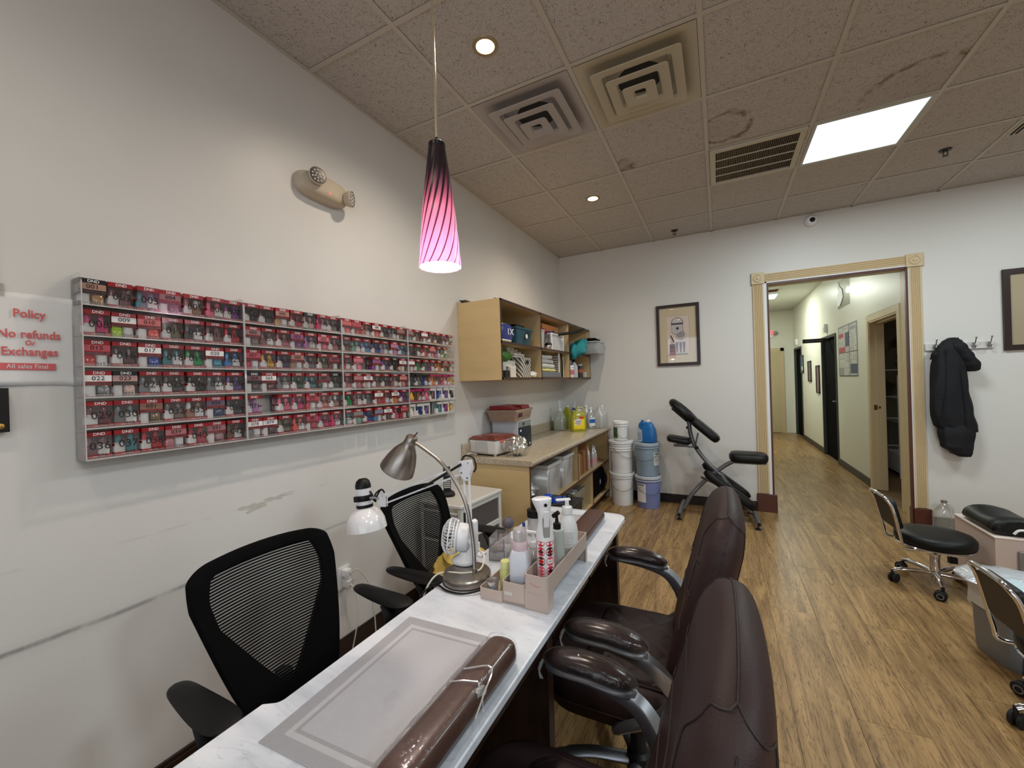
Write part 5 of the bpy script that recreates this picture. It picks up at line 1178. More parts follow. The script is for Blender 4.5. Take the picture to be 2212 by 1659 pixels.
# base cabinet contents: upper left bins
binf = film('translucent_bin', (214, 208, 206), .14, .62, .25)
def bin_(name, label, loc, sx, sy, h, rz=0, m=binf):
    th = thing(name, label, 'bin', loc, rz); b = B(); q = .003; t2 = .012
    for s in (-1, 1):
        b.add([(s*sx/2*.92, -sy/2*.92, 0), (s*sx/2*.92, sy/2*.92, 0), (s*sx/2, sy/2, h), (s*sx/2, -sy/2, h)], [(0, 1, 2, 3)]).add([(-sx/2*.92, s*sy/2*.92, 0), (sx/2*.92, s*sy/2*.92, 0), (sx/2, s*sy/2, h), (-sx/2, s*sy/2, h)], [(0, 1, 2, 3)])
    b.add([(-sx/2*.92, -sy/2*.92, 0), (sx/2*.92, -sy/2*.92, 0), (sx/2*.92, sy/2*.92, 0), (-sx/2*.92, sy/2*.92, 0)], [(0, 1, 2, 3)]); b.build('walls', m, th, solid=.003)
    def rr(s, z): return [(x, y, z) for x, y in rrect(-sx/2*s, -sy/2*s, sx/2*s, sy/2*s, .012, 3)]
    B().rings([rr(1.0, h-.03), rr(1.06, h-.026), rr(1.08, h), rr(1.0, h)], 0, cap=False).build('rim', film('bin_rim', (226, 226, 226), .15, .75, .25), th, ang=40)
    for a in (-.35, .35): B().box(sx/2*.93, a*sy-.006, .02, sx/2*.99, a*sy+.006, h-.03).build('rib', binf, th)
    return th
SB = bz+.0105
bin_('storage_bin', 'frosted plastic bin stuffed with crumpled bags in the base cabinet', (.36, -1.77, SB), .36, .30, .275)
tag(B().ball((.36, -1.78, SB+.12), .115, 26, sz=(1.2, 1.0, .9), amp=.5, seed=3, freq=4).build('crumpled_bags', mat('cream_bag', (226, 214, 190), .5, bump=.8, bscale=30)), 'crumpled cream bags inside the frosted bin', 'bags')
bin_('storage_bin', 'frosted plastic bin beside the centre divider of the base cabinet', (.36, -1.40, SB), .36, .27, .285)
tag(B().box(.22, -1.50, SB+.004, .46, -1.30, SB+.22).build('beige_stack', mat('beige_stack', (188, 160, 140), .7), bev=.01), 'pinkish stack inside the second frosted bin', 'stack')
tag(B().ball((.33, -2.08, SB+.09), .12, 26, sz=(1.4, 1.3, .75), amp=.4, seed=12, freq=3.4).build('plastic_bags', film('bag_film', (214, 216, 220), .25, .5, .2, bump=.8, bscale=20)), 'heap of clear plastic bags at left of base cabinet shelf', 'bags')
tag(B().ball((.42, -2.20, SB+.035), .05, 16, sz=(1.2, 1, .7), amp=.2, seed=1).build('blue_bundle', mat('blue_bundle', (30, 56, 140), .5)), 'blue bundle at the left end of the base cabinet shelf', 'bundle')
# black tub with blue things standing in front of the base cabinet's left bay
th = thing('black_tub', 'black plastic tub with blue things before the base cabinet', 'tub', (.78, -2.30, 0))
B().box(-.10, -.16, .20, .10, .14, .56, tx=-.02, ty=-.02).build('tub_body', mat('tub_black', (34, 34, 36), .35), th, bev=.01)
B().box(-.125, -.185, .56, .125, .165, .575).box(-.10, -.16, .0, -.07, .14, .2).box(.07, -.16, 0, .10, .14, .2).build('rim', mat('tub_black'), th, bev=.004)
B().tube(spline([(-.05, -.25, .60), (.03, -.20, .612), (.09, -.12, .612), (.10, -.02, .60)]), .016, 10, flat=.5).build('handle', black_plastic, th)
B().ball((.0, .03, .575), .05, 16, sz=(1.4, 1.6, .5)).build('blue_lid', mat('blue_plastic', (26, 70, 170), .3), th)
B().box(-.09, -.14, .576, -.03, -.04, .64).build('blue_pouch', mat('blue_plastic'), th, bev=.012)
# upper right bay: cardboard boxes and folders
cb = mat('cardboard', (176, 134, 92), .8); cb2 = mat('cardboard_dark', (146, 98, 60), .8)
for k, (y, wy, h_, m_, lab) in enumerate(((-1.165, .035, .21, cb, 'thin cardboard folder next to the centre divider'), (-1.06, .10, .225, cb, 'upright cardboard box, second from the divider'), (-.965, .05, .20, cb2, 'narrow dark cardboard box, third from the divider'), (-.87, .09, .235, cb2, 'upright brown cardboard box, fourth from the divider'), (-.765, .045, .29, cb2, 'tall dark brown carton before the squeeze bottles'))):
    tag(B().cbox((.38, y, SB+h_/2+.0005), (.30, wy, h_), rot=(0, 0, R(1.5*(k-2)))).build('cardboard_box', m_, bev=.002), lab, 'box', 'cartons in the base cabinet')
for k, (x, y) in enumerate(((.50, -.64), (.53, -.56), (.46, -.50), (.52, -.44), (.47, -.33))):
    th = thing('squeeze_bottle', 'small squeeze bottle with pointed white tip, %s of the row in the base cabinet' % coln[k], 'bottle', (x, y, SB), 0, 'pointed squeeze bottles in the base cabinet')
    B().lathe([(.0005, 0), (.024, 0), (.025, .006), (.025, .13), (.016, .148)], 16).build('bottle_body', mat('squeeze_body', (196, 186, 180), .3, trans=.2), th, ang=50)
    B().lathe([(.017, .148), (.017, .162), (.007, .172), (.003, .215), (.0005, .216)], 14).build('tip', white_plastic, th, ang=50)
    B().lathe([(.0256, .03), (.0256, .10)], 16, cap=False).build('label_wrap', mat('pale_pink_label', (200, 150, 150), .5), th)
# lower bays
greyb = mat('grey_felt_bin', (150, 142, 124), .8)
for k, (y, lab) in enumerate(((-1.04, 'grey bin with metal eyelet in the lower bay'), (-1.52, 'grey bin left of the eyelet bin, partly hidden by the desk'))):
    th = thing('fabric_bin', lab, 'bin', (.36, y, .106), 0, 'grey bins in the base cabinet')
    b = B(); 
    def rr(s, z, d=0): return [(x, yy, z+(.03*((x/.18)**2) if z > .1 else 0)) for x, yy in rrect(-.18*s+d, -.17*s+d, .18*s-d, .17*s-d, .03, 4)]
    b.rings([rr(.86, 0), rr(.9, .02), rr(1, .20), rr(1, .20, .006), rr(.88, .02, .006)], 0, cap=False); b.build('body', greyb, th, ang=50)
    B().lathe([(.008, -.002), (.016, 0), (.016, .004), (.008, .004)], 18, 0, (.178, .05, .16), (0, R(90), 0), cap=False).build('eyelet', chrome, th)
    B().ball((0, 0, .16), .13, 20, sz=(1, 1, .5), amp=.45, seed=k+2, freq=4).build('bag_liner', film('bag_film'), th)
th = thing('black_rucksack', 'black bag filling the lower right bay of the base cabinet', 'bag', (.33, -.36, .106))
B().box(-.22, -.26, 0, .22, .24, .30).build('body', black_fabric, th, bev=.05, seg=4); B().box(.22, -.02, .13, .225, .02, .18).build('logo_patch', mat('patch_grey', (150, 150, 150), .5), th, bev=.006)
B().tube(spline([(.20, .18, .02), (.24, .2, .15), (.19, .18, .28)]), .015, 8).build('strap', black_plastic, th)
# ---------------------------------------------------------------- manicure desk
DXA, DXB, DYF, DZT = .962, 1.389, -2.985, .76
marble = bpy.data.materials.new('white_marble'); marble.use_nodes = True; t = NT(marble); ob = t.obj()
mpp = t.n('Mapping'); mpp.inputs['Rotation'].default_value = (0, 0, R(25)); mpp.inputs['Scale'].default_value = (1, 2.6, 1); t.l(ob, mpp.inputs[0])
v1 = t.noise(5, mpp.outputs[0], 8, dist=1.6); vein = t.rng(t.math('ABSOLUTE', t.math('SUBTRACT', v1, .5)), 0, .09, 1, 0)
soft = t.rng(t.noise(3.5, mpp.outputs[0], 6, dist=1.0), .38, .66)
c = t.mix(soft, srgb((226, 229, 236)), srgb((204, 208, 218))); c = t.mix(t.math('MULTIPLY', t.math('MULTIPLY', vein, t.rng(t.noise(1.9, ob, 3), .42, .62)), .22), c, srgb((132, 138, 150)))
fine = t.rng(t.noise(38, mpp.outputs[0], 4, dist=.8), .60, .70); c = t.mix(t.math('MULTIPLY', fine, .28), c, srgb((150, 154, 164)))
t.l(c, t.b.inputs['Base Color']); t.b.inputs['Roughness'].default_value = .22; t.b.inputs['Specular IOR Level'].default_value = .55
woodd = bpy.data.materials.new('dark_walnut_laminate'); woodd.use_nodes = True; t = NT(woodd)
mpp = t.n('Mapping'); mpp.inputs['Scale'].default_value = (6, 6, .8); t.l(t.obj(), mpp.inputs[0])
c = t.mix(t.rng(t.noise(6, mpp.outputs[0], 5, dist=.8), .35, .65), srgb((32, 19, 15)), srgb((54, 33, 24))); t.l(c, t.b.inputs['Base Color']); t.b.inputs['Roughness'].default_value = .4
th = thing('manicure_desk', 'long dark walnut manicure desk with rounded white marble top', 'desk', (0, 0, 0))
r_ = .055; YN = -5.75
poly = [(DXB, YN)]+arc((DXB-r_, DYF-r_), r_, 0, 90, 8)+arc((DXA+.05+r_*0, DYF-.05), .05, 90, 180, 8)+[(DXA, -4.470)]+arc((DXA-.02, -4.470-.0), .02, 0, -60, 4)+[(.932, -4.50), (.925, YN)]
B().prism(poly, DZT-.022, DZT, 0, 'z').build('marble_top', marble, th, bev=.0035, seg=3, ang=50)
def dp(nm, *a): return B().box(*a).build(nm, woodd, th, bev=.0015)
dp('end_panel', .99, -3.075, 0, 1.355, -3.035, DZT-.0225)
for y in (-3.93, -4.83): dp('divider_panel', .99, y-.02, 0, 1.355, y+.02, DZT-.0225)
dp('modesty_panel', .985, -5.7, .10, 1.0, -3.035, DZT-.0225)
for a, b_ in ((-3.91, -3.075), (-4.81, -3.95), (-5.7, -4.85)):
    f_ = dp('apron', 1.31, a, DZT-.115, 1.33, b_, DZT-.0225)
    dp('drawer_front', 1.33, a+.03, DZT-.105, 1.345, (a+b_)/2-.01, DZT-.032); dp('drawer_front', 1.33, (a+b_)/2+.01, DZT-.105, 1.345, b_-.03, DZT-.032)
    B().box(1.3455, (a+b_)/2-.11, DZT-.075, 1.347, (a+b_)/2-.04, DZT-.055).box(1.3455, (a+b_)/2+.04, DZT-.075, 1.347, (a+b_)/2+.11, DZT-.055).build('finger_slot', mat('slot_black', (8, 7, 7), .8), f_)
# arm rest cushions, the nearer one wrapped in cling film
brv = mat('brown_vinyl', (76, 46, 38), .38, bump=.12, bscale=300)
brw = mat('brown_vinyl_wrapped', (72, 46, 37), .35, coat=.35, bump=.10, bscale=14, crough=.08)
def cushion(name, label, x0, x1, y0, y1, h, m, wrap, rz=0, arch=.0):
    cx, cy = (x0+x1)/2, (y0+y1)/2; th = thing(name, label, 'arm rest', (cx, cy, DZT+.003), rz, 'long brown arm rest cushions on the desk')
    L_, w_ = (y1-y0)/2, (x1-x0)/2; rg = []; N = 36
    for i in range(N+1):
        s = -1+2*i/N; y = L_*s; e = max(0, abs(y)-(L_-w_*.85))/(w_*.85); wd = w_*sqrt(max(.02, 1-e*e*.96)); hh_ = h*(1-.28*e*e)
        rg.append([(a, y, b_) for a, b_ in [(-wd, .004), (-wd*1.0, hh_*.45), (-wd*.93, hh_*.80), (-wd*.72, hh_*.97), (0, hh_), (wd*.72, hh_*.97), (wd*.93, hh_*.80), (wd*1.0, hh_*.45), (wd, .004)]])
    B().rings(rg, 0).build('pad', m, th, sub=1, ang=70)
    if wrap:
        rg = []; rs = random.Random(3)
        for i in range(61):
            s = -1+2*i/60; y = (L_+.003)*s; e = max(0, abs(y)-(L_-w_*.85))/(w_*.85); e = min(e, 1); wd = w_*sqrt(max(.02, 1-e*e*.96)); hh_ = h*(1-.28*e*e); ring = []
            for k in range(21):
                q = pi*k/20; nx, nz = -cos(q), sin(q); fx = math.copysign(abs(nx)**.35, nx); fz = abs(nz)**.4
                d_ = .0018+.004*max(0, noise.noise(Vector((y*26, q*3.1, 2))))+.0015*abs(noise.noise(Vector((y*90, q*6, 5))))
                ring.append((fx*wd*(1+0)+nx*d_, y, .003+fz*hh_+nz*d_))
            rg.append(ring)
        b = B(); n_ = 21; vs = [p for r in rg for p in r]; b.add(vs, [(i*n_+j, i*n_+j+1, (i+1)*n_+j+1, (i+1)*n_+j) for i in range(60) for j in range(n_-1)])
        b.build('plastic_wrap', film('cling_film', (240, 240, 240), .04, .01, .04, bump=.5, bscale=24, lw=.10), th, ang=60)
        # the band where two sheets overlap
        q = [(fxx, .0, zz) for fxx, zz in [(-w_*1.02, .01), (-w_*.99, h*.7), (-w_*.7, h*1.02), (0, h*1.06), (w_*.7, h*1.02), (w_*1.0, h*.7), (w_*1.03, .01)]]
        B().tube([(x, .02+.012*sin(x*60), z+.001) for x, _, z in q], .0014, 5).build('wrap_edge', film('wrap_edge', (235, 235, 235), .4, .4, .1), th)
        B().tube(spline([(-.02, .05, h*1.05), (.03, .08, h*1.04), (.048, .02, h*.9), (.052, -.02, h*.6)], 6), .0018, 5).build('wrap_crease', film('wrap_edge'), th)
        B().ball((w_*.9, .03, h*.78), .009, 12, sz=(1, 1.6, 1), amp=.7, seed=3, freq=5).build('wrap_knot', film('wrap_edge'), th)
    return th
cushion('arm_rest', 'brown arm rest cushion in cling film, on the near mat', 1.302, 1.378, -4.575, -4.158, .062, brw, True, R(0))
cushion('arm_rest', 'bare dark brown arm rest cushion beyond the bottle organizer', 1.225, 1.318, -3.62, -3.075, .045, brv, False, R(1))
# woven place mat under the near cushion
mm = bpy.data.materials.new('woven_vinyl'); mm.use_nodes = True; t = NT(mm); X = t.xyz(t.obj())
ax = t.math('ABSOLUTE', X[0]); ay = t.math('ABSOLUTE', X[1])
def inset(d): return t.math('MAXIMUM', t.math('SUBTRACT', ax, .150-d), t.math('SUBTRACT', ay, .222-d))   # <0 inside
i1 = t.math('LESS_THAN', inset(.030), 0); i2 = t.math('LESS_THAN', inset(.042), 0); i3 = t.math('LESS_THAN', inset(.050), 0)
c = t.mix(i1, srgb((182, 180, 184)), srgb((212, 211, 214))); c = t.mix(i2, c, srgb((178, 175, 180))); c = t.mix(i3, c, srgb((205, 203, 208)))
st_ = t.rng(t.noise(9, t.obj(), 5), .60, .74); c = t.mix(t.math('MULTIPLY', st_, .22), c, srgb((150, 120, 140)))
sp = t.rng(t.noise(30, t.obj(), 2), .765, .79); c = t.mix(t.math('MULTIPLY', sp, .5), c, srgb((150, 60, 80)))
wv1 = t.n('TexWave'); wv1.inputs['Scale'].default_value = 160; wv1.bands_direction = 'X'; t.l(t.obj(), wv1.inputs[0])
wv2 = t.n('TexWave'); wv2.inputs['Scale'].default_value = 160; wv2.bands_direction = 'Y'; t.l(t.obj(), wv2.inputs[0])
wsum = t.math('MULTIPLY', wv1.outputs['Fac'], wv2.outputs['Fac']); c = t.mix(t.math('MULTIPLY', t.math('SUBTRACT', 1, wsum), .28), c, srgb((120, 116, 120)))
t.l(c, t.b.inputs['Base Color']); t.b.inputs['Roughness'].default_value = .42; t.bump(wsum, .4, .002)
def mat_(name, label, cx, cy, sx, sy, rz, ang=0):
    th = thing(name, label, 'place mat', (cx, cy, DZT+.0005), rz, 'woven place mats on the desk'); B().box(-sx, -sy, 0, sx, sy, .0022).build('mat_sheet', mm, th, bev=.0006); return th
mat_('place_mat', 'grey woven vinyl place mat with banded border and red nail polish specks', 1.163, -4.335, .150, .222, R(2.5))
mat_('place_mat', 'grey woven place mat at the far end of the desk, mostly hidden', 1.11, -3.30, .11, .22, R(0))
# bottle organizer: three stepped trays with an open window in the tall side
orgm = mat('beige_plastic', (190, 172, 162), .38)
OX, OY = 1.135, -3.955; OW, OD = .235, .43
th = thing('bottle_organizer', 'beige stepped plastic organizer holding bottles on the desk', 'organizer', (0, 0, DZT+.0006), 0)
X0, X1, X2, X3 = 1.132, 1.212, 1.287, 1.362; Y0_, Y1_ = -3.950, -3.560; w_ = .003
def shell(x0, x1, y0, y1, z0, z1, nm, open_top=True):
    b = B()
    def rr(d, z): return [(x, y, z) for x, y in rrect(x0+d, y0+d, x1-d, y1-d, .010, 3)]
    b.rings([rr(0, z0), rr(0, z1), rr(w_, z1), rr(w_, z0+.004)], 0, cap=False); n_ = len(rr(0, 0)); b.add(rr(w_, z0+.004), [tuple(range(n_))]); b.add(rr(0, z0), [tuple(range(n_))[::-1]])
    return b.build(nm, orgm, th, ang=50)
shell(X0, X1+.002, Y0_, Y1_+.0, .0, .034, 'low_tray'); shell(X1, X2+.002, Y0_, Y1_, .012, .068, 'middle_tray'); shell(X2, X3, Y0_, Y1_, .052, .103, 'tall_tray')
b = B(); b.box(X1+.001, Y0_+.008, .0, X2, Y0_+.008+w_, .02).box(X2, Y0_+.0015, 0, X3-.002, Y0_+.0045, .06).box(X2, Y1_-.0045, 0, X3-.004, Y1_-.0015, .06).box(X2-.003, Y0_+.006, 0, X2, Y1_-.006, .06)
b.build('riser', orgm, th, bev=.001)
B().box(X3-.0045, Y0_+.0020, 0, X3-.0008, Y0_+.045, .057).build('window_post', orgm, th, bev=.0008); B().box(X3-.0035, Y1_-.02, 0, X3-.0005, Y1_-.004, .055).build('window_post', orgm, th, bev=.001)
b = B().box(X1+.01, Y0_-.0006, .030, X1+.035, Y0_, .040); b.build('scuff_sticker', mat('scuff_pale', (206, 200, 194), .6), th)
B().tube(spline([(X2+.02, Y0_-.0004, .080), (X2+.035, Y0_-.0004, .074), (X2+.05, Y0_-.0004, .072)]), .0007, 5).build('red_mark', mat('red_ink'), th)
ZO = DZT+.0006
# --- bottles in it
def bt(name, label, loc, cat='bottle', rz=0, group=None): return thing(name, label, cat, loc, rz, group)
# continuous mist sprayer with lips pattern
th = bt('mist_sprayer', 'tall white spray bottle with red lips circles pattern', (1.326, -3.873, ZO+.0565), 'spray bottle', R(35))
B().lathe([(.0005, 0), (.0255, 0), (.0275, .003), (.0275, .128)], 40).build('bottle_body', mat('sprayer_white', (226, 224, 226), .25), th, ang=40)
lips = [(200, 40, 56), (216, 84, 104), (206, 30, 44), (74, 24, 32), (190, 34, 60)]
rs = random.Random(6)
for row in range(5):
    for kk in range(6):
        a0 = 60*kk+48; zc = .008+.0285*row+.004
        cc = lips[(row*2+kk*3) % 5]; ic = [(238, 222, 222), (150, 24, 36), (232, 120, 130), (214, 30, 30), (92, 20, 34)][(row+kk*2) % 5]
        def onbody(u, v, rr_): a = R(a0)+u/.0277; return (rr_*cos(a), rr_*sin(a), zc+v)
        def disc(pts, rr_, m, nm):
            n_ = len(pts); b = B(); b.add([onbody(0, sum(p[1] for p in pts)/n_, rr_)]+[onbody(u, v, rr_) for u, v in pts], [(0, 1+k, 1+(k+1) % n_) for k in range(n_)]); b.build(nm, m, th)
        hi = min(.0138, .1278-zc)
        disc([(.0128*cos(2*pi*k/18), max(-.0138, min(hi, .0138*sin(2*pi*k/18)))) for k in range(18)], .02775, mat('lips_%d' % lips.index(cc), cc, .3), 'lips_circle')
        if zc < .12:
            P = [(-.0095, .0), (-.006, .0035), (-.002, .0062), (0, .0045), (.002, .0062), (.006, .0035), (.0095, .0), (.006, -.0045), (0, -.0068), (-.006, -.0045)]
            disc(P, .02800, mat('lipsin_%d' % ic[1], ic, .3), 'lips_print'); disc([(-.008, .0), (0, .0012), (.008, 0), (0, -.0012)], .02815, mat('lips_line', (70, 14, 24), .4), 'lips_line')
hd = B(); rg = []
for z, rx, ry, ox in ((.128, .0275, .0275, 0), (.134, .0275, .0275, 0), (.160, .0235, .0235, 0), (.185, .0195, .020, .0), (.205, .0195, .0195, -.001), (.222, .0235, .020, -.003), (.240, .0290, .0215, -.006), (.250, .031, .022, -.007), (.253, .027, .019, -.007)):
    rg.append([(ox+rx*cos(2*pi*k/28), ry*sin(2*pi*k/28), z) for k in range(28)])
hd.rings(rg, 0).build('trigger_head', mat('sprayer_white'), th, ang=50)
B().prism([(-.0085, .140), (.0085, .140), (.0105, .150), (.0105, .195), (-.0105, .195), (-.0105, .150)], -.0265, -.0185, 0, 'y').build('head_opening', mat('sprayer_shadow_grey', (150, 146, 140), .5), th)
B().cbox((.0, -.031, .196), (.017, .0045, .052), rot=(R(12), 0, 0)).build('trigger', mat('sprayer_white'), th, bev=.004, seg=3)
B().lathe([(.0005, 0), (.0048, 0), (.0048, .004), (.002, .0045), (.0005, .001)], 18, 0, (.0, -.0205, .236), (R(90), 0, 0)).build('nozzle', black_plastic, th)
# frosted square bottle with foam cap
frost = mat('frosted_plastic', (206, 208, 216), .3, sss=.2)
th = bt('foam_bottle', 'square frosted bottle with clear pink-tinged foam cap in the organizer', (1.250, -3.893, ZO+.0165), rz=R(12))
th.scale = (1.32, 1.32, 1.34)
B().sq([(.020, 0, 6), (.0225, .003, 6), (.0225, .085, 6), (.018, .098, 5), (.0175, .099, 4)], 32, 6, sy=1.15).build('bottle_body', frost, th, ang=50)
B().sq([(.0226, .004, 6), (.0227, .046, 6)], 32, 6, sy=1.15).build('liquid_line', mat('frosted_liquid', (190, 194, 204), .35), th)
B().lathe([(.0175, .098), (.0185, .101), (.0185, .115), (.0165, .119)], 28).build('collar', mat('pink_collar', (206, 184, 188), .3), th)
B().lathe([(.0160, .117), (.0160, .142), (.0150, .146), (.0005, .1465)], 28, cap=False).build('clear_cap', film('clear_cap', (222, 216, 216), .25, .45, .1), th, ang=50)
B().lathe([(.007, .117), (.007, .132), (.012, .134), (.012, .139), (.0005, .140)], 20).build('pump_stem', mat('pink_collar'), th)
# yorker bottle
def yorker(name, label, loc, m, col, h=.10, r=.0175, capm=white_plastic):
    th = bt(name, label, loc)
    B().lathe([(.0005, 0), (r*.94, 0), (r, .003), (r, h*.80), (r*.82, h*.93), (r*.6, h)], 28).build('bottle_body', m, th, ang=50)
    B().lathe([(r*.66, h), (r*.68, h+.018), (r*.45, h+.021), (r*.3, h+.024), (r*.2, h+.044), (.0022, h+.046), (.0005, h+.046)], 24).build('tip', capm, th, ang=50)
    if col: B().lathe([(r*1.01, h*.12), (r*1.01, h*.6)], 28, cap=False).build('label_wrap', col, th)
    return th
yorker('dropper_bottle', 'clear bottle with white pointed cap and orange label behind the square one', (1.175, -3.775, ZO+.0045), mat('hazy_bottle', (196, 192, 178), .25, trans=.15), mat('label_orange_line', (204, 170, 150), .5), .112, .0235)
th = bt('yellow_bottle', 'small pale yellow capped bottle in the low tray', (1.186, -3.872, ZO+.0045)); th.scale = (1.3, 1.3, 1.25)
B().lathe([(.0005, 0), (.0145, 0), (.015, .003), (.015, .046), (.011, .055)], 22).build('bottle_body', mat('pale_yellow', (208, 212, 140), .35), th, ang=50)
B().lathe([(.0125, .054), (.0125, .070), (.0115, .072), (.0005, .072)], 22).build('cap', mat('cap_yellow', (222, 224, 150), .35), th, ang=50)
th = bt('shot_glass', 'small clear glass with blue liquid at the organizer corner', (1.166, -3.923, ZO+.0045), 'glass'); th.scale = (1.2, 1.2, 1.15)
B().lathe([(.0005, .0), (.013, 0), (.0135, .003), (.017, .040), (.0163, .040), (.0125, .004), (.0005, .0035)], 28, cap=False).build('glass_wall', film('shot_glass', (225, 232, 235), .35, .10, .03), th, ang=50)
B().lathe([(.0005, .0036), (.0123, .0038), (.0132, .014), (.0005, .0142)], 24).build('blue_liquid', mat('blue_liquid', (20, 120, 160), .15), th)
B().prism([(.0136*cos(R(a)), .0136*sin(R(a))) for a in range(-150, -40, 12)]+[(.0130*cos(R(a)), .0130*sin(R(a))) for a in range(-42, -152, -12)], .014, .022, 0, 'z').build('paper_band', white_paper, th)
# green soap pump bottle, behind
th = bt('soap_pump', 'clear pump bottle with green content between the frosted bottle and sprayer', (1.248, -3.79, ZO+.0165)); th.scale = (1.2, 1.2, 1.15)
B().lathe([(.0005, 0), (.020, 0), (.021, .003), (.021, .075), (.012, .092)], 24).build('bottle_body', film('soap_clear', (220, 226, 222), .25, .3, .08), th, ang=50)
B().lathe([(.0005, .001), (.0195, .003), (.0198, .045), (.0005, .046)], 24).build('green_soap', mat('green_soap', (52, 104, 70), .2), th)
B().lathe([(.0125, .090), (.0125, .104), (.005, .107), (.004, .128), (.0005, .128)], 20).box(-.026, -.005, .126, .010, .005, .132).build('pump', white_plastic, th, ang=50)
# clear lotion with black pump
th = bt('black_pump_bottle', 'clear bottle with black pump behind the lips spray bottle', (1.326, -3.77, ZO+.0565))
B().lathe([(.0005, 0), (.0215, 0), (.0225, .004), (.0225, .115), (.0215, .122), (.010, .126)], 28).build('bottle_body', mat('clear_lotion', (196, 204, 198), .2, trans=.2), th, ang=50)
B().lathe([(.0125, .125), (.0125, .142), (.006, .146), (.0045, .166), (.0005, .166)], 20).build('pump_collar', black_plastic, th, ang=50)
B().cbox((-.003, 0, .171), (.030, .012, .014), rot=(0, R(-38), 0)).build('pump_spout', black_plastic, th, bev=.004)
B().box(.0, -.0232, .02, .006, -.0228, .10).build('label_print', mat('print_soft', (170, 176, 170), .6), th)
# big white lotion pump
th = bt('lotion_pump', 'large white pump lotion bottle with striped small print', (1.325, -3.665, ZO+.0565)); th.scale = (1.17, 1.17, 1.0)
B().lathe([(.0005, 0), (.0280, 0), (.0295, .004), (.0295, .085), (.0275, .105), (.020, .128), (.0135, .140), (.0125, .144)], 36).build('bottle_body', mat('lotion_white', (226, 226, 226), .3), th, ang=50)
B().lathe([(.0155, .143), (.0155, .165), (.0145, .168), (.0065, .170), (.006, .188), (.0005, .188)], 26).build('collar', mat('lotion_white'), th, ang=50)
B().cbox((-.012, 0, .190), (.045, .016, .007), rot=(0, 0, R(35))).build('pump_spout', mat('lotion_white'), th, bev=.003)
pl2 = mat('print_text_grey', (120, 120, 122), .6)
for k in range(8):
    q = .0297; z = .085-.0062*k; a1 = -30 if k < 7 else -50
    pts = [(q*cos(R(a)), q*sin(R(a))) for a in range(-150, a1, 8)]+[((q-.0004)*cos(R(a)), (q-.0004)*sin(R(a))) for a in range(a1-8 if (a1+150) % 8 == 0 else a1-((a1+150) % 8), -151, -8)]
    B().prism(pts, z, z+.0009, 0, 'z').build('print_line', pl2, th)
b = B(); rs = random.Random(2)
for k in range(14):
    z = .034-.0021*k; a = -140
    while a < -45: w2 = rs.uniform(4, 14); pts = [(.0297*cos(R(a)), .0297*sin(R(a))), (.0297*cos(R(a+w2)), .0297*sin(R(a+w2))), (.0293*cos(R(a+w2)), .0293*sin(R(a+w2))), (.0293*cos(R(a)), .0293*sin(R(a)))]; b.prism(pts, z, z+.0011, 0, 'z'); a += w2+2
tag(b.build('small_print', pl2, th), kind='stuff')
# blue pen, acrylic box, brush
th = bt('blue_pen', 'blue pen standing behind the pointed-cap bottle', (1.155, -3.70, ZO+.0045), 'pen'); B().tube([(0, 0, 0), (.01, .012, .135)], .0045, 10).build('barrel', mat('pen_blue', (30, 70, 140), .3), th); B().tube([(.0085, .0115, .10), (.0105, .0135, .15)], .0055, 10).build('cap', mat('pen_blue'), th)
th = bt('acrylic_box', 'clear acrylic box of nail bits between the fan and organizer', (1.048, -3.655, ZO), 'box', R(10))
for a in (((-.03, -.045, 0), (.03, .045, .003)), ((-.03, -.045, .003), (-.027, .045, .085)), ((.027, -.045, .003), (.03, .045, .085)), ((-.027, -.045, .003), (.027, -.042, .085)), ((-.027, .042, .003), (.027, .045, .085))): B().box(*a[0], *a[1]).build('wall_panel', film('acrylic_box', (180, 176, 176), .25, .18, .05), th)
for x_ in (-.0305, .0285): B().box(x_, -.0455, .0, x_+.002, -.0435, .085).build('edge_strip', mat('acrylic_edge_dark', (90, 84, 84), .3), th)
B().ball((0, 0, .03), .026, 16, sz=(1, 1.5, .9), amp=.4, seed=3, freq=4).build('cotton_wad', mat('dusty_pink_cotton', (170, 156, 156), .95), th)
th = bt('dust_brush', 'fluffy grey dusting brush standing in the acrylic box', (1.055, -3.60, ZO), 'brush')
b = B(); b.ball((0, 0, .112), .022, 20, sz=(1.05, 1.05, .95), amp=.22, seed=3, freq=5)
rs = random.Random(1)
for k in range(260):
    d = Vector((rs.gauss(0, 1), rs.gauss(0, 1), rs.gauss(0, 1))).normalized(); p = Vector((0, 0, .112))+d*.020; q = p+d*.008+Vector((rs.uniform(-.004, .004), rs.uniform(-.004, .004), rs.uniform(-.004, .004))); u, v_, _ = basis(d)
    b.add([p+u*.0012, p-u*.0012, q], [(0, 1, 2)])
b.build('bristles', mat('brush_grey', (104, 98, 104), .95), th, ang=80); B().tube([(0, 0, .005), (0, 0, .10)], .004, 8).build('handle', mat('brush_handle', (170, 150, 150), .4), th)
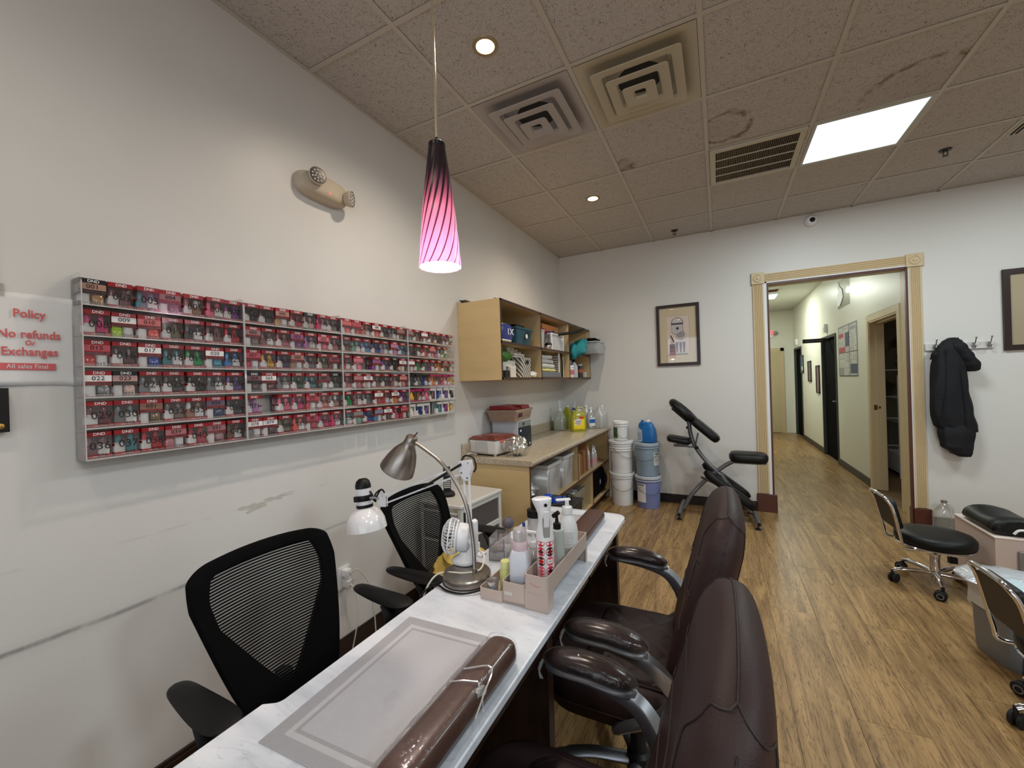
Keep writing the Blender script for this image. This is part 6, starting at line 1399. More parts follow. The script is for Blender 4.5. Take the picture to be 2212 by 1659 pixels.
# eye glasses / scissors hanging at the far edge
th = thing('scissors', 'pair of black-handled scissors behind the large lotion bottle', 'scissors', (1.095, -3.02, ZO+.002))
for s, rz in ((-1, .4), (1, -.3)):
    b = B(); pts = [(s*.012+.014*cos(2*pi*k/18), 0, .062+.020*sin(2*pi*k/18)) for k in range(18)]
    b.tube(pts, .0028, 8, closed=True).tube([(s*.010, 0, .042), (-s*.004, 0, .0)], .003, 6); b.build('finger_loop', black_plastic, th)
B().box(-.006, -.001, 0, .006, .001, .03).build('blade', chrome, th)
tag(B().lathe([(.0005, 0), (.036, 0), (.038, .003), (.038, .048), (.030, .055), (.0005, .056)], 22, 0, (1.055, -3.25, ZO)).build('white_jar', white_plastic, ang=50), 'white jar behind the spray bottle near the far desk end', 'jar')
th = thing('pump_dispenser', 'black-topped pump dispenser behind the lips spray bottle', 'dispenser', (1.08, -3.40, ZO)); B().lathe([(.0005, 0), (.03, 0), (.032, .004), (.032, .08), (.0005, .082)], 22).build('dispenser_body', film('disp', (200, 200, 196), .2, .5, .1), th, ang=50)
B().lathe([(.033, .08), (.033, .11), (.012, .114), (.010, .17), (.0005, .171)], 20).build('pump', black_plastic, th, ang=50)
# ---------------------------------------------------------------- brushed nickel gooseneck lamp
th = thing('gooseneck_lamp', 'brushed nickel gooseneck desk lamp with flared shade and round base', 'desk lamp', (1.030, -3.862, ZO))
B().lathe([(.0005, 0), (.083, 0), (.083, .002), (.082, .0022)], 48).build('rubber_ring', rubber, th)
B().lathe([(.0005, .0022), (.081, .0022), (.0815, .022), (.078, .027), (.070, .0285), (.0005, .0285)], 56).build('base', nickel, th, ang=30)
S0_ = Vector((.030, .002, .028)); neck = spline([tuple(S0_), (.012, .025, .12), (-.012, .030, .235), (-.055, .033, .315), (-.12, .033, .385), (-.185, .033, .425), (-.232, .032, .450)], 8)
B().tube(neck, .0062, 12).build('neck', nickel, th)
b = B()
for k, p in enumerate(neck[10:40]):
    pass
fl_ = []
for k in range(10, 34):
    a, c_ = neck[k], neck[min(k+1, len(neck)-1)]
    for q in (0, .25, .5, .75): fl_.append(a+(c_-a)*q)
b.tube(fl_, [.0064 if i % 2 else .0072 for i in range(len(fl_))], 10); b.build('flexible_section', nickel, th, ang=80)
# shade: axis from the cap (near the neck end) down-left
top = Vector((-.246, .030, .470)); ax_ = Vector((-.52, -.02, -.85)).normalized(); u, v_, d = basis(ax_); M = Matrix((u, v_, d)).transposed().to_4x4(); M.translation = top
B(M).lathe([(.0005, -.006), (.018, -.005), (.0215, .0), (.0225, .018), (.024, .032), (.032, .044), (.045, .066), (.057, .100), (.065, .134), (.0665, .146)], 48, cap=False).build('shade', nickel, th, ang=50, solid=0)
B(M).lathe([(.0645, .145), (.056, .100), (.043, .066), (.02, .04), (.0005, .035)], 48, cap=False).build('shade_inner', mat('shade_inner', (200, 198, 190), .5), th, ang=50)
B(M).tube([(.004, .002, -.004), (.010, .004, -.018), (.012, .004, -.024)], .0022, 8).build('switch', black_plastic, th)
B(M).ball((0, 0, .075), .022, 14).build('bulb', mat('bulb_off', (220, 216, 206), .3), th)
B().tube(spline([(.0815, .02, .012), (.100, .0, .022), (.098, -.05, .012), (.05, -.095, .006), (-.01, -.10, .005), (-.065, -.085, .005), (-.11, -.11, -.03), (-.13, -.14, -.15)], 7), .0034, 8).build('power_cord', black_plastic, th)
B().tube([tuple(S0_-Vector((0, 0, .001))), tuple(S0_+Vector((0, 0, .012)))], .0095, 14).build('neck_socket', nickel, th)
# ---------------------------------------------------------------- small white fan
th = thing('desk_fan', 'small white caged desk fan standing on the lamp base', 'fan', (.985, -3.805, ZO+.030))
FC = Vector((-.048, -.012, .088)); fd = Vector((-.88, -.42, .10)).normalized(); u, v_, d = basis(fd); M = Matrix((u, v_, d)).transposed().to_4x4(); M.translation = FC
r = .062
cg = []
for k in range(34):
    a = 2*pi*k/34
    pts = [(q*r*cos(a+.35*(1-q)), q*r*sin(a+.35*(1-q)), z) for q, z in ((.24, .030), (.55, .027), (.85, .018), (1.0, .004), (.99, -.010), (.9, -.022))]
    B(M).tube(spline(pts, 3), .0011, 5).build('cage_wire', white_plastic, th)
for rr_, z, w2 in ((r, .003, .0028), (r*.98, -.012, .0018), (r*.6, .0275, .0012), (r*.9, -.022, .003)):
    B(M).tube([(rr_*cos(2*pi*k/40), rr_*sin(2*pi*k/40), z) for k in range(40)], w2, 6, closed=True).build('cage_ring', white_plastic, th)
B(M).lathe([(.0005, .034), (.013, .033), (.016, .029), (.0005, .028)], 24).build('hub_badge', chrome, th)
for k in range(5):
    a = 2*pi*k/5; q = []
    B(M).add([(.010*cos(a), .010*sin(a), .004), (.050*cos(a-.3), .050*sin(a-.3), .012), (.052*cos(a+.35), .052*sin(a+.35), .0), (.010*cos(a+.9), .010*sin(a+.9), -.006)], [(0, 1, 2, 3)]).build('fan_blade', white_plastic, th, solid=.0015)
B(M).lathe([(.0005, -.008), (.034, -.010), (.047, -.022), (.050, -.034), (.046, -.062), (.036, -.070), (.0005, -.072)], 36).build('motor_housing', white_plastic, th, ang=40)
B().prism([(-.012, .012), (.040, .012), (.052, .045), (.052, .150), (.040, .156), (.030, .150), (.030, .06)], -.014, .014, 0, 'y').build('yoke', white_plastic, th, bev=.004)
B().lathe([(.0005, 0), (.011, 0), (.012, .006), (.006, .010), (.0005, .010)], 18, 0, (.041, -.014, .082), (R(90), 0, 0)).build('tilt_knob', white_plastic, th)
B().sq([(.044, 0, 2.4), (.046, .006, 2.4), (.042, .014, 2.4), (.022, .026, 2), (.018, .038, 2)], 30, c=(0, 0, 0), sx=1, sy=.9).build('base', white_plastic, th, ang=50)
B().tube(spline([(.050, .01, .05), (.080, .0, .03), (.088, -.04, .004), (.05, -.075, .0), (-.01, -.088, -.004), (-.05, -.10, -.014), (-.07, -.13, -.05), (-.085, -.15, -.12)], 7), .0033, 8).build('power_cord', mat('cord_cream', (220, 214, 196), .4), th)
# ---------------------------------------------------------------- white swing-arm lamp clamped to the desk
th = thing('swing_arm_lamp', 'white swing-arm lamp with domed shade and black cap', 'desk lamp', (.955, -3.655, 0))
def bar(a, b_, w2, d2, m, nm):
    a, b_ = Vector(a), Vector(b_); dd = (b_-a); L_ = dd.length; u, v_, d = basis(dd); M = Matrix((u, v_, d)).transposed().to_4x4(); M.translation = a
    return B(M).box(-w2/2, -d2/2, 0, w2/2, d2/2, L_).build(nm, m, th, bev=.001)
EL = Vector((-.040, -.02, 1.098)); B0 = Vector((-.035, -.02, .80)); HDJ = Vector((-.412, -.085, .950))
th.location = (.955, -3.655, 0)
for o_ in (-.010, .012): bar(B0+Vector((o_, 0, 0)), EL+Vector((o_*1.1, 0, -.03)), .0075, .0075, white_paint, 'lower_arm')
for o_ in (.014, -.020): bar(EL+Vector((0, 0, o_)), HDJ+Vector((0, 0, o_*.9)), .0065, .0065, white_paint, 'upper_arm')
bd = (HDJ-EL).normalized()
b = B(); ex, ey, ez = EL
b.prism([(ex-.030, ez+.022), (ex+.024, ez+.030), (ex+.030, ez-.002), (ex+.012, ez-.052), (ex-.008, ez-.052), (ex-.028, ez-.025)], ey-.009, ey-.006, 0, 'y').prism([(ex-.030, ez+.022), (ex+.024, ez+.030), (ex+.030, ez-.002), (ex+.012, ez-.052), (ex-.008, ez-.052), (ex-.028, ez-.025)], ey+.006, ey+.009, 0, 'y')
b.build('elbow_plate', white_paint, th, bev=.001)
for px, pz in ((-.02, .014), (.016, .018), (.010, -.040), (-.016, -.022)): B().lathe([(.0005, 0), (.004, 0), (.003, .002), (.0005, .002)], 12, 0, (ex+px, ey-.009, ez+pz), (R(90), 0, 0)).build('rivet', chrome, th)
sp = []
a_, b2 = EL+Vector((-.015, -.012, .012)), EL+bd*.19+Vector((0, -.012, -.012))
for k in range(120): q = k/119; sp.append(a_+(b2-a_)*q)
B().tube(sp, [.0055 if i % 2 else .0045 for i in range(120)], 8).build('tension_spring', mat('spring_dark', (60, 60, 62), .3, .8), th, ang=80)
sp = [B0+Vector((-.012, -.010, .02))+Vector((-.0, 0, .10))*(k/50) for k in range(51)]
B().tube(sp, [.005 if i % 2 else .0042 for i in range(51)], 8).build('tension_spring', mat('spring_dark'), th, ang=80)
b = B(); hx, hy, hz = HDJ
b.prism([(hx-.026, hz+.012), (hx-.018, hz+.026), (hx+.014, hz+.024), (hx+.014, hz-.028), (hx-.010, hz-.030), (hx-.026, hz-.018)], hy-.007, hy-.004, 0, 'y').prism([(hx-.026, hz+.012), (hx-.018, hz+.026), (hx+.014, hz+.024), (hx+.014, hz-.028), (hx-.010, hz-.030), (hx-.026, hz-.018)], hy+.004, hy+.007, 0, 'y')
b.build('head_plate', white_paint, th, bev=.001)
for pz in (.014, -.016): B().lathe([(.0005, 0), (.0035, 0), (.0005, .002)], 10, 0, (hx-.002, hy-.007, hz+pz), (R(90), 0, 0)).build('rivet', chrome, th)
HP = Vector((-.512, -.105, .965)); hax = Vector((-.05, -.03, -1)); hax = Vector((.10, -.02, -1)).normalized(); u, v_, d = basis(hax); M = Matrix((u, v_, d)).transposed().to_4x4(); M.translation = HP+Vector((0, 0, .06))
B(M).lathe([(.0005, -.012), (.016, -.010), (.027, .0), (.032, .016), (.032, .030)], 32).build('black_cap', black_plastic, th, ang=50)
B(M).lathe([(.031, .030), (.031, .112), (.030, .112)], 32).build('lamp_socket', white_paint, th, ang=50)
B(M).lathe([(.0325, .058), (.0335, .060), (.0335, .080), (.0325, .082)], 32, cap=False).box(.010, -.012, .058, .045, .012, .080).build('clamp_band', black_plastic, th)
B(M).lathe([(.034, .098), (.034, .110), (.030, .112)], 32).build('lower_ring', black_plastic, th, ang=50)
B(M).lathe([(.030, .112), (.046, .118), (.064, .134), (.077, .160), (.083, .192), (.084, .200)], 52, cap=False).build('shade', mat('glossy_white', (236, 234, 236), .12, coat=.5), th, ang=60)
B(M).lathe([(.0825, .200), (.081, .190), (.074, .160), (.060, .136), (.030, .118)], 52, cap=False).build('shade_inner', mat('shade_inner'), th, ang=60)
jn = M @ Vector((.045, 0, .07)); 
B().tube([tuple(HDJ+Vector((-.02, 0, 0))), tuple((HDJ+HP)/2+Vector((.01, 0, 0))), (HP.x+.035, HP.y, HP.z-.01)], .006, 8).build('knuckle', silver, th)
for o_ in (0, 1): B().tube(spline([(hx+.004, hy, hz+.030-.0*o_), (hx-.012, hy-.004, hz+.042), (hx-.040, hy-.01, hz+.02-.02*o_), (hx-.038, hy-.01, hz-.01), (hx-.060, hy-.012, hz+.026-.02*o_), (HP.x+.03, HP.y, HP.z+.02)], 6), .0034, 7).build('power_cord', black_plastic, th)
B().tube(spline([(ex-.03, ey+.012, ez+.02), (ex-.01, ey+.012, ez+.042), (ex+.028, ey+.012, ez+.035), (ex+.038, ey+.012, ez+.0), (ex+.03, ey+.01, ez-.02)], 6), .0034, 7).build('cord_loop', black_plastic, th)
B().box(-.010, -.04, .700, .002, .0, .803).box(-.045, -.04, .788, -.010, .0, .803).box(.002, -.04, .7605, .030, .0, .768).box(.002, -.035, .715, .028, -.005, .725).build('desk_clamp', white_paint, th, bev=.002)
B().tube([(-.035, -.02, .79), (-.035, -.02, .83)], .008, 10).build('pivot_post', chrome, th)
# ---------------------------------------------------------------- black mesh task chairs (technician side, facing the desk)
def casters(th, cx, cy, rad, n=5, a0=18, m=silver, hubz=.09, armr=.018, tipz=.065, wheel=.028, phys=True):
    for k in range(n):
        a = R(a0+360*k/n); ex, ey = cx+rad*cos(a), cy+rad*sin(a)
        ar = B().tube(spline([(cx+.02*cos(a), cy+.02*sin(a), hubz), (cx+.5*rad*cos(a), cy+.5*rad*sin(a), hubz+.004), (cx+.85*rad*cos(a), cy+.85*rad*sin(a), tipz+.012), (ex, ey, tipz)], 6), [armr]*12+[armr*.8]*7, 10, flat=.85).build('base_arm', m, th)
        w = B()
        t_ = a+R(35+40*k)
        for s in (-1, 1):
            ox, oy = s*.013*cos(t_+pi/2), s*.013*sin(t_+pi/2)
            w.lathe([(.0005, -.009), (wheel*.8, -.009), (wheel, -.005), (wheel, .005), (wheel*.8, .009), (.0005, .009)], 20, 0, (ex+ox-.012*cos(t_), ey+oy-.012*sin(t_), wheel), (R(90), 0, t_))
        w.tube([(ex, ey, tipz+.008), (ex, ey, wheel)], .008, 8)
        cs = w.build('caster', rubber, th)
        B().lathe([(wheel*.42, .0), (wheel*.55, .001), (wheel*.58, .0)], 18, 0, (ex-.012*cos(t_)+.0235*cos(t_-pi/2), ey-.012*sin(t_)+.0235*sin(t_-pi/2), wheel), (R(90), 0, t_), cap=False).build('caster_ring', mat('caster_grey', (120, 120, 124), .4), cs)
def task_chair(name, label, loc, rz, grp):
    th = thing(name, label, 'office chair', loc, rz, grp)
    casters(th, 0, 0, .28, m=black_plastic)
    B().lathe([(.0005, .06), (.035, .06), (.035, .13), (.026, .14), (.026, .36), (.0005, .36)], 20).build('gas_column', black_plastic, th)
    B().box(-.10, -.09, .36, .12, .09, .395).build('mechanism', black_plastic, th, bev=.008)
    rg = []
    for z, s in ((.395, .80), (.40, .93), (.425, 1.0), (.450, 1.0), (.468, .95), (.474, .80)): rg.append([(x, y, z) for x, y in rrect(-.15*s, -.23*s, .225*s, .23*s, .09*s, 6)])
    B().rings(rg, 0).build('seat', black_fabric, th, ang=60)
    # back surface: u across, v up
    def hw(v): return .115+.108*(min(1, v/.78))**.62-.010*max(0, (v-.78)/.22)**2
    ZB, ZT = .475, .925
    def S(u, v, off=0):
        w_ = hw(v); z = ZB+(ZT-ZB)*v-.018*(abs(u)**2.2)*(v**3)
        x = -.120-.165*v+.020*(v*(1-v))+.030*(u*u)*.8
        return Vector((x+off, u*w_, z))
    def inner(th_):   # inner mesh outline in (u, v): teardrop
        c_, s_ = cos(th_), sin(th_)
        return c_, s_
    vmin, vmax = .10, .93
    def iw(v): q = (v-vmin)/(vmax-vmin); return .80*min(1, (q/.62))**.62*(1-.10*max(0, (q-.75)/.25)**2)
    N = 40; vs = []; b = B()
    # border: outer loop to inner loop, front and back skins
    outer = []; innr = []
    M_ = 60
    def outline(fn, v0, v1, rc=.10):
        pts = []
        for k in range(M_+1):
            v = v0+(v1-v0)*(1-(1-k/M_)**2.2)
            e = max(0, (v-(v1-rc))/rc); u_ = fn(v)-(1-sqrt(max(0, 1-e*e)))*.28
            pts.append((u_, v))
        return pts
    o_ = outline(lambda v: 1.0, 0, 1, .07); i_ = [(iw(q_)-.10*max(0, (q_-vmax+.03)/.03)**2, q_) for q_ in [vmin+(vmax-vmin)*(1-(1-k/M_)**2.2) for k in range(M_+1)]]
    TH = .013
    def loop(side): return side
    ring_o = [(u_, v) for u_, v in o_]+[(-u_, v) for u_, v in o_[::-1]]; ring_i = [(u_, v) for u_, v in i_]+[(-u_, v) for u_, v in i_[::-1]]
    # top closing spans: insert intermediate points so the top edge follows the curve
    def densify(rg_, k0, n_):
        a, b2 = rg_[k0], rg_[(k0+1) % len(rg_)]; mid = [(a[0]+(b2[0]-a[0])*j/n_, a[1]+(b2[1]-a[1])*j/n_) for j in range(1, n_)]
        return rg_[:k0+1]+mid+rg_[k0+1:]
    ring_o = densify(ring_o, M_, 10); ring_i = densify(ring_i, M_, 10)
    ring_o = densify(ring_o, len(ring_o)-1, 6); ring_i = densify(ring_i, len(ring_i)-1, 6)
    rings = [[S(u_, v, -TH) for u_, v in ring_i], [S(u_*.99, v, -TH*1.1) for u_, v in ring_o], [S(u_*1.03, v*1.0+(.012 if v > .9 else 0), 0) for u_, v in ring_o], [S(u_*.99, v, TH) for u_, v in ring_o], [S(u_, v, TH*.6) for u_, v in ring_i]]
    b.rings(rings, 0, closed=True).build('back_frame', black_fabric, th, ang=60)
    # see-through mesh: a thin tinted skin plus dense horizontal strands
    gr = B(); n2 = 30
    vs = [[S((-1+2*i/16)*iw(vmin+(vmax-vmin)*j/n2), vmin+(vmax-vmin)*j/n2, 0) for i in range(17)] for j in range(n2+1)]
    gr.add([p for r_ in vs for p in r_], [(j*17+i, j*17+i+1, (j+1)*17+i+1, (j+1)*17+i) for j in range(n2) for i in range(16)])
    gr.build('mesh_skin', film('chair_mesh_skin', (20, 20, 22), .0, .42, .5), th, ang=80)
    sb = B(); ns = 46
    for j in range(ns):
        v = vmin+(vmax-vmin)*(j+.5)/ns; w2 = iw(v); pts = [S((-1+2*i/10)*w2, v-.012*(1-(-1+2*i/10)**2)*0, .0012) for i in range(11)]
        dz = .0026
        sb.add([p+Vector((0, 0, -dz)) for p in pts]+[p+Vector((0, 0, dz)) for p in pts], [(i, i+1, 12+i, 11+i) for i in range(10)])
    tag(sb.build('mesh_strands', mat('strand_black', (6, 6, 7), .9, spec=.1), th, ang=80), kind='stuff')
    B().tube(spline([(-.04, 0, .375), (-.12, 0, .37), (-.160, 0, .42), (-.175, 0, .54)], 6), .022, 10, flat=1.6).build('back_bracket', black_plastic, th)
    for s in (-1, 1):
        y = s*.283
        p_ = B(); rg = []
        for k in range(31):
            q = .5-.5*cos(pi*k/30); x = -.175+.275*q; w2 = (.026+.019*sin(pi/2*q))*sqrt(max(.004, 1-abs(2*q-1)**(10 if q < .5 else 4))); z = .668+.010*(1-q)-.004*sin(pi*q)
            rg.append([(x, y+w2*cos(2*pi*j/16), z+.013*sin(2*pi*j/16)*sqrt(max(.05, 1-abs(2*q-1)**4))) for j in range(16)])
        p_.rings(rg, 0).build('arm_pad', mat('arm_black', (15, 15, 17), .5, spec=.3, bump=.1, bscale=400), th, ang=60)
        B().tube(spline([(-.01, y, .655), (.015, y*.995, .60), (.02, y*.99, .50), (.0, y*.97, .43), (-.01, y*.6, .385)], 6), [.034]*7+[.026]*18, 10, flat=.5).build('arm_post', black_plastic, th)
    return th
ch1 = task_chair('task_chair', 'black mesh-back office chair nearest the camera, behind the near place mat', (.735, -4.215, 0), R(-2), 'black mesh office chairs')
ch2 = dup(ch1, (.735, -3.475, 0), R(3), 'black mesh-back office chair with yellow cloth, behind the white lamp')
ch2.name = 'task_chair'
tag(B().ball((.715, -3.40, .545), .155, 30, sz=(1.0, 1.1, .50), amp=.35, seed=6, freq=2.6).build('yellow_cloth', mat('yellow_cloth', (204, 176, 92), .9, bump=.4, bscale=80)), 'mustard yellow cloth heaped on the seat of the far black chair', 'cloth')
# clear plastic bag beside the near chair
tag(B().ball((.40, -3.93, .115), .115, 26, sz=(1.2, .9, 1), amp=.4, seed=2, freq=3).build('plastic_bag', film('bag_film')), 'crumpled clear plastic bag on the floor behind the near chair', 'bag')
# ---------------------------------------------------------------- white drawer cart with phone
th = thing('drawer_cart', 'white plastic three-drawer cart with smoky side panels beside base cabinet', 'drawer cart', (.255, -2.74, 0), R(-4))
cw = mat('cart_white', (212, 210, 206), .4); smoke = film('smoky_plastic', (110, 104, 104), .15, .72, .2); smokef = film('cloudy_drawer', (170, 166, 168), .18, .6, .2)
sx, sy, hz = .165, .225, .69
b = B()
for x in (-sx, sx-.028):
    for y in (-sy, sy-.028): b.box(x, y, .02, x+.028, y+.028, hz-.02)
b.build('corner_post', cw, th, bev=.003); bpy.context.scene.objects['corner_post']['kind'] = 'stuff'
zt = [.05, .27, .49, .655]
for k, z in enumerate((.03, .255, .475, .655)):
    B().box(sx-.018, -sy+.028, z-.014, sx-.002, sy-.028, z+.020).box(-sx+.002, -sy+.028, z-.014, -sx+.018, sy-.028, z+.020).box(-sx+.028, sy-.018, z-.014, sx-.028, sy-.002, z+.02).build('side_rail', cw, th, bev=.002)
for a, b_ in ((.05, .241), (.275, .461), (.495, .641)): B().box(sx-.012, -sy+.028, a, sx-.009, sy-.028, b_).build('side_window', smoke, th)
B().box(-sx-.006, -sy-.006, hz-.02, sx+.006, sy+.006, hz).build('top', cw, th, bev=.004); B().box(-sx+.012, -sy+.012, hz, sx-.012, sy-.012, hz+.0015).build('top_panel', mat('cart_top_inset', (196, 190, 182), .5), th)
for a, b_ in ((.045, .235), (.265, .455), (.485, .64)):
    dr = B().box(-sx+.032, -sy-.006, a, sx-.032, -sy+.012, b_).build('drawer', smokef, th, bev=.004); B().box(-.05, -sy-.018, b_-.045, .05, -sy-.006, b_-.012).build('handle', smokef, dr, bev=.004)
    B().box(-sx+.03, -sy-.010, b_-.006, sx-.03, -sy+.01, b_+.004).build('drawer_lip', cw, dr, bev=.002)
tag(B().ball((.27, -2.78, .13), .09, 16, sz=(1, 1.4, .6), amp=.3).build('drawer_load', mat('maroon_load', (110, 60, 74), .7)), 'maroon bundle inside the lower drawer of the cart', 'bundle')
th = thing('cordless_phone', 'black cordless phone standing in its cradle on the drawer cart', 'phone', (.185, -2.81, hz+.002), R(35))
B().sq([(.9, 0, 3), (1, .008, 3), (.92, .02, 3), (.6, .034, 3)], 28, sx=.052, sy=.045).build('cradle', black_plastic, th, ang=50)
hs = B(); M = Matrix.Translation((0, .008, .025)) @ Euler((R(-6), 0, 0)).to_matrix().to_4x4(); B(M).box(-.024, -.012, 0, .024, .012, .165).build('handset', mat('phone_black', (24, 24, 26), .35), th, bev=.008, seg=3)
bm_ = B(M)
kb = mat('phone_key', (196, 196, 196), .4)
for i in range(3):
    for j in range(5): B(M).box(-.019+.0135*i, -.0140, .026+.0125*j, -.008+.0135*i, -.0118, .034+.0125*j).build('key', kb, th)
B(M).box(-.017, -.0135, .105, .017, -.0118, .135).build('display', mat('phone_display', (90, 96, 90), .2), th)
# ---------------------------------------------------------------- brown leather client chairs
leath = mat('brown_leather', (47, 31, 31), .52, spec=.35, bump=.16, bscale=340, var=.05, vscale=6)
leathw = mat('brown_leather_wrapped', (38, 23, 22), .22, spec=.3)
quilt = bpy.data.materials.new('quilted_leather'); quilt.use_nodes = True; t = NT(quilt); X = t.xyz(t.obj())
d1 = t.math('ABSOLUTE', t.math('SUBTRACT', t.math('FRACT', t.math('MULTIPLY', t.math('ADD', X[0], X[1]), 9.0)), .5)); d2 = t.math('ABSOLUTE', t.math('SUBTRACT', t.math('FRACT', t.math('MULTIPLY', t.math('SUBTRACT', X[0], X[1]), 9.0)), .5))
hq = t.math('POWER', t.math('MULTIPLY', t.rng(d1, 0, .25), t.rng(d2, 0, .25)), .5)
t.b.inputs['Base Color'].default_value = srgb((42, 28, 27)); t.b.inputs['Roughness'].default_value = .55; t.b.inputs['Specular IOR Level'].default_value = .3; t.bump(hq, .35, .01)
def client_chair(name, label, loc, rz, grp):
    """local frame: sitter faces -x, hub at the origin"""
    th = thing(name, label, 'office chair', loc, rz, grp)
    casters(th, 0, 0, .30, a0=50, m=silver, armr=.022)
    B().lathe([(.0005, .06), (.042, .06), (.040, .12), (.028, .13), (.028, .34), (.0005, .34)], 24).build('gas_column', black_plastic, th)
    B().box(-.12, -.10, .33, .14, .10, .375).build('mechanism', black_plastic, th, bev=.01)
    # seat
    def seatring(s, z, ex=0): return [(x*s-.01, y*s, z) for x, y in rrect(-.27, -.255, .20, .255, .13, 7)]
    B().rings([seatring(.86, .375), seatring(.97, .385), seatring(1.0, .42), seatring(1.0, .455), seatring(.965, .485), seatring(.90, .497), seatring(.80, .502)], 0).build('seat', leath, th, ang=80)
    def sr2(s, z): return [(x*s+.025, y*s, z) for x, y in rrect(-.17, -.205, .16, .205, .06, 6)]
    B().rings([sr2(1, .492), sr2(.98, .508), sr2(.9, .514)], 0).build('seat_panel', quilt, th, ang=80)
    B().tube([(x+.025, y, .5035) for x, y in rrect(-.172, -.207, .162, .207, .06, 6)], .0035, 6, closed=True).build('seat_piping', leath, th)
    B().tube([(x*1.0-.01, y*1.0, .425) for x, y in rrect(-.272, -.257, .202, .257, .13, 7)], .0035, 6, closed=True).build('seat_piping', leath, th)
    # back: loft of superellipse slices; z, half width, front x, rear x
    P = [(.46, .20, .085, .160), (.50, .215, .088, .205), (.58, .235, .100, .245), (.68, .250, .130, .278), (.78, .256, .158, .306), (.86, .256, .180, .326), (.92, .250, .200, .340), (.96, .238, .215, .345), (1.0, .212, .237, .343), (1.025, .178, .255, .337), (1.042, .130, .272, .328), (1.051, .075, .285, .318), (1.054, .02, .296, .308)]
    def interp(z):
        for a, b_ in zip(P, P[1:]):
            if z <= b_[0]: q = (z-a[0])/(b_[0]-a[0]); return [a[i]+(b_[i]-a[i])*q for i in range(4)]
        return list(P[-1])
    NN = 48
    def surf(z, t_, off=0):
        _, w_, xf, xr = interp(z); c_, s_ = cos(t_), sin(t_); ee = .72
        xx = (xf+xr)/2+((xr-xf)/2+off)*math.copysign(abs(c_)**ee, c_)
        yy = (w_+off)*math.copysign(abs(s_)**ee, s_)
        # the front is hollowed, the wings wrap forward
        if c_ < 0: xx += .030*(1-(yy/max(w_, .01))**2)*(-c_)*min(1, (1.05-z)/.15)
        return Vector((xx, yy, z))
    zs = [P[0][0]+(P[-1][0]-P[0][0])*(1-(1-i/44)**1.7) for i in range(45)]
    B().rings([[surf(z, 2*pi*k/NN) for k in range(NN)] for z in zs], 0).build('backrest', leath, th, ang=80)
    pip = mat('leather_seam', (34, 23, 23), .55)
    # seams: over the crest, down the side wings, rear shell edge, cross seams
    def onsurf(ys, zf, side):     # crest line on the ridge between front and rear
        pass
    crest = []
    for k in range(21):
        y = -.17+.34*k/20; z = 1.055-.0
        # z where half width equals |y|
        zz = 1.0535
        for a, b_ in zip(P[7:], P[8:]):
            if b_[1] <= abs(y) <= a[1]: zz = a[0]+(b_[0]-a[0])*(a[1]-abs(y))/(a[1]-b_[1]); break
        f = interp(zz); crest.append(Vector(((f[2]+f[3])/2+.0, y*1.0, zz+.0012)))
    B().tube(crest, .0020, 6).build('seam', pip, th)
    for s in (-1, 1):
        J = crest[0 if s < 0 else -1]
        # rearward seam from the crest end
        pts = []
        for k in range(15):
            q = k/14; z = J.z-.003-.045*q; t_ = s*(pi/2)*(1-q*.60); pts.append(surf(z, t_, .0004))
        B().tube([J]+pts[2:], .0018, 6).build('seam', pip, th)
        # forward seam curling down the wing
        pts = [J]
        for k in range(1, 31):
            q = k/30; z = J.z-.004-.03*q-.27*max(0, q-.22); t_ = s*(pi/2)*(1+.62*min(1, q*2.6)); pts.append(surf(z, t_, .0004))
        B().tube(pts, .0018, 6).build('seam', pip, th)
        # rear shell piping down the back edge
        pts = [surf(J.z-.048-.47*k/60, s*(pi/2)*.40, .0004) for k in range(61)]
        B().tube(pts, .0022, 6).build('piping', leath, th)
        # stitching down the side
        for k in range(26): 
            if k % 2 == 0: B().tube([surf(J.z-.03-.012*k, s*(pi/2)*(.98), .0006), surf(J.z-.03-.012*k-.007, s*(pi/2)*.98, .0006)], .0012, 5).build('stitch', pip, th)
    for zc in (.90, .80, .70): B().tube([surf(zc, pi+(-.9+1.8*k/16), .0) for k in range(17)], .003, 6).build('tuft_seam', pip, th)
    # arms: curved silver blade and padded top in plastic film
    for s in (-1, 1):
        y = s*.292
        path = spline([(.155, s*.262, .535), (.130, s*.280, .585), (.082, y, .632), (0, y, .655), (-.10, y, .662)], 8)
        wds = [.036, .036]; n_ = len(path); rg = []
        for i, p in enumerate(path):
            a = path[max(0, i-1)]; b_ = path[min(n_-1, i+1)]; d = (b_-a).normalized(); up_ = Vector((0, 0, 1)); nn_ = (up_-d*up_.dot(d)).normalized(); sd = d.cross(nn_)
            q = i/(n_-1); w2 = .021-.004*q; h2 = .024-.015*q
            rg.append([p+sd*w2*ca+nn_*h2*sa for ca, sa in ((1, .7), (.9, 1), (-.9, 1), (-1, .7), (-1, -.7), (-.9, -1), (.9, -1), (1, -.7))])
        B().rings(rg, 0).build('arm_bracket', silver, th, ang=40)
        path = spline([(.155, s*.262, .535), (.10, s*.272, .47), (.02, s*.27, .42), (-.02, s*.24, .385), (-.01, s*.10, .355)], 7)
        B().tube(path, .020, 10, flat=.6).build('arm_strut', silver, th)
        # tray under pad
        rg = []; rt_ = []
        for k in range(19):
            q = k/18; x = -.150+.235*q; e = max(.03, 1-abs(2*q-1)**3.2); w2 = .036*sqrt(e); zb = .672+.006*sin(pi*q)-.020*max(0, q-.55)*1.3
            rt_.append([(x, y+w2*1.03*cos(2*pi*j/18), zb-.010+.012*sin(2*pi*j/18)) for j in range(18)])
            rg.append([(x, y+w2*cos(2*pi*j/18), zb+.014+.024*sqrt(e)*sin(2*pi*j/18)) for j in range(18)])
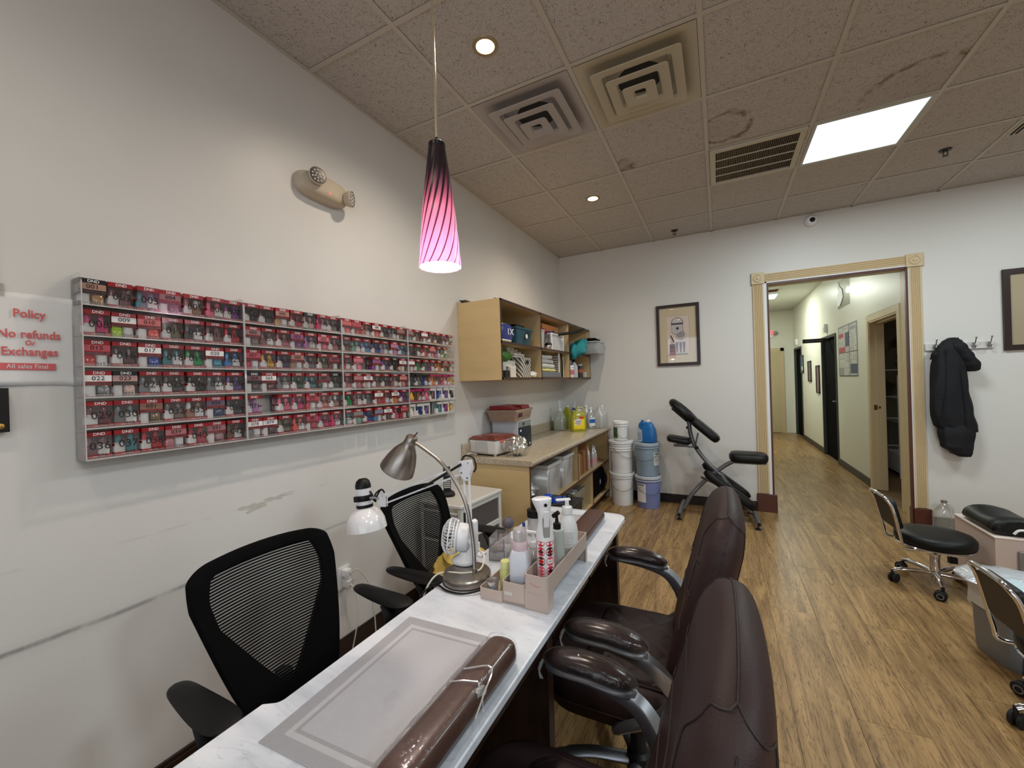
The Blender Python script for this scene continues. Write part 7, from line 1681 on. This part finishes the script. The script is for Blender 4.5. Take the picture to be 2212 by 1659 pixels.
        B().rings(rt_, 0).build('arm_tray', mat('arm_tray_grey', (104, 104, 108), .35, .4), th, ang=60)
        ap = B().rings(rg, 0).build('arm_pad', leathw, th, ang=80)
        rw = []
        for k in range(25):
            q = k/24; x = -.158+.251*q; e = max(.02, 1-abs(2*q-1)**3.4); w2 = .0385*sqrt(e); zb = .672+.006*sin(pi*q)-.020*max(0, q-.55)*1.3; ring = []
            for j in range(26):
                a = 2*pi*j/26; nz = 1.05+.06*noise.noise(Vector((x*24, a*1.6, s*3+loc[1])))*(1 if sin(a) < .3 else .4)
                ring.append((x, y+w2*nz*cos(a), zb+.010+(.031 if sin(a) > 0 else .030)*sqrt(e)*nz*sin(a)))
            rw.append(ring)
        B().rings(rw, 0).build('plastic_wrap', film('arm_wrap', (245, 245, 245), .05, .01, .03, bump=.5, bscale=30, lw=.10), ap, ang=80)
        tl = B()
        for k in range(3):
            bx, bz = (-.160, .668) if k < 2 else (.085, .655)
            tl.tube(spline([(bx, y+.01*(k-1), bz), (bx-.006-.004*k, y+.012*(k-1), bz-.022-.008*k), (bx-.002, y+.014*(k-1), bz-.04-.01*k)], 5), [.0045]*5+[.002]*6, 6)
        tag(tl.build('wrap_tail', film('wrap_edge'), ap), kind='stuff')
    return th
cc1 = client_chair('client_chair', 'brown leather office chair nearest the camera with film-wrapped arms', (1.525, -4.300, 0), R(0), 'brown leather client chairs')
cc2 = dup(cc1, (1.525, -3.562, 0), R(1), 'brown leather office chair further along, with both film-wrapped arms in view')
# ---------------------------------------------------------------- folded massage chair against the back wall
th = thing('massage_chair', 'black padded massage chair on grey metal frame by the back wall', 'massage chair', (0, 0, 0))
gm2 = mat('grey_tube', (118, 118, 122), .32, .6)
def tb(name, pts, r=.018, m=gm2, n=6, flat=1): return B().tube(spline(pts, n), r, 12, flat=flat).build(name, m, th)
YM = -.33
tb('upright_tube', [(1.50, YM, 1.02), (1.515, YM, .94), (1.525, YM, .84), (1.555, YM, .73), (1.62, YM, .62), (1.70, YM, .52), (1.80, YM, .42)], .021)
tb('cross_tube', [(1.445, -.36, .06), (1.52, -.35, .20), (1.62, YM, .32), (1.72, YM, .42), (1.84, YM, .52), (1.93, YM, .575), (2.00, YM, .60)], .021)
tb('cross_tube', [(1.80, YM, .43), (1.86, -.36, .34), (1.95, -.40, .22), (2.06, -.44, .10)], .021)
tb('rear_foot', [(1.415, -.62, .055), (1.42, -.36, .065), (1.425, -.13, .06)], .023); tb('front_foot', [(2.10, -.66, .055), (2.085, -.40, .07), (2.05, -.13, .06)], .023)
for x, y in ((1.415, -.60), (2.095, -.64), (1.425, -.15), (2.055, -.15)): B().lathe([(.0005, 0), (.024, 0), (.022, .010), (.009, .014), (.009, .045), (.0005, .045)], 18, 0, (x, y, 0)).build('foot_glide', rubber, th)
for (x, y) in ((1.415, -.623), (2.101, -.664)): B().lathe([(.0005, 0), (.015, 0), (.015, .004), (.0005, .004)], 16, 0, (x, y, .055), (R(90), 0, 0)).build('end_cap', black_plastic, th)
def pad(nm, c, L_, w_, h_, tilt, m=black_vinyl, e=3.0, yaw=0):
    """c centre, L along local x, tilt about y (positive: +x end goes down)"""
    M = Matrix.Translation(c) @ Euler((0, R(tilt), R(yaw))).to_matrix().to_4x4(); rg = []
    for k in range(17):
        q = -1+2*k/16; f = (1-abs(q)**5)**.35 if abs(q) < 1 else 0; f = max(f, .12); rg.append([(q*L_/2, y, z) for y, z in [(w_/2*f*math.copysign(abs(cos(2*pi*j/24))**(2/e), cos(2*pi*j/24)), h_/2*(.35+.65*f)*math.copysign(abs(sin(2*pi*j/24))**(2/e), sin(2*pi*j/24))) for j in range(24)]])
    return B(M).rings(rg, 0).build(nm, m, th, ang=60)
pad('chest_pad', (1.665, YM-.02, .885), .34, .24, .088, 42)
# ring-shaped face cradle
M = Matrix.Translation((1.46, YM, 1.075)) @ Euler((0, R(43), 0)).to_matrix().to_4x4(); b = B(M)
b.tube([(.125*cos(2*pi*k/36), .105*sin(2*pi*k/36), .0) for k in range(36)], .050, 16, closed=True, flat=.85); b.build('face_cradle', black_vinyl, th, ang=80)
B(M).box(-.10, -.09, -.055, .10, .09, -.04).build('cradle_plate', black_plastic, th, bev=.004)
pad('arm_rest', (1.415, YM-.03, .775), .245, .24, .075, 9, e=2.4); B().box(1.36, YM-.05, .70, 1.50, YM+.02, .725).tube([(1.50, YM-.02, .70), (1.56, YM, .70)], .010, 8).tube([(1.40, YM-.02, .725), (1.40, YM-.02, .75)], .008, 8).build('arm_rest_bracket', gm2, th)
pad('seat_pad', (2.045, YM-.07, .628), .335, .28, .105, 1)
B().box(1.91, YM-.16, .574, 2.19, YM+.02, .584).build('seat_plate', mat('seat_plate_grey', (150, 150, 154), .4), th, bev=.002)
pad('shin_pad', (1.875, -.46, .305), .56, .13, .085, 37); pad('shin_pad', (1.845, -.17, .335), .54, .13, .085, 37)
tb('shin_tube', [(1.62, -.40, .40), (1.80, -.30, .29), (2.06, -.30, .10)], .013)
tb('strut', [(1.60, YM-.03, .85), (1.575, YM-.03, .74), (1.572, YM-.01, .70)], .008)
B().lathe([(.0005, 0), (.016, 0), (.018, .01), (.0005, .016)], 14, 0, (1.585, YM-.045, .70), (R(90), 0, 0)).build('knob', black_plastic, th); B().lathe([(.0005, 0), (.014, 0), (.014, .02), (.0005, .02)], 12, 0, (1.505, YM, .90), (0, R(-90), 0)).build('knob', black_plastic, th)
B().box(1.48, YM-.03, 1.0, 1.54, YM+.03, 1.035).build('cradle_clamp', black_plastic, th, bev=.004)
# ---------------------------------------------------------------- buckets, pails, blue jug
def bucket(name, label, loc, m, rimm, h=.37, r=.134, tilt=0, lid=True, lab=None, rings_=3, handle=True, rz=0, grp='plastic buckets stacked beside the counter'):
    th = thing(name, label, 'bucket', loc, rz, grp)
    B().lathe([(.0005, 0), (r*.86, 0), (r*.875, .006), (r*.95, h*.80), (r*.965, h-.01), (.0005, h-.01)], 44).build('bucket_body', m, th, ang=50)
    for k in range(rings_):
        z = h-.055-.028*k; B().lathe([(r*.94, z-.002), (r*1.03, z), (r*1.03, z+.005), (r*.94, z+.010)], 44, cap=False).build('rim_ring', rimm, th, ang=50)
    if lid: B().lathe([(r*1.03, h-.032), (r*1.06, h-.030), (r*1.065, h-.003), (r*1.03, h), (r*.98, h+.001), (r*.95, h-.006), (.0005, h-.006)], 44).build('lid', rimm, th, ang=50)
    if handle:
        pts = [(r*1.0*cos(a), r*1.03*sin(a)-.0, h-.07-.12*sin(-a)*1.0) for a in [R(-q) for q in range(0, 181, 12)]]
        B().tube([(r*1.04*cos(R(-q)), r*1.04*sin(R(-q)), h-.075-.12*sin(R(q))) for q in range(0, 181, 12)], .0022, 6).build('wire_handle', mat('wire_grey', (120, 120, 122), .3, .8), th)
    if lab:
        a0, a1, z0_, z1_, mm_ = lab; q = r*.955; pts = [(q*cos(R(a0+(a1-a0)*k/10)), q*sin(R(a0+(a1-a0)*k/10))) for k in range(11)]; pts += [((q-.004)*p/q, (q-.004)*w/q) for p, w in pts[::-1]]
        B().prism(pts, z0_, z1_, 0, 'z').build('label_sticker', mm_, th)
        for k in range(4):
            zz = z1_-.02-.022*k; q2 = q+.0006; pts = [(q2*cos(R(a0+3+(a1-a0-10+3*(k % 2))*j/8)), q2*sin(R(a0+3+(a1-a0-10+3*(k % 2))*j/8))) for j in range(9)]; pts += [((q2-.001)*p/q2, (q2-.001)*w/q2) for p, w in pts[::-1]]
            B().prism(pts, zz, zz+(.012 if k == 0 else .004), 0, 'z').build('printed_line', mat('print_dark', (70, 70, 84), .6), th)
    return th
bw = mat('bucket_white', (230, 230, 230), .4); bb = mat('bucket_blue_grey', (140, 160, 178), .4); bv = mat('bucket_periwinkle', (122, 132, 180), .4); brm = mat('bucket_rim', (196, 202, 208), .4)
BX1, BYY1, BX2, BYY2 = .775, -.225, 1.068, -.245
bucket('bucket', 'white bucket on the floor beside the counter, lower of its stack', (BX1, BYY1, 0), bw, bw, .365, .135, rz=R(15), rings_=1)
bucket('bucket', 'white bucket in the middle of the stack beside the counter', (BX1, BYY1, .366), bw, bw, .365, .135, rz=R(60), rings_=3)
bucket('pail', 'small white pail with plant label on top of white buckets', (BX1-.0, BYY1+.0, .732), bw, bw, .22, .085, rings_=1, lab=(150, 215, .03, .15, mat('label_plant_green', (66, 110, 60), .5)), rz=R(40))
bucket('bucket', 'periwinkle blue bucket on the floor with white label', (BX2, BYY2, 0), bv, brm, .355, .135, lab=(195, 245, .07, .27, white_paper), rz=R(20), rings_=1)
bucket('bucket', 'grey-blue bucket standing on the periwinkle bucket', (BX2, BYY2, .356), bb, mat('rim_grey_blue', (168, 184, 196), .4), .365, .134, lab=(-40, 0, .12, .26, white_paper), rz=R(-10), rings_=1)
th = thing('detergent_jug', 'bright blue plastic jug with label on top of the grey-blue bucket', 'jug', (BX2+.0, BYY2, .723), R(-12)); jbm = mat('jug_blue', (36, 108, 176), .3)
B().sq([(.92, 0, 4), (1, .008, 4), (1.02, .07, 4), (.92, .14, 3.6), (.62, .20, 3), (.40, .225, 2.6)], 34, sx=.085, sy=.06, c=(.02, 0, 0)).build('jug_body', jbm, th, ang=60)
B().tube(spline([(-.045, 0, .22), (-.072, 0, .19), (-.075, 0, .12), (-.055, 0, .04)], 6), .017, 10).build('handle', jbm, th); B().tube([(-.045, 0, .17), (-.045, 0, .243)], .016, 12).build('filler_neck', jbm, th)
B().lathe([(.0005, .220), (.026, .220), (.026, .238), (.018, .243), (.018, .25), (.0005, .25)], 20, 0, (.02, 0, 0)).build('cap', white_plastic, th)
B().prism([(-.088, .012), (-.03, .010), (-.03, .13), (-.06, .16), (-.085, .155)], -.0615, -.059, 0, 'y').build('label_panel', mat('label_bluegrey', (176, 184, 194), .5), th)
for k in range(4): B().box(-.080, -.0622, .03+.022*k, -.04, -.0614, .036+.022*k).build('printed_line', mat('print_dark'), th)
# ---------------------------------------------------------------- pedicure stools, bin and station
def stool(name, label, loc, rz, grp):
    th = thing(name, label, 'stool', loc, rz, grp)
    casters(th, 0, 0, .225, a0=184, m=chrome, hubz=.090, armr=.0165, tipz=.078, wheel=.030)
    B().lathe([(.0005, .035), (.020, .035), (.020, .075), (.034, .08), (.034, .10), (.026, .105), (.026, .20), (.030, .205), (.030, .215), (.014, .218), (.014, .27), (.0005, .27)], 28).build('gas_column', chrome, th, ang=40)
    B().tube([(.02, 0, .245), (.09, .05, .225), (.12, .07, .17)], .005, 8).box(.10, .055, .14, .14, .085, .18).build('height_lever', rubber, th)
    B().lathe([(.0005, .262), (.150, .265), (.190, .272), (.195, .280), (.190, .286), (.0005, .286)], 48).build('seat_pan', chrome, th, ang=40)
    B().lathe([(.0005, .284), (.186, .286), (.196, .300), (.196, .335), (.182, .352), (.12, .358), (.0005, .358)], 56).build('seat', black_vinyl, th, ang=60)
    # back: bent chrome tube and pad; sitter faces +x
    pts = [(-.12, .115, .268), (-.20, .125, .275), (-.215, .13, .33), (-.255, .135, .52), (-.285, .12, .585), (-.29, .06, .60), (-.29, -.06, .60), (-.285, -.12, .585), (-.255, -.135, .52), (-.215, -.13, .33), (-.20, -.125, .275), (-.12, -.115, .268)]
    B().tube(spline(pts, 6), .0095, 10).build('back_tube', chrome, th, ang=60)
    M = Matrix.Translation((-.245, 0, .475)) @ Euler((0, R(-13), 0)).to_matrix().to_4x4()
    B(M).prism(rrect(-.12, -.095, .12, .10, .03, 5), .004, .034, 0, 'x').build('back_pad', black_vinyl, th, bev=.009, seg=3)
    B(M).prism(rrect(-.118, -.093, .118, .098, .028, 5), -.004, .005, 0, 'x').build('back_board', mat('dark_board', (42, 32, 27), .5), th)
    return th
s1 = stool('pedicure_stool', 'low black round stool with chrome base beside the doorway', (3.045, -1.375, 0), R(4), 'low chrome and black stools')
s2 = dup(s1, (3.045, -2.675, 0), R(2), 'low black and chrome stool cut off by the right edge of photo')
# pedal bin with liner and clear bag
th = thing('pedal_bin', 'grey pedal bin with white liner and pale blue lid by the stool', 'bin', (3.10, -2.16, 0), R(12))
def bring(s, z, dx=0): return [(x*s+dx, y*s, z) for x, y in rrect(-.155, -.125, .155, .125, .05, 6)]
B().rings([bring(.88, 0), bring(.92, .02), bring(1.0, .33)], 0).build('bin_body', mat('bin_grey', (120, 122, 124), .4), th, ang=50)
B().prism([(x, y) for x, y in rrect(-.09, -.155, .06, -.08, .03, 4)], .0, .035, 0, 'z').build('pedal', black_plastic, th, bev=.004)
B().box(-.10, -.128, .0, .07, -.112, .085).build('pedal_recess', mat('recess_black', (28, 28, 30), .5), th, bev=.006)
rg = []
for z, s, am in ((.25, 1.02, .05), (.29, 1.03, .03), (.33, 1.05, .02), (.355, 1.04, .01)):
    rr_ = bring(s, z); rg.append([(x*(1+am*sin(i*1.9+z*30)), y*(1+am*sin(i*1.9+z*30)), z-(0 if z > .26 else .03*abs(sin(i*.7)))) for i, (x, y, _) in enumerate(rr_)])
B().rings(rg, 0, cap=False).build('liner', mat('liner_white', (206, 208, 208), .5), th, ang=80)
B().rings([bring(1.03, .350), bring(1.05, .362), bring(1.03, .385), bring(.9, .396), bring(.4, .402)], 0).build('lid', mat('lid_pale_blue', (186, 204, 212), .3), th, ang=50)
B().ball((-.03, .04, .375), .15, 24, sz=(1.25, 1.0, .22), amp=.2, seed=4, freq=4).build('clear_bag', film('bag_film'), th, ang=80)
# pedicure station box
lamn = mat('pink_laminate', (206, 186, 176), .4, var=.03, vscale=5); lamt = mat('pink_laminate_top', (222, 206, 196), .35)
th = thing('pedicure_station', 'pinkish laminate pedicure station box with silver door at right edge', 'cabinet', (0, 0, 0))
B().box(3.277, -1.50, 0, 4.10, -1.02, .392).build('box_body', lamn, th, bev=.002); B().box(3.272, -1.505, .392, 4.10, -1.015, .402).build('top_board', lamt, th, bev=.002)
dd = B().box(3.37, -1.518, .12, 3.80, -1.502, .33).build('door', mat('silver_door', (140, 138, 138), .3, .5), th, bev=.003); B().box(3.40, -1.524, .15, 3.77, -1.518, .30).build('door_panel', mat('silver_door'), dd, bev=.003)
B().ball((3.48, -1.545, .27), .016, 14).build('knob', chrome, dd)
th = thing('foot_rest', 'black padded foot rest with curved top on pedicure station', 'foot rest', (3.395, -1.285, .403), R(90))
rg = []
for k in range(23):
    q = k/22; x = -.19+.38*q; e = max(.85, (1-abs(2*q-1)**9)); dip = .022*sin(pi*q)
    prof = [(a*1.1, b_*1.12) for a, b_ in [(-.105, 0), (-.112, .03), (-.10, .075-dip*.3), (-.06, .102-dip), (0, .110-dip), (.06, .102-dip), (.10, .075-dip*.3), (.112, .03), (.105, 0)]]
    rg.append([(x, a*(.75+.25*e), b_*e) for a, b_ in prof])
B().rings(rg, 0).build('padding', black_vinyl, th, sub=1, ang=60)
B().tube(spline([(-.196, .03, .02), (-.20, .01, .045), (-.20, -.03, .045), (-.196, -.04, .02)], 5), .007, 8).build('towel_clip', white_paper, th)
